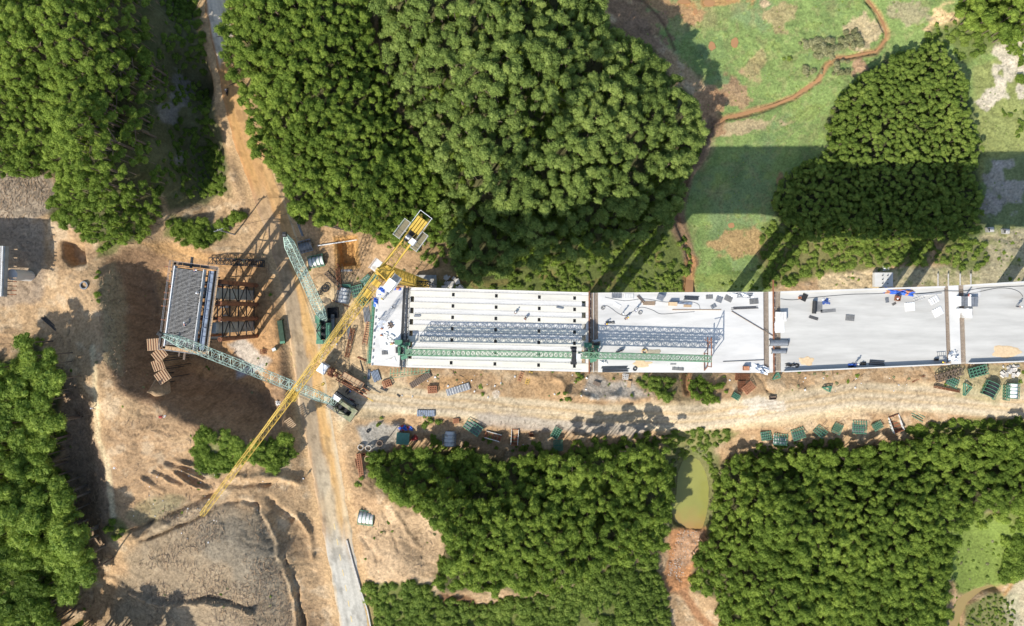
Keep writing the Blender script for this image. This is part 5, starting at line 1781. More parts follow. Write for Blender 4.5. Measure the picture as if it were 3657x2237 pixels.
for b in (-1, 1):
    mb.bar(-u * (cl - 3.2) + s * b * 1.15 + Z3 * (H + .9), -u * (cl + .3) + s * b * 1.15 + Z3 * (H + .9), .07)
    mb.bar(-u * (cl + .3) + s * b * 1.15 + Z3 * (H + .1), -u * (cl + .3) + s * b * 1.15 + Z3 * (H + .9), .07)
mb.bar(-u * (cl + .3) + s * 1.15 + Z3 * (H + .9), -u * (cl + .3) - s * 1.15 + Z3 * (H + .9), .07)
mb.build('end_rail', 'white', tc)
# cab beside the slewing ring and small service platforms
mb = MB()
cc = u * 1.2 + s * 2.0 + Z3 * (H - .9)
mb.box(cc, (2.0, 1.4, 2.1), yaw)
cab = mb.build('cab', 'white', tc)
mb = MB()
mb.box(cc + u * .75 - Z3 * .1, (.56, 1.44, 1.3), yaw)
mb.build('window', 'glass', cab)
mb = MB()
mb.box(-u * .2 + s * 2.0 + Z3 * (H - 1.6), (1.2, 1.5, .07), yaw)
for zz in (0, .9):
    mb.bar(-u * .8 + s * 2.75 + Z3 * (H - 1.5 + zz), u * 2.2 + s * 2.8 + Z3 * (H - 1.5 + zz), .06)
mb.box(-s * 2.0 + Z3 * (H - 1.7), (2.0, 1.3, .07), yaw)
for k in (-1, 1):
    mb.bar(u * k - s * 2.6 + Z3 * (H - 1.7), u * k - s * 2.6 + Z3 * (H - .6), .06)
mb.bar(u - s * 2.6 + Z3 * (H - .6), -u - s * 2.6 + Z3 * (H - .6), .06)
mb.build('service_platform', 'off_white', tc)


# ------------------------------------------------------------------ crawler cranes with long lattice booms
def crawler(label, loc, rz, tip, cabcol, body, boomm, w_mid, gantry=True, cab_side=1):
    t = thing('crawler_crane', label, 'crane', loc, rz)
    R = Matrix.Rotation(-rz, 3, 'Z')
    tl = R @ (Vector(tip) - Vector(loc))
    for b in (-1, 1):
        mb = MB()
        mb.box((0, b * 1.75, .55), (5.6, .8, 1.0))
        mb.tube((2.6, b * 1.75 - .4, .55), (2.6, b * 1.75 + .4, .55), .52, 12)
        mb.tube((-2.6, b * 1.75 - .4, .55), (-2.6, b * 1.75 + .4, .55), .52, 12)
        tr = mb.build('track', 'steel_dark', t)
        mb = MB()
        for k in range(20):
            mb.box((-2.7 + k * .284, b * 1.75, 1.08), (.18, .84, .07))
        mb.build('track_shoe', 'concrete_grey', tr, kind='stuff')
    mb = MB()
    mb.box((0, 0, .8), (2.6, 2.8, .7))
    mb.tube((0, 0, 1.1), (0, 0, 1.5), 1.1, 16)
    mb.build('undercarriage', 'steel_dark', t)
    for b in (-1, 1):
        mb = MB()
        mb.box((-1.3, b * 1.1, 2.3), (4.2, .95, 1.5))
        mb.box((-1.3, b * 1.1, 3.1), (3.4, .7, .12))
        mb.build('engine_housing', body, t)
    mb = MB()
    mb.box((-.7, 0, 1.75), (5.0, 1.4, .4))
    mb.tube((-.2, -.5, 2.4), (-.2, .5, 2.4), .5, 12)
    mb.tube((-1.8, -.5, 2.4), (-1.8, .5, 2.4), .5, 12)
    mb.build('winch_deck', 'steel_dark', t)
    for k in range(3):
        mb = MB()
        mb.box((-3.75, 0, 1.9 + k * .5), (1.0, 3.3, .44))
        mb.build('counterweight', 'steel_dark' if k < 2 else body, t)
    mb = MB()
    mb.box((1.7, cab_side * 1.35, 2.5), (1.9, 1.05, 1.8))
    cab = mb.build('cab', cabcol, t)
    mb = MB()
    mb.box((2.45, cab_side * 1.35, 2.7), (.46, .95, 1.2))
    mb.box((1.6, cab_side * 1.9, 2.8), (1.2, .04, .8))
    mb.build('window', 'glass', cab)
    foot = Vector((1.4, 0, 1.9))
    d = (tl - foot).normalized()
    up = d.cross(Vector((0, 1, 0))).normalized() * -1
    if up.z < 0:
        up = -up
    Lb = (tl - foot).length
    a = foot + d * (Lb * .12)
    b = foot + d * (Lb * .9)
    mid = foot + d * (Lb * .5)
    lattice(t, foot, a, w_mid * .8, w_mid, .3, w_mid, 5, boomm, .15, .08, up=up, name='boom_chord')
    lattice(t, a, mid, w_mid, w_mid, w_mid, w_mid, 14, boomm, .12, .06, up=up, name='boom_chord')
    lattice(t, mid, b, w_mid, w_mid * .95, w_mid, w_mid * .9, 14, boomm, .11, .055, up=up, name='boom_chord')
    lattice(t, b, tl, w_mid * .95, .5, w_mid * .9, .35, 6, boomm, .14, .08, up=up, name='boom_chord')
    mb = MB()
    mb.box(tl, (.9, .7, .9))
    mb.tube(tl + Vector((0, -.3, 0)), tl + Vector((0, .3, 0)), .55, 12)
    mb.build('boom_head', 'steel_dark', t)
    mb = MB()
    mast = Vector((-1.0, 0, 7.6))
    for b_ in (-1, 1):
        mb.bar((1.2, b_ * .6, 2.0), mast + Vector((0, b_ * .4, 0)), .16)
        mb.bar((-3.2, b_ * .6, 2.2), mast + Vector((0, b_ * .4, 0)), .12)
    mb.bar(mast + Vector((0, -.5, 0)), mast + Vector((0, .5, 0)), .3)
    mb.build('gantry_mast', 'steel_dark', t)
    mb = MB()
    for b_ in (-.45, -.2, .2, .45):
        mb.bar(mast + Vector((0, b_, 0)), tl + Vector((0, b_ * .6, .3)), .05)
    mb.build('pendant_line', 'steel_dark', t)
    mb = MB()
    mb.bar(tl, (tl.x, tl.y, tl.z * .45), .045)
    mb.bar(tl + Vector((.25, 0, 0)), (tl.x + .25, tl.y, tl.z * .45), .045)
    mb.tube((tl.x, tl.y, tl.z * .45 - .9), (tl.x, tl.y, tl.z * .45), .28, 8)
    mb.build('hook_block', 'steel_dark', t)
    return t


gA = G(1166, 1165)
tipA = W(1017, 838, 33)
crawler('green crawler crane at the right road edge, boom pointing up the road', gA, math.atan2(tipA.y - gA.y, tipA.x - gA.x), tipA, 'steel_green', 'steel_green', 'boom_green', 1.7)
gB = G(1222, 1447)
tipB = W(572, 1194, 36)
crawler('olive crawler crane with a white cab whose boom reaches over the unfinished pier', gB, math.atan2(tipB.y - gB.y, tipB.x - gB.x), tipB, 'white', mat('olive_paint', (.22, .23, .13), .5, var=.3, scale=2, col2=(.35, .3, .2), patch=.08), 'boom_green', 1.8, cab_side=-1)


# ------------------------------------------------------------------ flatbed lorry with a white cab
def wheel(t, x, y, r=.5, w=.3):
    mb = MB()
    mb.tube((x, y - w / 2, r), (x, y + w / 2, r), r, 14)
    wh = mb.build('wheel', 'black', t)
    mb = MB()
    mb.tube((x, y - w / 2 - .01, r), (x, y + w / 2 + .01, r), r * .5, 10)
    mb.build('rim', 'steel_grey', wh)


a, b = G(1143, 1305, 1), G(1312, 1402, 1)
rz = math.atan2(a.y - b.y, a.x - b.x)
t = thing('flatbed_lorry', 'rust brown flatbed lorry with a white cab parked beside the road', 'lorry', (a + b) / 2, rz)
Lh = (a - b).length / 2
mb = MB()
mb.box((Lh - 1.2, 0, 2.0), (2.1, 2.4, 1.9))
mb.box((Lh - 1.3, 0, 3.0), (1.7, 2.2, .16))
cb = mb.build('cab', 'white', t)
mb = MB()
mb.box((Lh - .24, 0, 2.3), (.22, 2.1, .9))
mb.box((Lh - 1.0, 1.2, 2.3), (1.0, .06, .7))
mb.box((Lh - 1.0, -1.2, 2.3), (1.0, .06, .7))
mb.build('window', 'glass', cb)
for y in (-.75, .75):
    mb = MB()
    mb.box((Lh - .12, y, 1.4), (.06, .35, .22))
    mb.build('headlight', 'off_white', cb)
mb = MB()
for y in (-.45, .45):
    mb.box((-1.2, y, 1.0), (2 * Lh - 2.2, .22, .4))
for x in np.arange(-Lh + .5, Lh - 2.4, 1.4):
    mb.box((x, 0, 1.05), (.18, 1.0, .25))
mb.build('chassis', 'rust', t)
for x in (Lh - 1.5, -.4, -Lh + 2.6, -Lh + 1.3):
    for y in (-1.0, 1.0):
        wheel(t, x, y)
mb = MB()
mb.box((Lh - 3.2, -.2, 1.7), (1.2, 1.2, .9))
mb.tube((Lh - 2.7, .7, 1.6), (Lh - 4.2, .7, 1.6), .35, 10)
mb.tube((Lh - 2.9, -.9, 1.5), (Lh - 3.9, -.9, 1.5), .3, 10)
mb.box((Lh - 4.7, .1, 1.6), (.8, .8, .6), .3)
mb.build('engine', 'rust', t)
mb = MB()
mb.box((-2.2, -.9, 1.42), (5.6, 1.5, .1))
mb.build('load_bed', 'wood', t)
mb = MB()
for y in (-1.65, -.15):
    mb.bar((-5.0, y, 1.7), (.6, y, 1.7), .08)
for x in np.arange(-5.0, .7, 1.12):
    mb.bar((x, -1.65, 1.7), (x, -.15, 1.7), .07)
    mb.bar((x, -1.65, 1.4), (x, -1.65, 1.7), .06)
mb.build('side_rack', 'rust', t)
mb = MB()
mb.tube((Lh - 5, .95, 1.6), (-Lh - .8, .95, 2.1), .13, 8)
mb.tube((Lh - 5, .6, 1.7), (-Lh + 2, .6, 1.7), .09, 8)
mb.build('drill_stem', 'rust', t)
mb = MB()
mb.bar((-Lh + .6, .95, 2.0), (-Lh - 2.4, 1.0, 1.9), .18)
mb.build('tail_bar', 'steel_yellow', t)


# ------------------------------------------------------------------ motorbikes
def motorbike(label, loc, rz, col):
    t = thing('motorbike', label, 'motorbike', loc, rz, 'motorbikes of the site crew')
    for x in (-.62, .62):
        mb = MB()
        mb.ring((0, 0, 0), .3, .2, .1, 14)
        v = [(x + a, c - .05, .3 + b) for a, b, c in mb.v]
        mb.v = v
        mb.build('wheel', 'black', t)
    mb = MB()
    mb.box((0, 0, .45), (.7, .24, .32))
    mb.bar((.2, 0, .6), (.62, 0, .3), .08)
    mb.bar((.35, 0, .8), (.6, 0, .35), .1)
    mb.bar((-.2, 0, .5), (-.62, 0, .3), .1)
    mb.box((.3, 0, .62), (.25, .3, .3), 0, 0, .4)
    mb.build('frame', col, t)
    mb = MB()
    mb.box((-.25, 0, .74), (.75, .26, .1))
    mb.build('seat', 'black', t)
    mb = MB()
    mb.bar((.38, -.34, .98), (.42, 0, .9), .04)
    mb.bar((.38, .34, .98), (.42, 0, .9), .04)
    mb.box((.48, 0, .85), (.16, .2, .18))
    mb.build('handlebar', 'steel_grey', t)
    return t


motorbike('dark motorbike in the shadow behind the white cabbed lorry', G(1243, 1392), .9, 'steel_dark')
motorbike('blue motorbike parked in the shadow close to the crawler crane', G(1250, 1400), .8, 'blue')
motorbike('dark motorbike parked alone in the shadow nearest the olive crane', G(1258, 1428), 2.6, 'red')
motorbike('dark motorbike lying nearest the sunlit edge of the crane shadow', G(1270, 1446), .05, 'steel_dark')
bk = motorbike('small dark motorbike ridden up the orange dirt road between the woods', G(814, 330), 1.45, 'steel_dark')
# ------------------------------------------------------------------ people: one continuous body per pose, clothes and helmet as children
def body_mesh(name, joints, edges, radii):
    me = bpy.data.meshes.new(name)
    me.from_pydata(joints, edges, [])
    o = bpy.data.objects.new(name, me)
    COL.objects.link(o)
    md = o.modifiers.new('skin', 'SKIN')
    for i, r in enumerate(radii):
        me.skin_vertices[0].data[i].radius = (r, r)
        me.skin_vertices[0].data[i].use_root = (i == 0)
    md.use_smooth_shade = True
    ss = o.modifiers.new('soft', 'SUBSURF')
    ss.levels = ss.render_levels = 1
    dg = bpy.context.evaluated_depsgraph_get()
    res = bpy.data.meshes.new_from_object(o.evaluated_get(dg))
    res.name = name
    bpy.data.objects.remove(o)
    return res


def pose(kind):
    # pelvis, chest, neck, head ; arms ; legs
    if kind == 'stand':
        J = [(0, 0, .95), (0, 0, 1.3), (0, 0, 1.5), (0.02, 0, 1.62), (.02, 0, 1.72), (0, .19, 1.42), (.06, .27, 1.15), (.2, .24, .95), (0, -.19, 1.42), (.02, -.26, 1.14), (.1, -.25, .9), (0, .1, .88), (.03, .12, .48), (0, .12, .08), (.14, .12, .04), (0, -.1, .88), (.02, -.12, .48), (-.03, -.12, .08), (.1, -.12, .04)]
    elif kind == 'walk':
        J = [(0, 0, .95), (.04, 0, 1.3), (.07, 0, 1.5), (.1, 0, 1.62), (.1, 0, 1.72), (.05, .19, 1.42), (-.1, .26, 1.16), (.02, .26, .95), (.05, -.19, 1.42), (.16, -.26, 1.16), (.34, -.22, 1.02), (0, .1, .88), (.22, .12, .5), (.25, .12, .08), (.4, .12, .06), (0, -.1, .88), (-.1, -.12, .5), (-.36, -.12, .14), (-.24, -.12, .05)]
    elif kind == 'bend':
        J = [(-.12, 0, .85), (.18, 0, 1.08), (.36, 0, 1.12), (.47, 0, 1.1), (.55, 0, 1.06), (.26, .19, 1.08), (.34, .24, .78), (.42, .16, .52), (.26, -.19, 1.08), (.34, -.24, .78), (.42, -.16, .52), (-.12, .12, .8), (.04, .16, .45), (-.06, .15, .08), (.08, .15, .04), (-.12, -.12, .8), (.04, -.16, .45), (-.06, -.15, .08), (.08, -.15, .04)]
    else:  # squat
        J = [(-.15, 0, .38), (.02, 0, .72), (.1, 0, .9), (.16, 0, 1.0), (.2, 0, 1.08), (.05, .2, .82), (.26, .25, .62), (.45, .12, .5), (.05, -.2, .82), (.26, -.25, .62), (.45, -.12, .5), (-.12, .14, .36), (.25, .2, .5), (.05, .17, .08), (.18, .17, .04), (-.12, -.14, .36), (.25, -.2, .5), (.05, -.17, .08), (.18, -.17, .04)]
    E = [(0, 1), (1, 2), (2, 3), (3, 4), (1, 5), (5, 6), (6, 7), (1, 8), (8, 9), (9, 10), (0, 11), (11, 12), (12, 13), (13, 14), (0, 15), (15, 16), (16, 17), (17, 18)]
    Rr = [.15, .17, .06, .10, .09, .075, .05, .04, .075, .05, .04, .1, .07, .05, .04, .1, .07, .05, .04]
    return J, E, Rr


BODY = {}
for k_ in ('stand', 'walk', 'bend', 'squat'):
    J, E, Rr = pose(k_)
    me = body_mesh('body', J, E, Rr)
    me.materials.append(M['skin'])
    me.materials.append(M['trousers'])
    pel = Vector(J[0])
    for p in me.polygons:
        c = p.center
        near_leg = min((c - (Vector(J[a]).lerp(Vector(J[b]), f / 4))).length for a, b in ((0, 11), (11, 12), (12, 13), (0, 15), (15, 16), (16, 17), (13, 14), (17, 18)) for f in range(5))
        near_top = min((c - (Vector(J[a]).lerp(Vector(J[b]), f / 4))).length for a, b in ((1, 2), (2, 3), (5, 6), (6, 7), (8, 9), (9, 10), (1, 5), (1, 8)) for f in range(5))
        p.material_index = 1 if near_leg < near_top else 0
    # shirt: a loose shell round chest and upper arms; helmet on the head
    sj = [0, 1, 5, 6, 8, 9]
    sm = body_mesh('shirt', [tuple(Vector(J[0]).lerp(Vector(J[1]), .15)), J[1], J[5], J[6], J[8], J[9]], [(0, 1), (1, 2), (2, 3), (1, 4), (4, 5)], [.19, .205, .1, .07, .1, .07])
    hm = MB()
    h = Vector(J[4])
    hm.blob(h + Vector((0, 0, .03)), (.15, .14, .12), 1, 0, 2)
    hm.tube(h + Vector((.02, 0, -.03)), h + Vector((.02, 0, 0)), .18, 14)
    BODY[k_] = (me, sm, hm)
_sh = {}


def person(label, loc, rz, pz, shirt, helmet='helmet_white'):
    t = thing('person', label, 'person', loc, rz)
    me, sm, hm = BODY[pz]
    link('body', me, t)
    key = (pz, shirt)
    if key not in _sh:
        c = sm.copy()
        c.name = 'shirt'
        c.materials.clear()
        c.materials.append(M[shirt])
        _sh[key] = c
    link('shirt', _sh[key], t)
    key = (pz, helmet)
    if key not in _sh:
        _sh[key] = hm.mesh('helmet', helmet, True)
    link('helmet', _sh[key], t)
    return t


def on_deck(x, y, z=27.0):
    p = W(x, y, z)
    return p


PE = [
    ('worker in blue near the far corner of the end slab', on_deck(1369, 1069), 1.0, 'stand', 'shirt_blue', 'helmet_yellow'),
    ('worker walking beside the dark launching rail on the end slab', on_deck(1405, 1099), 2.4, 'walk', 'shirt_grey', 'helmet_white'),
    ('worker by the free edge of the end slab beside the green scaffold', on_deck(1356, 1141), .2, 'stand', 'shirt_blue', 'helmet_white'),
    ('worker bending over the heap of white sacks', on_deck(1408, 1225), 3.6, 'bend', 'shirt_orange', 'helmet_yellow'),
    ('worker standing next to the crossed timbers on the end slab', on_deck(1390, 1030), 5.0, 'stand', 'shirt_orange', 'helmet_white'),
    ('worker squatting on the bare girders, farther from the gantry', on_deck(1840, 1118, 26.8), 1.0, 'squat', 'shirt_grey', 'helmet_white'),
    ('worker bending on the bare girders beside a lid opening', on_deck(1877, 1136, 26.8), 4.2, 'bend', 'trousers', 'helmet_white'),
    ('worker with arms on hips beside the coiled hose on the white slab', on_deck(2222, 1121), 2.2, 'stand', 'shirt_grey', 'helmet_white'),
    ('worker stooping next to the hose coil on the white slab', on_deck(2232, 1139), .5, 'bend', 'shirt_grey', 'helmet_yellow'),
    ('worker walking on the white slab towards the far edge', on_deck(2268, 1110), 1.6, 'walk', 'shirt_blue', 'helmet_white'),
    ('worker squatting at the green gantry foot on the joint', on_deck(2162, 1158), .3, 'squat', 'shirt_blue', 'helmet_yellow'),
    ('worker standing beside the ring of wet mortar', on_deck(2296, 1248), 5.4, 'stand', 'shirt_orange', 'helmet_yellow'),
    ('worker leaning near the blue tarpaulin at the far kerb', on_deck(3203, 1060), 4.0, 'bend', 'red', 'helmet_white'),
    ('worker with a long shadow on the last grey slab', on_deck(3629, 1096), 1.2, 'stand', 'shirt_grey', 'helmet_white'),
    ('worker standing by the near parapet where dark cloth lies', on_deck(3052, 1300), 1.4, 'stand', 'shirt_blue', 'helmet_white'),
    ('worker by the white tarpaulin at the near end of the joint', on_deck(3367, 1296), 2.8, 'bend', 'shirt_grey', 'helmet_yellow'),
    ('worker by the stacked roofing sheets on the grey slab joint', on_deck(3448, 1055), 3.1, 'stand', 'red', 'helmet_white'),
]
for lab, loc, rz, pz, s1, h1 in PE:
    person(lab, loc, rz, pz, s1, h1)
g = G(340, 1457)
person('person in pale clothes walking down the footpath above the pit', g, 1.6, 'walk', 'off_white', 'helmet_white')
g = G(590, 1488)
person('person in white stooping on the bare slope beside a red cloth', g, .6, 'bend', 'off_white', 'helmet_white')
g = G(1090, 1704)
person('person in dark clothes standing on the edge of the paved road', g, .6, 'stand', 'trousers', 'helmet_white')
g = G(1207, 1228)
person('person in white beside the boom shadow between the crane and the deck', g, .6, 'stand', 'off_white', 'helmet_white')
r_ = W(814, 330, 2.2)
g = bk.location
person('rider in dark clothes on the small motorbike up the dirt road', (g.x - .05, g.y, g.z + .38), 1.45, 'squat', 'shirt_grey', 'helmet_white')
M['earth'] = mat('loose_earth', (.34, .23, .13), .95, var=.3, scale=2, bump=.5)
# ------------------------------------------------------------------ the unfinished pier in the pit
pt = W(677, 1102, 24.0)
pt.z = 0
pier = thing('unfinished_pier', 'unfinished bridge pier with a wide rebar topped cap standing in the brown pit', 'pier', pt, math.radians(-7.5))
HX, HY, PT = 4.9, 8.5, 24.0
mb = MB()
mb.box((-1.0, 0, PT - .95), (5.9, 2 * HY - .6, .3))
M['bar_light'] = mat('bare_bar_steel', (.36, .345, .315), .6, .2, var=.35, scale=2)
mb.build('soffit_form', 'steel_dark', pier)
mb = MB()
for y in np.arange(-HY + .5, HY - .45, .27):
    r1, r2 = random.uniform(-.35, .2), random.uniform(-.3, .25)
    mb.bar((-3.9 + r1, y, PT + .1), (1.9 + r2, y + random.uniform(-.03, .03), PT + .1), .085)
mb.build('top_bars', 'bar_light', pier, kind='stuff')
mb = MB()
for x in (-2.9, -.9, 1.0):
    mb.bar((x, -HY + .4, PT + .0), (x, HY - .4, PT + .0), .05)
    mb.bar((x, -HY + .4, PT - .6), (x, HY - .4, PT - .6), .06)
mb.build('long_bars', 'steel_grey', pier, kind='stuff')
for x, m_, w in ((-4.15, 'white', .16), (2.02, 'off_white', .14)):
    mb = MB()
    mb.box((x, 0, PT - .3), (w, 2 * HY, 1.4))
    mb.build('side_form', m_, pier)
for y in (-HY, HY):
    mb = MB()
    mb.box((-1.0, y, PT - .4), (6.1, .12, 1.2))
    mb.build('end_form', 'steel_dark' if y > 0 else 'wood', pier)
mb = MB()
mb.box((2.55, 0, PT - 1.9), (.85, 2 * HY - .3, .2))
mb.build('joint_trough', 'steel_dark', pier)
mb = MB()
mb.box((3.45, 0, PT - 1.1), (.95, 2 * HY - .2, 1.2))
mb.box((3.05, 0, PT - .4), (.1, 2 * HY - .2, .35))
for y in np.arange(-7.5, 8, 1.9):
    mb.box((3.5, y, PT - .45), (1.0, .12, .14))
mb.build('waler_beam', 'blue_grey', pier)
mb = MB()
mb.box((4.05, 0, PT - .9), (.18, 2 * HY + .2, 1.3))
mb.build('outer_form', 'steel_dark', pier)
# walkways with guard rails on all four sides
def guard(mbx, pts, z0):
    for i in range(len(pts)):
        p, q = Vector(pts[i]), Vector(pts[(i + 1) % len(pts)])
        for dz in (.55, 1.1):
            mbx.bar((p.x, p.y, z0 + dz), (q.x, q.y, z0 + dz), .055)
        n = max(1, int((q - p).length / 1.3))
        for k in range(n + 1):
            c = p.lerp(q, k / n)
            mbx.bar((c.x, c.y, z0 - .2), (c.x, c.y, z0 + 1.1), .055)


mb = MB()
guard(mb, [(-5.2, -9.3, 0), (4.9, -9.3, 0), (4.9, 9.4, 0), (-5.2, 9.4, 0)], PT - .5)
guard(mb, [(-5.9, -8.8, 0), (-5.9, 8.8, 0)], PT - 2.0)
mb.build('guard_rail', 'steel_grey', pier, kind='stuff')
for k, (x, y, sx, sy) in enumerate(((-4.75, 0, .8, 18.4), (4.55, 0, .55, 18.4), (-.2, 9.05, 9.4, .6), (-.2, -9.0, 9.4, .6))):
    mb = MB()
    n = 9 if sx < 2 else 5
    for i in range(n):
        if sx < 2:
            mb.box((x, y - sy / 2 + sy * (i + .5) / n, PT - .8 - .02 * (i % 2)), (sx, sy / n - .08, .06))
        else:
            mb.box((x - sx / 2 + sx * (i + .5) / n, y, PT - .8 - .02 * (i % 2)), (sx / n - .08, sy, .06))
    mb.build('walkway', ('wood_dark', 'wood', 'wood_dark', 'wood')[k], pier)
for y, x0 in ((8.1, -6.9), (2.6, -6.4), (1.2, -6.4), (-.3, -6.6), (-3.2, -6.3), (5.2, -6.2)):
    mb = MB()
    mb.box(((x0 - 4.9) / 2, y, PT - 1.3), (x0 * -1 - 4.9, .22, .16))
    mb.build('needle_beam', 'rust', pier)
mb = MB()
mb.box((-1.1, 9.6, PT - .6), (.45, 2.4, .35))
mb.build('needle_beam', 'steel_dark', pier)
mb = MB()
mb.box((-.3, -10.1, PT - 1.3), (.4, 1.8, .35))
mb.box((-1.6, -9.9, PT - 1.6), (.25, 1.2, .3))
mb.build('needle_beam', 'wood_dark', pier)
# legs: two wide concrete columns and rusty pipe props, braced together
lz = -4.2
Ri = Matrix.Rotation(math.radians(7.5), 3, 'Z')


def loc_(wx, wy, z=0):
    v = Ri @ (Vector((wx, wy, 0)) - pt)
    return Vector((v.x, v.y, z))


for wy in (4.3, -3.2):
    mb = MB()
    c = loc_(-64.3, wy)
    mb.box((c.x, c.y, (lz + PT - 2) / 2), (2.6, 2.3, PT - 2 - lz), math.radians(7.5))
    mb.build('column', 'concrete_grey', pier)
pipes = []
for wx in (-62.2, -71.0):
    for wy in (6.7, 2.1, -1.3, -5.6):
        c = loc_(wx, wy)
        pipes.append(c)
        mb = MB()
        mb.tube((c.x, c.y, lz + 1), (c.x, c.y, PT - 1.9), .5, 12)
        mb.build('pipe_prop', 'rust', pier)
        mb = MB()
        mb.box((c.x + .1, c.y, lz + .9), (2.0, 1.7, 1.8), math.radians(7.5))
        mb.build('pedestal', 'concrete_grey', pier)
mb = MB()
for g_ in (pipes[:4], pipes[4:]):
    for i in range(3):
        for k, z in enumerate((1.5, 6.5, 11.5, 16.5, 20.5)):
            mb.bar((g_[i].x, g_[i].y, z), (g_[i + 1].x, g_[i + 1].y, z), .22)
            if k < 4:
                z2 = (6.5, 11.5, 16.5, 20.5)[k]
                if (k + i) % 2:
                    mb.bar((g_[i].x, g_[i].y, z), (g_[i + 1].x, g_[i + 1].y, z2), .16)
                else:
                    mb.bar((g_[i + 1].x, g_[i + 1].y, z), (g_[i].x, g_[i].y, z2), .16)
for i in range(4):
    for z in (1.5, 6.5, 11.5, 16.5, 20.5):
        mb.bar((pipes[i].x, pipes[i].y, z), (pipes[i + 4].x, pipes[i + 4].y, z), .2)
mb.build('pipe_bracing', 'steel_dark', pier)
for y in (7.2, 2.6, -1.4, -6.5):
    mb = MB()
    mb.box((-.4, y, PT - 1.65), (10.4, .35, .5))
    mb.build('header_beam', 'steel_dark', pier)
mb = MB()
mb.ring((-4.75, 4.0, PT - .7), .3, .2, .5, 12)
mb.build('bucket', 'rust_light', pier)
for lab, lx, ly, pz, sh in (('worker on the rebar cap nearest its far end', .3, 8.0, 'bend', 'shirt_blue'), ('worker bending in the middle of the rebar cap', -.1, -3.6, 'bend', 'shirt_blue'), ('worker with a bright helmet on the rebar cap under the crane boom', -1.9, -7.0, 'bend', 'shirt_grey'), ('worker at the white patch on the edge of the rebar cap', 1.6, 3.6, 'squat', 'off_white')):
    p = pier.location + Matrix.Rotation(math.radians(-7.5), 3, 'Z') @ Vector((lx, ly, PT + .13))
    person(lab, p, random.uniform(0, 6), pz, sh)

# the second unfinished cap at the left edge of the view
pt2 = W(-112, 965, 16.0)
pt2.z = 7.6
p2 = thing('unfinished_bent', 'unfinished grey concrete cap on pipe props cut off by the left edge', 'pier', pt2, math.radians(-2))
ez = 8.0
mb = MB()
mb.box((0, 0, ez - .6), (15.2, 11.2, 1.2))
mb.build('cap_slab', 'concrete_grey', p2)
mb = MB()
mb.box((7.35, 0, ez + .25), (.2, 11.2, .5))
mb.build('side_form', 'off_white', p2)
for y in (5.0, 3.1, 1.2, -1.4, -2.2, -3.2, -4.2, -5.1):
    mb = MB()
    mb.bar((6.8, y, ez - 1.3), (9.4, y + .05, ez - 1.5), .2)
    mb.build('needle_beam', 'wood' if y > -2 else 'rust', p2)
for y in (-.6,):
    mb = MB()
    mb.tube((7.8, y, -2), (7.8, y, ez - 2.2), 1.25, 16)
    mb.build('column', 'concrete', p2)
mb = MB()
for y in np.arange(-5, 5.1, .5):
    mb.bar((5.5, y, ez), (5.5, y, ez + .8), .05)
    mb.bar((6.5, y, ez), (6.5, y, ez + .8), .05)
mb.build('starter_bars', 'rust', p2, kind='stuff')


# ------------------------------------------------------------------ makers of site gear (local coordinates, long side along x)
def half_form(label, loc, rz, L, R, m_, frame='steel_green', side=0, group='curved steel column forms'):
    """A curved steel form: half cylinder shell lying with its back up, ribs and an outer frame."""
    t = thing('curved_form', label, 'steel form', loc, rz, group)
    mb = MB()
    mb.arch(L, R, .06, 12, .05, math.pi - .05)
    mb.build('shell', m_, t, smooth=False)
    for k in range(5):
        x = -L / 2 + L * k / 4
        mb = MB()
        mb.arch(.1, R + .14, .16, 10, .05, math.pi - .05, c=(x, 0, 0))
        mb.build('rib', frame, t)
    for y in (-R - .25, R + .25):
        mb = MB()
        mb.bar((-L / 2, y, .1), (L / 2, y, .1), .12)
        mb.bar((-L / 2, y, .75), (L / 2, y, .75), .09)
        for k in range(5):
            x = -L / 2 + L * k / 4
            mb.bar((x, y, .1), (x, y, .75), .08)
            mb.bar((x, y, .75), (x, y * .72, R * .75), .08)
        mb.build('side_frame', frame, t)
    return t


def framed_form(label, loc, rz, L, Wd, m_skin='form_grey', frame='steel_green', group='green framed formwork'):
    """Flat panel with a deep lattice of stiffeners on its back."""
    t = thing('framed_formwork', label, 'formwork', loc, rz, group)
    mb = MB()
    mb.box((0, 0, .3), (L, Wd, .06))
    mb.build('panel', m_skin, t)
    for k in range(6):
        x = -L / 2 + L * k / 5
        mb = MB()
        mb.box((x, 0, .95), (.12, Wd + .3, .12))
        mb.bar((x, -Wd / 2, .35), (x, -Wd / 2 - .1, .95), .1)
        mb.bar((x, Wd / 2, .35), (x, Wd / 2 + .1, .95), .1)
        mb.bar((x, 0, .35), (x, 0, .95), .1)
        mb.build('stiffener', frame, t)
    mb = MB()
    for y in (-Wd / 2, -Wd / 6, Wd / 6, Wd / 2):
        mb.box((0, y, 1.07), (L + .2, .12, .1))
        mb.box((0, y, .4), (L, .1, .12))
    mb.build('long_rail', frame, t)
    return t


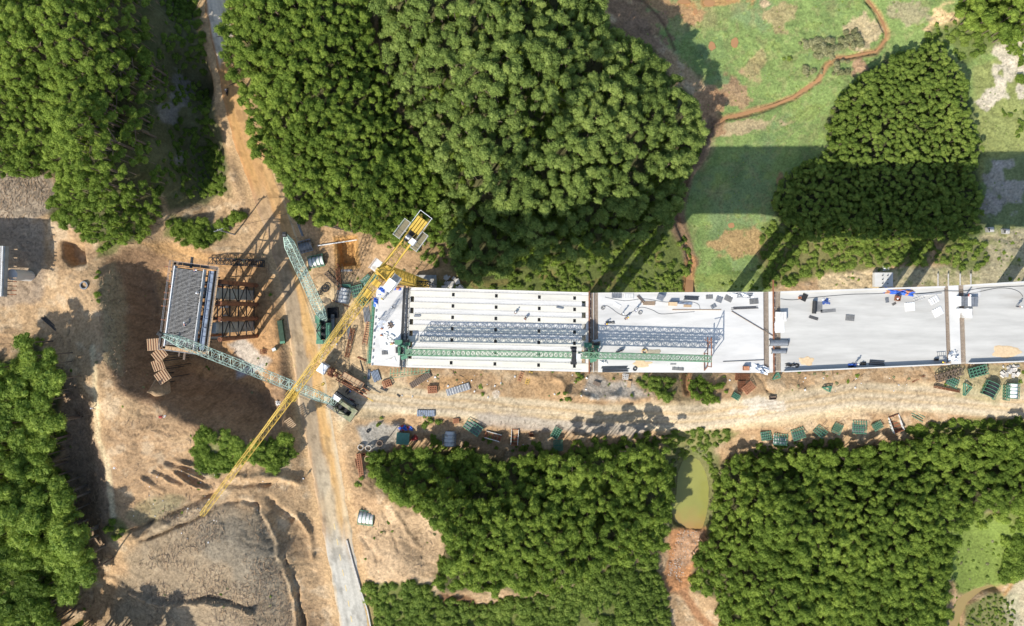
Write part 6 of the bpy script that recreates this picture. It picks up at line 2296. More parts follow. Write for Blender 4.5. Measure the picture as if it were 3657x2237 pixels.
def tray(label, loc, rz, L, Wd, m_in='rust', m_out='off_white', h=.9):
    t = thing('steel_trough', label, 'steel trough', loc, rz, 'open steel form troughs')
    mb = MB()
    mb.box((0, 0, .15), (L, Wd, .06))
    mb.build('floor', m_in, t)
    for k, (x, y, a, b) in enumerate(((0, Wd / 2, L, .1), (0, -Wd / 2, L, .1), (L / 2, 0, .1, Wd), (-L / 2, 0, .1, Wd))):
        mb = MB()
        mb.box((x, y, h / 2 + .1), (a + .12, b, h))
        mb.build('side_wall', m_out if k < 2 else m_in, t)
    mb = MB()
    for x in np.linspace(-L / 2, L / 2, 6):
        mb.box((x, Wd / 2 + .12, h / 2), (.08, .14, h))
        mb.box((x, -Wd / 2 - .12, h / 2), (.08, .14, h))
        mb.box((x, 0, .2), (.07, Wd, .06))
    mb.build('stiffener', 'steel_green', t)
    return t


def cage(label, loc, rz, L, Wd, H, m_='rust_light', nx=6, ny=4, th=.09, cat='steel cage', name='rebar_cage', group='rebar cages and racks'):
    t = thing(name, label, cat, loc, rz, group)
    for z in (.08, H):
        mb = MB()
        for y in np.linspace(-Wd / 2, Wd / 2, ny):
            mb.bar((-L / 2, y, z), (L / 2, y, z), th)
        for x in np.linspace(-L / 2, L / 2, nx):
            mb.bar((x, -Wd / 2, z), (x, Wd / 2, z), th)
        mb.build('mesh_side', m_, t)
    mb = MB()
    for x in np.linspace(-L / 2, L / 2, nx):
        for y in (-Wd / 2, Wd / 2):
            mb.bar((x, y, .08), (x, y, H), th)
    mb.build('upright', m_, t)
    return t


def ladder(label, p, q, wd=.55, m_='rust_light', z0=.3, rung=.55, th=.09, group='ladders'):
    p, q = Vector(p), Vector(q)
    c = (p + q) / 2
    t = thing('ladder', label, 'ladder', (c.x, c.y, min(p.z, q.z) if abs(p.z - q.z) < .5 else c.z), math.atan2(q.y - p.y, q.x - p.x), group)
    L = math.hypot(q.x - p.x, q.y - p.y)
    for s_ in (-1, 1):
        mb = MB()
        mb.bar((-L / 2, s_ * wd / 2, z0), (L / 2, s_ * wd / 2, z0), th)
        mb.build('rail', m_, t)
    for x in np.arange(-L / 2 + rung / 2, L / 2, rung):
        mb = MB()
        mb.bar((x, -wd / 2, z0), (x, wd / 2, z0), th * .8)
        mb.build('rung', m_, t)
    return t


def bundle(label, p, q, n, r=.13, m_='steel_grey', up=0, spread=1.0, group='bundles of pipes and bars'):
    p, q = Vector(p), Vector(q)
    c = (p + q) / 2
    t = thing('pipe_bundle', label, 'pipes', (c.x, c.y, min(p.z, q.z)), math.atan2(q.y - p.y, q.x - p.x), group)
    L = math.hypot(q.x - p.x, q.y - p.y)
    for i in range(n):
        y = (i - (n - 1) / 2) * r * 2.3 * spread
        a = random.uniform(-.1, .1)
        mb = MB()
        mb.tube((-L / 2 + random.uniform(0, L * .12), y + a * r, r + .02), (L / 2 - random.uniform(0, L * .12), y - a * r * 3, r + .02), r, 8)
        mb.build('pipe', m_, t)
    return t


def panel(name, label, cat, loc, rz, L, Wd, h=.12, m_='form_grey', ribs=0, rib_m=None, group=None, up=0.0, tilt=0.0, legs=False):
    t = thing(name, label, cat, loc, rz, group)
    mb = MB()
    mb.box((0, 0, up + h / 2 + .01), (L, Wd, h), 0, tilt, 0)
    mb.build('board', m_, t)
    for k in range(ribs):
        x = -L / 2 + L * (k + .5) / ribs
        mb = MB()
        mb.box((x, 0, up + h + .06), (.12 if L / ribs > .3 else L / ribs * .45, Wd * .98, .1), 0, tilt, 0)
        mb.build('rib', rib_m or m_, t)
    if legs:
        mb = MB()
        for a in (-1, 1):
            for b in (-1, 1):
                mb.bar((a * L * .42, b * Wd * .42, -.4), (a * L * .42, b * Wd * .42, up), .15)
        mb.build('prop', 'steel_dark', t)
    return t


def boxy(name, label, cat, loc, rz, L, Wd, H, m_='wood', lid=None, group=None):
    t = thing(name, label, cat, loc, rz, group)
    mb = MB()
    for a, b, c, d in ((0, Wd / 2, L, .06), (0, -Wd / 2, L, .06), (L / 2, 0, .06, Wd), (-L / 2, 0, .06, Wd)):
        mb.box((a, b, H / 2), (c, d, H))
    mb.box((0, 0, .06), (L, Wd, .06))
    mb.build('crate', m_, t)
    if lid:
        mb = MB()
        mb.box((0, 0, H + .04), (L * 1.02, Wd * 1.02, .05), .04)
        mb.build('lid', lid, t)
    return t


def cloth(name, label, cat, loc, L, Wd, m_, m2=None, seed=0, H=.5, rz=0.0, group=None):
    """A crumpled sheet with folds."""
    n, k = 26, 16
    vs, fs = [], []
    for i in range(n):
        for j in range(k):
            u, v = i / (n - 1) - .5, j / (k - 1) - .5
            w = mnoise.noise(Vector((u * 6 + seed, v * 5, seed * .7)))
            w2 = mnoise.noise(Vector((u * 15 + seed, v * 13, 3 + seed)))
            edge = 1 + .35 * mnoise.noise(Vector((u * 4, v * 4, seed + 9)))
            vs.append((u * L * edge + w2 * .15, v * Wd * edge * (1 + .4 * mnoise.noise(Vector((u * 5, seed, 1)))) + w * .12, .03 + H * max(0, .35 + w * .8 + w2 * .4) * (1 - (2 * abs(v)) ** 3) * (1 - (2 * abs(u)) ** 4)))
    for i in range(n - 1):
        for j in range(k - 1):
            a = i * k + j
            fs.append((a, a + k, a + k + 1, a + 1))
    mb = MB()
    mb.add(vs, fs)
    me = mb.mesh(name, m_)
    if m2:
        me.materials.append(M[m2])
        for p in me.polygons:
            if mnoise.noise(Vector((p.center.x * .9 + seed, p.center.y * 1.2, seed))) > .12:
                p.material_index = 1
    o = link(name, me, loc=loc, rz=rz)
    return tag(o, label, cat, group)


def hose(label, pts, r, m_, z=27.0, name='hose', cat='hose'):
    """A pipe or cable lying in curves through photographed points."""
    P_ = [W(a, b, z) for a, b in pts]
    sm = []
    for i in range(len(P_) - 1):
        p0, p1, p2, p3 = P_[max(0, i - 1)], P_[i], P_[i + 1], P_[min(len(P_) - 1, i + 2)]
        for t_ in (0, .25, .5, .75):
            sm.append(p1 + .5 * t_ * (p2 - p0 + t_ * (2 * p0 - 5 * p1 + 4 * p2 - p3 + t_ * (3 * (p1 - p2) + p3 - p0))))
    sm.append(P_[-1])
    c = sm[0].copy()
    mb = MB()
    for a, b in zip(sm[:-1], sm[1:]):
        mb.tube(a - c + Vector((0, 0, r)), b - c + Vector((0, 0, r)), r, 5)
    o = mb.build(name, m_, loc=c)
    return tag(o, label, cat, 'cables and hoses on the deck')


R_ = math.radians
# ------------------------------------------------------------------ gear in the yard right of the road
half_form('dark grey curved form lying by the dirt road, farthest up the yard', G(1093, 880), R_(15), 3.0, 1.15, 'form_grey', 'steel_grey')
t = half_form('green caged curved form between the grey form and the tower crane jib', G(1131, 934), R_(12), 3.6, 1.15, 'off_white', 'steel_green')
half_form('white half round form with brown stains under a green beam', G(1228, 1056), R_(80), 3.6, 1.25, 'off_white', 'steel_grey')
o = panel('green_beam', 'bright green beam across the top of the stained half round form', 'steel beam', G(1230, 1021), R_(-2), 3.2, .7, .5, 'steel_green')
framed_form('green steel frame tilted beside the stained half round form', G(1279, 1040), R_(15), 2.7, 2.6, 'form_grey')
framed_form('small green steel frame close to the foot of the tower crane cab', G(1346, 990), R_(20), 1.6, 1.3, 'off_white')
cage('dark open crate on the sand next to the dark spoked wheel', G(1141, 1048), R_(15), 1.2, .9, 1.0, 'steel_dark', 4, 3)
framed_formwork_spots = ((1312, 1003, 40, 'off_white', 'pale green frame heap under the tower crane cab'), (1298, 1075, -50, 'steel_dark', 'dark green struts between the crane jib and the pipes'))
for x_, y_, r_z, sk_, lb_ in framed_formwork_spots:
    framed_form(lb_, G(x_, y_), R_(r_z), 2.4, 1.8, sk_)
for lb_, a_, b_, m__ in (('brown lattice truss lying between the spoked drum and the dug pit', (1165, 975), (1222, 1030), 'wood_dark'), ('thin rusty lattice truss standing beside the dug pit', (1208, 960), (1216, 1035), 'rust'),
                         ('rusty lattice truss on the sand between the lorry and the red ladder', (1262, 1175), (1240, 1275), 'rust')):
    pa, pb = G(*a_), G(*b_)
    t = thing('truss_section', lb_, 'truss', (pa + pb) / 2, math.atan2(pb.y - pa.y, pb.x - pa.x), 'loose truss lengths')
    hl = (pb - pa).length / 2
    lattice(t, (-hl, 0, .5), (hl, 0, .5), .9, .9, .7, .7, 8, m__, .1, .07)
t = thing('end_scaffold', 'dark scaffold truss hung behind the far corner of the end slab', 'scaffold', W(1465, 1013, 21), R_(-3))
lattice(t, (-4.6, 0, 2.6), (4.6, 0, 2.6), 1.0, 1.0, 1.6, 1.6, 9, 'steel_dark', .15, .1)
mb = MB()
for x_ in np.arange(-4.4, 4.5, 1.76):
    mb.bar((x_, .4, 1.8), (x_, .4, -21), .12)
mb.build('scaffold_leg', 'steel_dark', t)
t = thing('cable_drum', 'dark spoked cable drum lying flat on the sand', 'cable drum', G(1162, 1031), 0)
mb = MB()
mb.ring((0, 0, .6), .9, .75, .15, 18)
mb.ring((0, 0, .1), .9, .75, .15, 18)
mb.build('rim', 'steel_dark', t)
mb = MB()
for k in range(4):
    a = math.pi * k / 4
    mb.bar((.8 * math.cos(a), .8 * math.sin(a), .68), (-.8 * math.cos(a), -.8 * math.sin(a), .68), .08)
mb.tube((0, 0, .1), (0, 0, .7), .25, 10)
mb.build('spoke', 'steel_dark', t)


def heap(label, cat, loc, rx, ry, h, m_, seed=0, name='sand_heap'):
    n, k = 22, 10
    vs, fs = [(0, 0, h)], []
    for j in range(1, k + 1):
        for i in range(n):
            a = 2 * math.pi * i / n
            q = j / k
            w = 1 + .25 * mnoise.noise(Vector((math.cos(a) * 1.5, math.sin(a) * 1.5, seed)))
            vs.append((rx * q * w * math.cos(a), ry * q * w * math.sin(a), h * (1 - q) ** 1.1 * (1 + .2 * mnoise.noise(Vector((q * 4, a, seed)))) - (.3 if j == k else 0)))
    for i in range(n):
        fs.append((0, 1 + i, 1 + (i + 1) % n))
    for j in range(k - 1):
        for i in range(n):
            a, b = 1 + j * n + i, 1 + j * n + (i + 1) % n
            fs.append((a, a + n, b + n, b))
    mb = MB()
    mb.add(vs, fs)
    o = mb.build(name, m_, loc=loc, smooth=True)
    return tag(o, label, cat)


heap('heap of pale yellow sand beside the green crane boom', 'sand heap', G(1158, 1085), 1.9, 2.1, 1.3, 'sand', 3)
boxy('tool_container', 'dark open container with posts right of the green crawler crane', 'container', G(1193, 1118), R_(5), 2.4, 2.6, 1.6, 'steel_dark')
bundle('long pale pipe lying slantwise over the dug orange pit', G(1125, 880), G(1292, 853), 1, .16, 'off_white')
bundle('pair of long dark pipes at the foot of the middle wood', G(1119, 796), G(1268, 828), 2, .13, 'wood_dark')
bundle('dark pipe beside the dirt road pointing at the grey form', G(1062, 792), G(1084, 850), 2, .13, 'steel_grey')
bundle('two grey bars below the dug orange pit', G(1212, 967), G(1262, 966), 2, .11, 'steel_grey')
bundle('short rusty bar leaning at the corner of the dug pit', G(1203, 940), G(1218, 968), 2, .09, 'rust')
bundle('bundle of grey pipes beside the red ladder and the free deck end', G(1306, 1092), G(1314, 1156), 5, .14, 'steel_grey')
bundle('bundle of dark pipes on the sand near the lorry', G(1243, 1160), G(1250, 1220), 3, .12, 'steel_grey')
bundle('bundle of blue grey pipes under the near corner of the end slab', G(1336, 1322), G(1350, 1364), 6, .14, 'blue_grey')
bundle('short blue grey pipes at the scaffold foot near the end slab', G(1318, 1318), G(1317, 1356), 2, .14, 'blue_grey')
bundle('rusty bars strewn across the sand below the crane jib', G(1180, 1070), G(1255, 1100), 2, .07, 'rust')
bundle('rusty rods lying by the lorry towards the deck end', G(1276, 1275), G(1312, 1290), 3, .07, 'rust')
bundle('two short dark bars on the haul road', G(1417, 1408), G(1430, 1418), 2, .1, 'steel_dark')
bundle('dark bars leaning by the haul road corner near the lorry tail', G(1286, 1284), G(1298, 1330), 2, .08, 'steel_dark')
bundle('dark bars on the pale spill next to the small red cage', G(1358, 1384), G(1384, 1396), 3, .1, 'steel_dark')
ladder('long red ladder lying along the free end of the deck', G(1319, 1148), G(1297, 1252), 1.0, 'rust_light', .3, .55, .13)
ladder('left yellow ladder leaning under the near deck edge', G(1866, 1328), G(1853, 1362), .7, 'rust_light', .3, .5, .12)
ladder('right yellow ladder leaning under the near deck edge', G(1897, 1326), G(1880, 1372), .7, 'steel_yellow', .3, .5, .12)
cage('small red cage of squares beside the bundled blue grey pipes', G(1383, 1370), R_(20), 2.0, 1.6, .6, 'rust_light', 5, 4, .12)
cage('rusty crate on the bare earth between two flat grey panels', G(1545, 1391), R_(4), 2.1, 1.6, .8, 'rust_light', 6, 4, .14)
panel('formwork_sheet', 'dark brown slatted panel lying slantwise below the end slab', 'formwork panel', G(1502, 1357), R_(32), 5.7, 1.5, .25, 'wood_dark', 12, 'wood_dark', 'flat formwork panels')
panel('formwork_sheet', 'pale grey flat panel lying slantwise beside the haul road', 'formwork panel', G(1636, 1391), R_(17), 5.9, 1.7, .2, 'steel_grey', 9, 'off_white', 'flat formwork panels')
panel('formwork_sheet', 'bluish grey flat panel on the wooded side of the haul road', 'formwork panel', G(1522, 1476), R_(0), 4.4, 1.5, .3, 'blue_grey', 8, 'steel_grey', 'flat formwork panels')
# ------------------------------------------------------------------ below the haul road
t = thing('site_hut', 'small hut with a green ribbed roof beside the haul road', 'hut', G(1444, 1561), R_(-4))
mb = MB()
mb.box((0, 0, 1.2), (2.9, 2.4, 2.4))
mb.build('wall', 'wood', t)
for k in range(7):
    mb = MB()
    mb.box((-1.35 + k * .45, 0, 2.52 + .02 * (k % 2)), (.44, 2.9, .06))
    mb.build('roof_sheet', 'roof_green', t)
mb = MB()
mb.box((0, -1.21, 1.0), (.8, .06, 1.9))
mb.build('door', 'wood_dark', t)
cloth('tarpaulin', 'blue and red tarpaulin stretched behind the green roofed hut', 'tarpaulin', G(1450, 1527), 3.6, 1.6, 'blue', 'red', 3, .7)
cloth('tarpaulin', 'faded red tarpaulin heap on the right side of the green roofed hut', 'tarpaulin', G(1482, 1560), 1.6, 2.4, 'red', 'wood_dark', 5, .6)
half_form('white half round form standing among bushes by the haul road', G(1605, 1565), R_(88), 3.7, 1.35, 'off_white', 'steel_grey')
framed_form('heap of green formwork frames in front of the rusty troughs', G(1690, 1525), R_(-35), 4.2, 2.4, 'form_grey')
cage('small rusty rack on top of the bank beside the green frames', G(1629, 1503), R_(5), 1.3, 1.0, .6, 'rust_light', 4, 4, .14)
tray('rusty open trough lying slantwise by the haul road', G(1761, 1557), R_(-16), 3.9, 1.7, 'rust')
tray('upright narrow rusty trough with a white rim', G(1838, 1560), R_(86), 3.9, 1.7, 'rust')
framed_form('tangle of green frames in the tree shadow by the haul road', G(1985, 1545), R_(60), 2.6, 1.7, 'steel_dark')
cage('green rack of slats lying below the tangle of green frames', G(1993, 1590), R_(5), 2.2, 2.6, .5, 'steel_green', 9, 3, .12)
bundle('pale bars at the foot of the white rimmed trough', G(1858, 1560), G(1870, 1592), 2, .08, 'off_white')
boxy('crate', 'small rusty crate among dry bushes by the haul road', 'crate', G(1898, 1552), R_(10), 1.0, .9, .9, 'rust')


def pipe_ring(label, loc, R, r, h, m_='stone'):
    mb = MB()
    mb.ring((0, 0, 0), R, r, h, 18)
    o = mb.build('concrete_ring', m_, loc=loc)
    return tag(o, label, 'concrete ring', 'rings on the yard corner')


pipe_ring('left concrete ring of the two behind the red rack', G(1289, 1597), .72, .58, .6)
pipe_ring('right concrete ring of the two behind the red rack', G(1317, 1600), .75, .6, .6)
pipe_ring('brown ring standing beside the rack at the wood edge', G(1314, 1637), .75, .55, .9, 'wood')
pipe_ring('dark ring in the grass edge right of the concrete rings', G(1358, 1582), .8, .6, .9, 'wood_dark')
pipe_ring('old tyre lying on the grey gravel corner', G(1315, 1540), .42, .24, .25, 'black')
cage('long red rack of squares leading into the wood edge', G(1288, 1668), R_(-82), 6.4, 1.0, .5, 'rust_light', 14, 3, .13)
ladder('rusty narrow rack beside the long red rack', G(1272, 1640), G(1282, 1700), .5, 'rust', .2, .6, .1)
boxy('crate', 'brown crate between the brown ring and the red rack', 'crate', G(1300, 1622), R_(8), .9, .6, .7, 'rust')
t = half_form('white half round form with a rail standing alone on the bare slope', G(1309, 1848), R_(-8), 3.6, 1.45, 'off_white', 'steel_green')
# ------------------------------------------------------------------ along the haul road on the right
for lab, x, y, rz, L, Wd, sk in (
        ('fan of thin green frames at the left end of the row by the haul road', 2732, 1555, 10, 2.4, 2.0, 'form_grey'),
        ('pale green frame second in the row by the haul road', 2783, 1568, -4, 3.2, 2.7, 'off_white'),
        ('tilted green frame with a grey skin, third in the row', 2846, 1548, 18, 3.0, 2.6, 'form_grey'),
        ('loose green struts between the tilted frame and the tall frame', 2925, 1540, -40, 2.8, 2.0, 'wood_dark'),
        ('leaning green struts on bare orange soil in the row', 2985, 1530, 65, 2.4, 2.0, 'rust'),
        ('tall square green frame in the middle of the row', 3064, 1525, -3, 3.2, 3.0, 'form_grey'),
        ('small low green frame beside the rusty trough', 3128, 1520, 30, 2.2, 1.6, 'rust')):
    framed_form(lab, G(x, y), R_(rz), L, Wd, sk)
tray('rusty trough with white sides at the right end of the row', G(3195, 1512), R_(-70), 4.2, 2.6, 'rust')
bundle('heap of pale brush poles left of the row of frames', G(2665, 1575), G(2710, 1580), 5, .07, 'wood')
bundle('loose green struts leaning in the row of frames', G(2890, 1520), G(2930, 1560), 4, .08, 'steel_green', spread=3)
bundle('green bars lying on the bank right of the rusty trough', G(3255, 1475), G(3300, 1500), 3, .09, 'steel_green', spread=3)
cage('rusty mesh of squares below the near deck edge', G(2650, 1347), R_(-4), 3.4, 1.7, .4, 'rust', 9, 5, .12)
cage('rusty mesh panel lying turned on another one', G(2672, 1385), R_(40), 2.8, 2.0, .5, 'rust_light', 7, 5, .12)
cage('rusty mesh panel in the corner of the mesh heap', G(2648, 1380), R_(5), 1.8, 2.4, .3, 'rust', 5, 6, .12)


def tri_frame(label, loc, rz, s_, m_='steel_green'):
    t = thing('triangle_bracket', label, 'steel frame', loc, rz, 'green triangle brackets')
    A_, B_, C_ = Vector((-s_, -s_ * .4, 0)), Vector((s_, s_ * .7, 0)), Vector((s_, -s_ * .8, 0))
    for z in (.1, .8):
        up = Vector((0, 0, z))
        for p, q in ((A_, B_), (B_, C_), (C_, A_)):
            mb = MB()
            mb.bar(p + up, q + up, .2)
            mb.build('side_bar', m_, t)
    mb = MB()
    for p, q in ((A_, B_), (A_, C_)):
        mb.bar(p.lerp(q, .5) + Vector((0, 0, .8)), (B_ + C_) / 2 + Vector((0, 0, .8)), .12)
    for p in (A_, B_, C_):
        mb.bar(p, p + Vector((0, 0, .8)), .15)
    mb.build('strut', m_, t)
    return t


tri_frame('green triangle bracket touching the near deck edge', G(2766, 1344), R_(25), .95)
tri_frame('green triangle bracket alone on the bare slope', G(2950, 1384), R_(-20), .95)
tri_frame('green star shaped bracket at the end of the long beam', G(3442, 1392), R_(60), 1.3)
boxy('crate', 'brown flat crate on the white spill by the haul road', 'crate', G(2758, 1421), R_(5), 1.7, .8, .5, 'wood_dark')
framed_form('dark green wreck of a frame among bushes left of the mesh heap', G(2625, 1415), R_(-30), 1.8, 1.2, 'steel_dark')
panel('formwork_sheet', 'small brown panel near the culvert bushes under the deck', 'formwork panel', G(2131, 1370), R_(-20), 1.7, .9, .3, 'wood_dark', 0, None, 'flat formwork panels')
cage('pale crate of bars just below the deck edge by the bush', G(2232, 1345), R_(-5), 1.3, 1.3, .8, 'off_white', 4, 4, .1)
panel('formwork_sheet', 'pale wooden panel below the pale crate of bars', 'formwork panel', G(2247, 1372), R_(80), 1.6, .9, .2, 'wood', 0, None, 'flat formwork panels')
t = thing('truss_section', 'rusty lattice truss lying below the right deck edge', 'truss', G(3383, 1338), R_(18), 'loose truss lengths')
lattice(t, (-3.2, 0, .8), (3.2, 0, .8), 1.6, 1.6, 1.2, 1.2, 7, 'wood_dark', .14, .1)
t = thing('truss_section', 'dark lattice truss lying on the gravel by the unfinished pier', 'truss', G(850, 938), R_(-3), 'loose truss lengths')
lattice(t, (-6.5, 0, .8), (6.5, 0, .8), 1.5, 1.5, 1.3, 1.3, 14, 'steel_dark', .16, .1)
t = thing('long_beam', 'long brown latticed beam pointing at the green star bracket', 'beam', G(3378, 1390), R_(-11))
lattice(t, (-3.2, 0, .4), (3.2, 0, .4), .45, .45, .4, .4, 12, 'rust', .1, .07)
framed_form('heap of dark green frames under the right deck edge', G(3486, 1326), R_(15), 4.4, 2.2, 'steel_dark')
framed_form('low green frame in the grass beside the dark heap', G(3395, 1365), R_(-25), 2.6, 1.8, 'form_grey')
half_form('round backed green form with dark ribs in the grass', G(3534, 1392), R_(62), 3.6, 1.5, 'steel_dark', 'steel_green')
half_form('white box form with a green frame at the right edge of the view', G(3614, 1396), R_(88), 3.6, 1.15, 'white', 'steel_green')
cage('green upright rack next to the white box form', G(3587, 1402), R_(88), 3.6, .8, 1.4, 'steel_green', 6, 3, .12)
bundle('rusty bars lying under the deck edge beside the truss', G(3252, 1368), G(3305, 1340), 2, .09, 'rust')
# ------------------------------------------------------------------ far side of the deck
t = thing('concrete_pad', 'square concrete pad with six anchor bolts at the far deck edge', 'concrete pad', G(3149, 1000), R_(0))
mb = MB()
mb.box((0, 0, .5), (4.7, 3.6, 1.1))
mb.build('pad', 'concrete', t)
for x in (-.4, .9):
    for y in (-1.0, 0, 1.0):
        mb = MB()
        mb.tube((x, y, 1.05), (x, y, 1.5), .1, 8)
        mb.build('bolt', 'steel_dark', t)
for k, (x, y, s_) in enumerate(((3529, 822, 'left'), (3585, 828, 'right'))):
    t = thing('concrete_chamber', ('left' if k == 0 else 'right') + ' of the two small concrete boxes on the track above the deck', 'concrete box', G(x, y), R_(4 - 8 * k))
    mb = MB()
    for a, b, c, d in ((0, .55, 1.5, .16), (0, -.55, 1.5, .16), (.7, 0, .16, .95), (-.7, 0, .16, .95)):
        mb.box((a, b, .5), (c, d, 1.2))
    mb.build('wall', 'concrete_grey', t)
    mb = MB()
    mb.box((.2, 0, 1.14), (1.0, 1.0, .1), .05)
    mb.build('cover', 'stone', t)
for k, x in enumerate((3347, 3384, 3426, 3464)):
    mb = MB()
    mb.box((0, 0, .3), (.22, 3.4, .3))
    p = G(x, 1002)
    o = mb.build('concrete_post', 'stone', loc=p)
    tag(o, ('first', 'second', 'third', 'fourth')[k] + ' pale post from the left sticking out past the far deck edge', 'post', 'pale posts at the far deck edge')
t = thing('silo_wall', 'grey wall panel beside the foot of the tower crane', 'wall', G(1537, 1010), R_(0))
mb = MB()
mb.box((0, 0, 2.2), (2.8, 1.6, 5.0))
mb.build('block', 'concrete_grey', t)
t = thing('water_trough', 'long dark green trough on the left shoulder of the road', 'trough', G(1008, 1186), R_(-82))
mb = MB()
mb.box((0, 0, .5), (5.6, 1.2, 1.0))
mb.build('body', 'tarp_green', t)
mb = MB()
mb.box((2.5, 0, 1.03), (.6, 1.2, .06))
mb.build('end_plate', 'steel_green', t)
boxy('crate', 'small green crate on the pit rim beside the road', 'crate', G(982, 1248), R_(20), .9, .7, .8, 'steel_green', 'off_white')
cage('small dark rack on the white spill by the pit', G(945, 1256), R_(0), 1.8, 1.0, .4, 'rust', 6, 3, .08)
bundle('bundle of dark rods in the shadow beside the tree on the left', G(150, 1130), G(210, 1185), 5, .09, 'steel_dark')
pipe_ring('dark ring lying on the bare plateau left of the pit', G(302, 1020), .95, .7, .4, 'steel_grey')
# brown ribbed timber racks stepping down beside the unfinished pier
for k, (lab, x, y, rz, L, Wd, z) in enumerate((('topmost ribbed timber stage, tucked against the pier scaffold', 549, 1231, 4, 2.4, 2.3, 14),
                                               ('second ribbed timber stage below the pier scaffold', 571, 1267, 38, 2.6, 2.2, 13),
                                               ('third ribbed timber stage down the bank', 566, 1304, 20, 2.3, 2.1, 12),
                                               ('fourth ribbed timber stage down the bank', 582, 1345, 34, 2.6, 2.4, 11))):
    w = W(x, y, z)
    gz = float(ground_z(w.x, w.y)[0])
    panel('timber_stage', lab, 'timber stage', (w.x, w.y, gz), R_(rz), L * 1.15, Wd * 1.15, .2, 'wood', 5, 'rust', 'timber stages beside the unfinished pier', up=z - gz, legs=True)
w = W(590, 1385, 6)
heap('steep mound of lit earth below the timber stages', 'earth mound', (w.x, w.y, float(ground_z(w.x, w.y)[0])), 2.2, 2.6, 6.5, 'earth', 8, 'earth_mound')
# stump of timber steps left of the road and the dark bush on the asphalt
t = thing('timber_steps', 'rack of brown timber slats leaning at the left road edge', 'timber rack', G(1036, 1512), R_(35))
for k in range(6):
    mb = MB()
    mb.box((0, -1.1 + k * .42, .5 + .12 * k), (2.4, .26, .1))
    mb.build('slat', 'wood', t)
mb = MB()
for a in (-1, 1):
    mb.bar((a, -1.3, .4), (a, 1.3, 1.2), .12)
mb.build('bearer', 'wood_dark', t)
bz = thing('roadside_tree', 'lone dark bushy tree at the left road edge below the crane boom', 'tree', G(1035, 1555), 0)
c = link('crown', CROWN[1][1], bz, loc=(0, 0, 4.2))
c.scale = (1.7, 1.7, 2.2)
k = link('trunk', TRUNK, bz)
k.scale = (5, 5, 4.6)
# power pole left of the road
t = thing('utility_pole', 'concrete power pole with a cross arm left of the dirt road', 'utility pole', G(838, 838), R_(20))
mb = MB()
mb.tube((0, 0, -.5), (0, 0, 10.2), .2, 10, .13)
mb.build('pole', 'concrete_grey', t)
mb = MB()
mb.bar((-1.1, 0, 9.6), (1.1, 0, 9.6), .14)
mb.bar((-.9, 0, 9.5), (0, 0, 8.8), .07)
mb.bar((.9, 0, 9.5), (0, 0, 8.8), .07)
mb.build('cross_arm', 'steel_grey', t)
for x in (-1.0, 0.35, 1.0):
    mb = MB()
    mb.tube((x, 0, 9.7), (x, 0, 9.95), .07, 8)
    mb.build('insulator', 'off_white', t)
mb = MB()
a, b = Vector(t.location) + Vector((0, 0, 9.7)), G(1085, 770) + Vector((0, 0, 7))
pts = [a.lerp(b, i / 14) - Vector((0, 0, 4 * 1.0 * (i / 14) * (1 - i / 14))) for i in range(15)]
for p, q in zip(pts[:-1], pts[1:]):
    mb.bar(p - a, q - a, .05)
o = mb.build('power_line', 'steel_dark', loc=a)
tag(o, 'thin dark cable hung from the power pole across the road', 'cable')
# low guard wall on the right side of the paved road at the bottom
mb = MB()
WL = [(1238, 1930), (1262, 2020), (1288, 2110), (1312, 2180), (1335, 2300)]
o0 = G(1290, 2110)
for (a, b), (c_, d_) in zip(WL[:-1], WL[1:]):
    p, q = W(a, b, .3), W(c_, d_, .3)
    mb.bar((p.x - o0.x, p.y - o0.y, .2 - o0.z), (q.x - o0.x, q.y - o0.y, .2 - o0.z), .3, .4)
o = mb.build('guard_wall', 'stone', loc=o0)
tag(o, 'low pale guard wall along the right side of the paved road', 'wall')
cloth('plastic_sheet', 'red and white scrap of cloth on the footpath above the hillside wood', 'cloth', G(412, 1670), 1.0, .7, 'off_white', 'red', 4, .3)
cloth('plastic_sheet', 'small red cloth on the bare slope beside the stooping person', 'cloth', G(573, 1490), .8, .5, 'red', None, 4, .25)
cloth('plastic_sheet', 'crumpled white sheet at the left road shoulder below the boom', 'cloth', G(994, 1440), 1.2, 1.0, 'off_white', None, 6, .4)
# ------------------------------------------------------------------ things lying on the deck
def DW(x, y, z=27.005):
    return W(x, y, z)


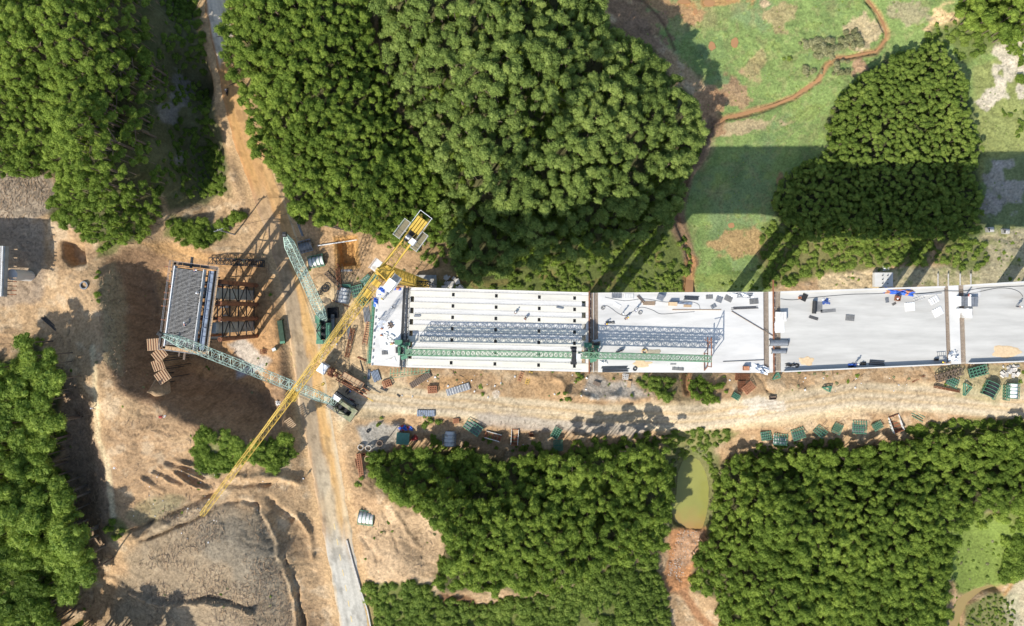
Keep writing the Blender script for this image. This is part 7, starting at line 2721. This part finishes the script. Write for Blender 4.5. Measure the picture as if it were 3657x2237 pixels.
GR = 'mats and boards on the white slab'
for lab, x, y, L, Wd, rz, m_, ribs in (
        ('grey grating at the far edge of the white slab, left of two', 2202, 1056, 2.0, 1.1, 0, 'steel_grey', 6),
        ('pale grating at the far edge of the white slab, right of two', 2246, 1058, 1.9, 1.1, 0, 'off_white', 6),
        ('grey board beside the leaning sheets at the far edge', 2533, 1061, 1.4, .8, 3, 'form_grey', 3),
        ('grey slanting board left of the tangled white cloth', 2568, 1070, 1.3, 1.2, -20, 'steel_grey', 3),
        ('brown grey board on the crossing boards heap', 2601, 1067, 1.6, 1.1, -25, 'form_grey', 4),
        ('grey board lying apart below the heap of boards', 2548, 1094, 1.1, .8, 30, 'steel_grey', 2),
        ('dark slatted crate lid near the joint on the white slab', 2692, 1077, 1.8, 1.1, 5, 'form_grey', 6),
        ('dark blue grey sheet painted as the shadow beside the tan crate', 2447, 1083, 2.9, .5, -3, 'blue_grey', 0),  # flat dark sheet stands in for the long shadow beside the crate
        ('cream board below the dark blue grey shadow sheet', 2455, 1093, 1.6, .5, -2, 'wood', 0),
        ('pair of dark planks at the near edge of the white slab', 2421, 1318, 2.4, .6, -4, 'form_grey', 3),
        ('tilted pale board near the leaning sheets on the left', 2204, 1091, 1.5, .8, -30, 'off_white', 0),
        ('grey plank on the bare girders near the joint', 1999, 1100, 1.5, .3, -12, 'steel_grey', 0),
        ('short pale plank on the bare girders near their left end', 1490, 1129, 1.3, .4, 0, 'steel_grey', 0),
        ('white sheet at the near edge of the end slab', 1396, 1289, 2.0, 1.0, 22, 'off_white', 0),
        ('dark slatted crate lid on the end slab by the sacks', 1374, 1260, 1.2, .8, 3, 'form_grey', 4),
        ('dark slatted mat near the far kerb of the grey slab', 2872, 1063, 1.1, 1.5, -25, 'steel_dark', 4),
        ('dark slatted mat alone in the middle of the grey slab', 3035, 1136, 1.8, 1.2, -5, 'form_grey', 6),
        ('small dark grating near the blue tarpaulin', 3167, 1073, .7, 1.0, 8, 'steel_grey', 4),
        ('white ribbed panel right of the small grating', 3249, 1096, 2.0, 1.7, 5, 'white', 4),
        ('pale ribbed panel turned on the grey slab near the joint', 3335, 1072, 2.0, 1.4, 30, 'off_white', 4),
        ('white ribbed panel under the turned pale panel', 3349, 1114, 2.0, 1.6, 28, 'white', 4),
        ('white square board on the joint with three chalk lines', 2783, 1168, 2.0, 2.3, 3, 'white', 3),
        ('short grey board beside the orange sand stain', 2404, 1301, 1.2, .2, 0, 'form_grey', 0)):
    panel('board', lab, 'board', DW(x, y), R_(rz), L, Wd, .07, m_, ribs, None, GR)
boxy('crate', 'tan crate casting a blue shadow on the white slab', 'crate', DW(2401, 1086), R_(-3), 1.6, .7, .9, 'wood', 'sand')
boxy('crate', 'rusty crate beside the crumpled white tarpaulin', 'crate', DW(2662, 1315), 0, 1.1, .8, .8, 'rust', 'rust_light')
boxy('crate', 'leaning stack of grey sheets at the far edge of the white slab', 'sheets', DW(2357, 1063), R_(-20), 1.2, 1.1, 1.0, 'blue_grey', 'steel_grey')
boxy('crate', 'small red and dark tool chest near the blue tarpaulin', 'chest', DW(3202, 1066), R_(-10), .9, 1.0, .8, 'rust')
boxy('crate', 'orange edged box beside the dark mat at the far kerb', 'box', DW(2855, 1064), R_(10), .5, .4, .4, 'rust_light')
boxy('crate', 'small black box by the near parapet of the grey slab', 'box', DW(3342, 1285), R_(3), .8, .4, .4, 'steel_dark')
for lab, p, q, n, r, m_ in (
        ('long thin brown bar lying along the white slab', (2378, 1107), (2581, 1107), 1, .07, 'wood'),
        ('long dark bar lying slantwise from the white slab over the joint', (2601, 1105), (2777, 1211), 1, .08, 'wood_dark'),
        ('thin dark bar by the near edge between the gantry nose and the joint', (2579, 1292), (2729, 1286), 1, .06, 'steel_dark'),
        ('bundle of dark rods at the near edge of the white slab', (2147, 1320), (2247, 1318), 5, .07, 'steel_dark'),
        ('heap of crooked rods near the far edge of the white slab', (2440, 1064), (2500, 1066), 5, .05, 'steel_dark'),
        ('slim rods lying right of the heap of crooked rods', (2610, 1102), (2710, 1098), 4, .04, 'rebar'),
        ('pair of short dark beams leaning left of the tan crate', (2276, 1055), (2302, 1084), 2, .09, 'wood_dark'),
        ('flat rods beside the hose on the white slab', (2290, 1083), (2342, 1084), 4, .06, 'wood'),
        ('crossed dark timbers on the end slab', (1385, 1170), (1405, 1158), 2, .13, 'wood_dark'),
        ('second pair of crossed dark timbers on the end slab', (1389, 1150), (1402, 1172), 2, .13, 'wood_dark'),
        ('thin wires scattered beside the black L shaped mat', (2886, 1130), (2925, 1142), 5, .035, 'rebar'),
        ('thin rods strewn next to the small grating', (3185, 1090), (3200, 1082), 4, .035, 'rebar'),
        ('dark bars lying on the near parapet of the grey slab', (3100, 1294), (3160, 1298), 3, .1, 'steel_dark'),
        ('long pale pole beside the blue tarpaulin', (3262, 1056), (3372, 1048), 2, .06, 'off_white'),
        ('short bars by the near joint of the white slab', (2700, 1310), (2722, 1318), 3, .05, 'steel_dark')):
    bundle(lab, DW(*p), DW(*q), n, r, m_, spread=1.6)
# mortar ring and sand stains
t = thing('mortar_ring', 'round ring of wet mortar with a spill of sand', 'mortar', DW(2301, 1256))
mb = MB()
mb.ring((0, 0, 0), .62, .42, .3, 18)
mb.build('ring', 'sand', t)


def stain(label, x, y, rx, ry, m_, seed, h=.05):
    n = 26
    pts = []
    for i in range(n):
        a = 2 * math.pi * i / n
        k = 1 + .6 * mnoise.noise(Vector((math.cos(a) * 1.6, math.sin(a) * 1.6, seed)))
        pts.append((rx * k * math.cos(a), ry * k * math.sin(a)))
    vs = [(0, 0, h)] + [(a * .8, b * .8, h * .9) for a, b in pts] + [(a, b, .004) for a, b in pts]
    fs = [(0, 1 + i, 1 + (i + 1) % n) for i in range(n)] + [(1 + i, 1 + n + i, 1 + n + (i + 1) % n, 1 + (i + 1) % n) for i in range(n)]
    mb = MB()
    mb.add(vs, fs)
    o = mb.build('sand_spill', m_, loc=DW(x, y))
    return tag(o, label, 'sand', 'thin spills of sand and mortar')


M['wet_mortar'] = mat('wet_mortar', (.33, .29, .21), .8, var=.2, scale=3)
stain('grey brown mortar spill beside the mortar ring', 2335, 1257, 1.7, .5, 'wet_mortar', 1)
stain('orange sand spill near the green gantry on the white slab', 2293, 1300, 1.8, .75, 'sand', 2)
stain('tan sand spill by the near parapet of the grey slab', 2880, 1288, 1.6, .8, 'sand', 3)
stain('tan sand spill on the last slab at the right edge', 3590, 1258, 3.2, 1.2, 'sand', 5)
stain('white cement spill next to the joint on the last slab', 3480, 1052, 1.8, 1.2, 'slab_white', 6)
stain('white cement dust round the sack heap on the end slab', 1392, 1190, 2.2, 3.8, 'white', 7, .02)
pipe_ring('small black ring near the rod bundle on the white slab', DW(2267, 1318), .42, .27, .25, 'black')
# corrugated half pipes and roofing sheets over the joints
for lab, x, y, L, Wd, m_ in (('larger grey half pipe laid across the second joint', 2779, 1225, 3.8, 1.35, 'steel_grey'), ('smaller grey half pipe laid across the second joint', 2780, 1255, 3.0, .95, 'steel_grey')):
    t = thing('half_pipe', lab, 'half pipe', DW(x, y), 0, 'grey half pipes')
    mb = MB()
    mb.arch(L, Wd / 2, .04, 12, 0, math.pi, sy=1)
    mb.build('shell', m_, t)
    mb = MB()
    for k in range(2):
        mb.arch(.08, Wd / 2 + .05, .05, 12, 0, math.pi, c=(-L / 2 + k * L, 0, 0))
    mb.build('rim', 'steel_dark', t)


def sheets(label, x, y, L, Wd, n, rz, m_='off_white', h=.5):
    t = thing('roofing_stack', label, 'metal sheets', DW(x, y), R_(rz), 'stacks of ribbed roofing sheets')
    for k in range(n):
        mb = MB()
        xx = -L / 2 + L * (k + .5) / n
        mb.box((xx, random.uniform(-.1, .1), h / 2 + .02 * k), (L / n * .93, Wd, h))
        for r in (-.3, 0, .3):
            mb.box((xx + r * L / n, 0, h + .05), (.06, Wd * .98, .08))
        mb.build('sheet', m_ if k % 3 else 'white', t)
    return t


sheets('tall stack of pale ribbed sheets on the second joint', 2786, 1131, 2.1, 1.9, 3, 0, 'off_white', .8)
sheets('wide stack of ribbed sheets across the third joint', 3449, 1077, 4.0, 2.0, 6, 0, 'steel_grey', .7)
sheets('lower stack of ribbed sheets across the third joint', 3440, 1119, 3.1, 1.9, 5, 0, 'off_white', .5)
# tarps
cloth('tarpaulin', 'long crumpled blue tarpaulin at the far kerb of the grey slab', 'tarpaulin', DW(3213, 1042), 5.6, 1.3, 'blue', 'rust_light', 2, .6, R_(-6))
cloth('tarpaulin', 'crumpled blue tarpaulin at the far left corner of the end slab', 'tarpaulin', DW(1362, 1040), 1.3, 1.5, 'blue', 'white', 7, .4)
cloth('tarpaulin', 'blue and orange bundle at the far end of the dark rail', 'tarpaulin', DW(1413, 1031), 2.2, .7, 'blue', 'rust_light', 9, .4)
cloth('tarpaulin', 'small blue tarpaulin hanging at the free edge scaffold', 'tarpaulin', DW(1342, 1080), .9, 1.8, 'blue', 'off_white', 11, .4)
cloth('tarpaulin', 'crumpled white and blue tarpaulin at the near end of the second joint', 'tarpaulin', DW(2714, 1318), 3.6, 1.6, 'white', 'blue_grey', 13, .7, R_(-15))
cloth('tarpaulin', 'white tarpaulin heap at the near end of the third joint', 'tarpaulin', DW(3404, 1272), 2.0, 2.0, 'off_white', 'blue_grey', 15, .8)
cloth('tarpaulin', 'tangle of white cloth at the far edge of the white slab', 'tarpaulin', DW(2650, 1055), 5.0, 1.0, 'white', 'steel_grey', 17, .45)
cloth('tarpaulin', 'dark blue cloth next to the black L shaped mat', 'tarpaulin', DW(2950, 1077), 1.6, 1.1, 'shirt_blue', 'off_white', 19, .5)
cloth('tarpaulin', 'black cloth lying along the near parapet at the slab corner', 'tarpaulin', DW(2830, 1306), 2.8, .9, 'steel_dark', 'steel_grey', 21, .5)
cloth('tarpaulin', 'blue cloth bundle on the near parapet of the grey slab', 'tarpaulin', DW(3043, 1306), 1.6, .8, 'steel_dark', 'blue', 23, .6)
cloth('tarpaulin', 'dark bundle beside the blue cloth on the near parapet', 'tarpaulin', DW(3082, 1299), 1.2, .7, 'steel_dark', None, 25, .6)
cloth('tarpaulin', 'pale cloth heap left of the gantry foot on the joint', 'tarpaulin', DW(2130, 1222), 1.6, .9, 'off_white', 'wood', 27, .5)
cloth('tarpaulin', 'white scrap at the near left corner of the white slab', 'tarpaulin', DW(2155, 1296), 1.6, .8, 'white', None, 29, .5)
cloth('tarpaulin', 'small dark cloth on the white slab beside the hose coil', 'tarpaulin', DW(2180, 1152), 1.8, .5, 'form_grey', None, 31, .4)
cloth('tarpaulin', 'white crumpled film beside the far kerb pad', 'tarpaulin', G(3165, 960), 1.6, 1.0, 'off_white', None, 33, .4)
# black roll and mats in an L
t = thing('rubber_roll', 'black rolled mat standing beside a flat L shaped mat', 'mat', DW(2912, 1098))
mb = MB()
mb.tube((-.45, -1.3, .42), (-.3, 1.3, .42), .42, 14)
mb.build('roll', 'steel_dark', t)
mb = MB()
mb.box((.75, .1, .03), (1.3, 2.0, .06))
mb.box((2.6, -.75, .03), (3.1, .65, .06), R_(5))
mb.build('mat', 'form_grey', t)
# sacks
r = random.Random(4)
for k in range(26):
    a, d = r.uniform(0, 6.28), r.uniform(0, 1) ** .6
    x, y = 1388 + 22 * d * math.cos(a), 1212 + 26 * d * math.sin(a)
    mb = MB()
    mb.blob((0, 0, .14), (.38, .24, .16), k, .3, 2)
    o = mb.build('sack', 'sack', loc=DW(x, y), rz=r.uniform(0, 3), smooth=True)
    tag(o, 'white sack in the loose heap on the end slab', 'sack', 'white sacks on the end slab')
for k, (x, y) in enumerate(((1364, 1175), (1362, 1198))):
    mb = MB()
    mb.blob((0, 0, .2), (.3, .2, .2), k + 40, .2, 2)
    o = mb.build('tub', 'rust_light', loc=DW(x, y), smooth=True)
    tag(o, ('orange tub farther from the sacks' if k == 0 else 'orange tub touching the heap of white sacks') + ' on the end slab', 'tub')
# motorbike and machines on the white slab
motorbike('dark motorbike parked on the white slab near the mortar ring', DW(2213, 1254), .3, 'steel_dark')
# ladders on the deck
ladder('pale ladder lying between the white panel and the turned panel', DW(3262, 1074), DW(3300, 1060), .6, 'off_white', .12, .45, .06)
ladder('pale ladder lying flat near the third joint', DW(3344, 1266), DW(3377, 1264), .9, 'steel_grey', .1, .4, .06)
# hoses
hose('thin dark hose curling over the left part of the white slab', [(2150, 1100), (2165, 1092), (2185, 1103), (2205, 1118), (2232, 1128), (2262, 1112), (2290, 1098), (2330, 1108), (2360, 1122), (2420, 1118), (2480, 1114)], .035, 'steel_dark')
hose('pale hose looping along the far edge of the white slab', [(2160, 1062), (2230, 1075), (2300, 1068), (2380, 1080), (2440, 1075), (2490, 1085), (2500, 1105)], .04, 'form_grey')
hose('thin cable from the second joint along the grey slab', [(2787, 1068), (2830, 1072), (2880, 1066), (2960, 1058), (3040, 1052), (3120, 1050), (3160, 1048)], .04, 'steel_dark')
hose('black cable along the far kerb across the third joint', [(3240, 1052), (3320, 1046), (3370, 1040), (3440, 1040), (3500, 1030), (3560, 1026), (3657, 1022), (3720, 1018)], .05, 'steel_dark')
hose('looped dark cable on the last slab', [(3455, 1050), (3500, 1042), (3560, 1030), (3610, 1032), (3640, 1044), (3652, 1060)], .04, 'steel_dark')
# the coil
for k, (x, y) in enumerate(((2153, 1100), (2286, 1117))):
    t = thing('hose_coil', ('pale hose coil at the joint end' if k == 0 else 'pale hose coil beside the walking worker') + ' of the white slab', 'hose', DW(x, y))
    mb = MB()
    for q in range(3):
        mb.ring((.05 * q, .04 * q, .03 + .05 * q), .42 - .05 * q, .37 - .05 * q, .05, 18)
    mb.build('coil', 'form_grey', t)
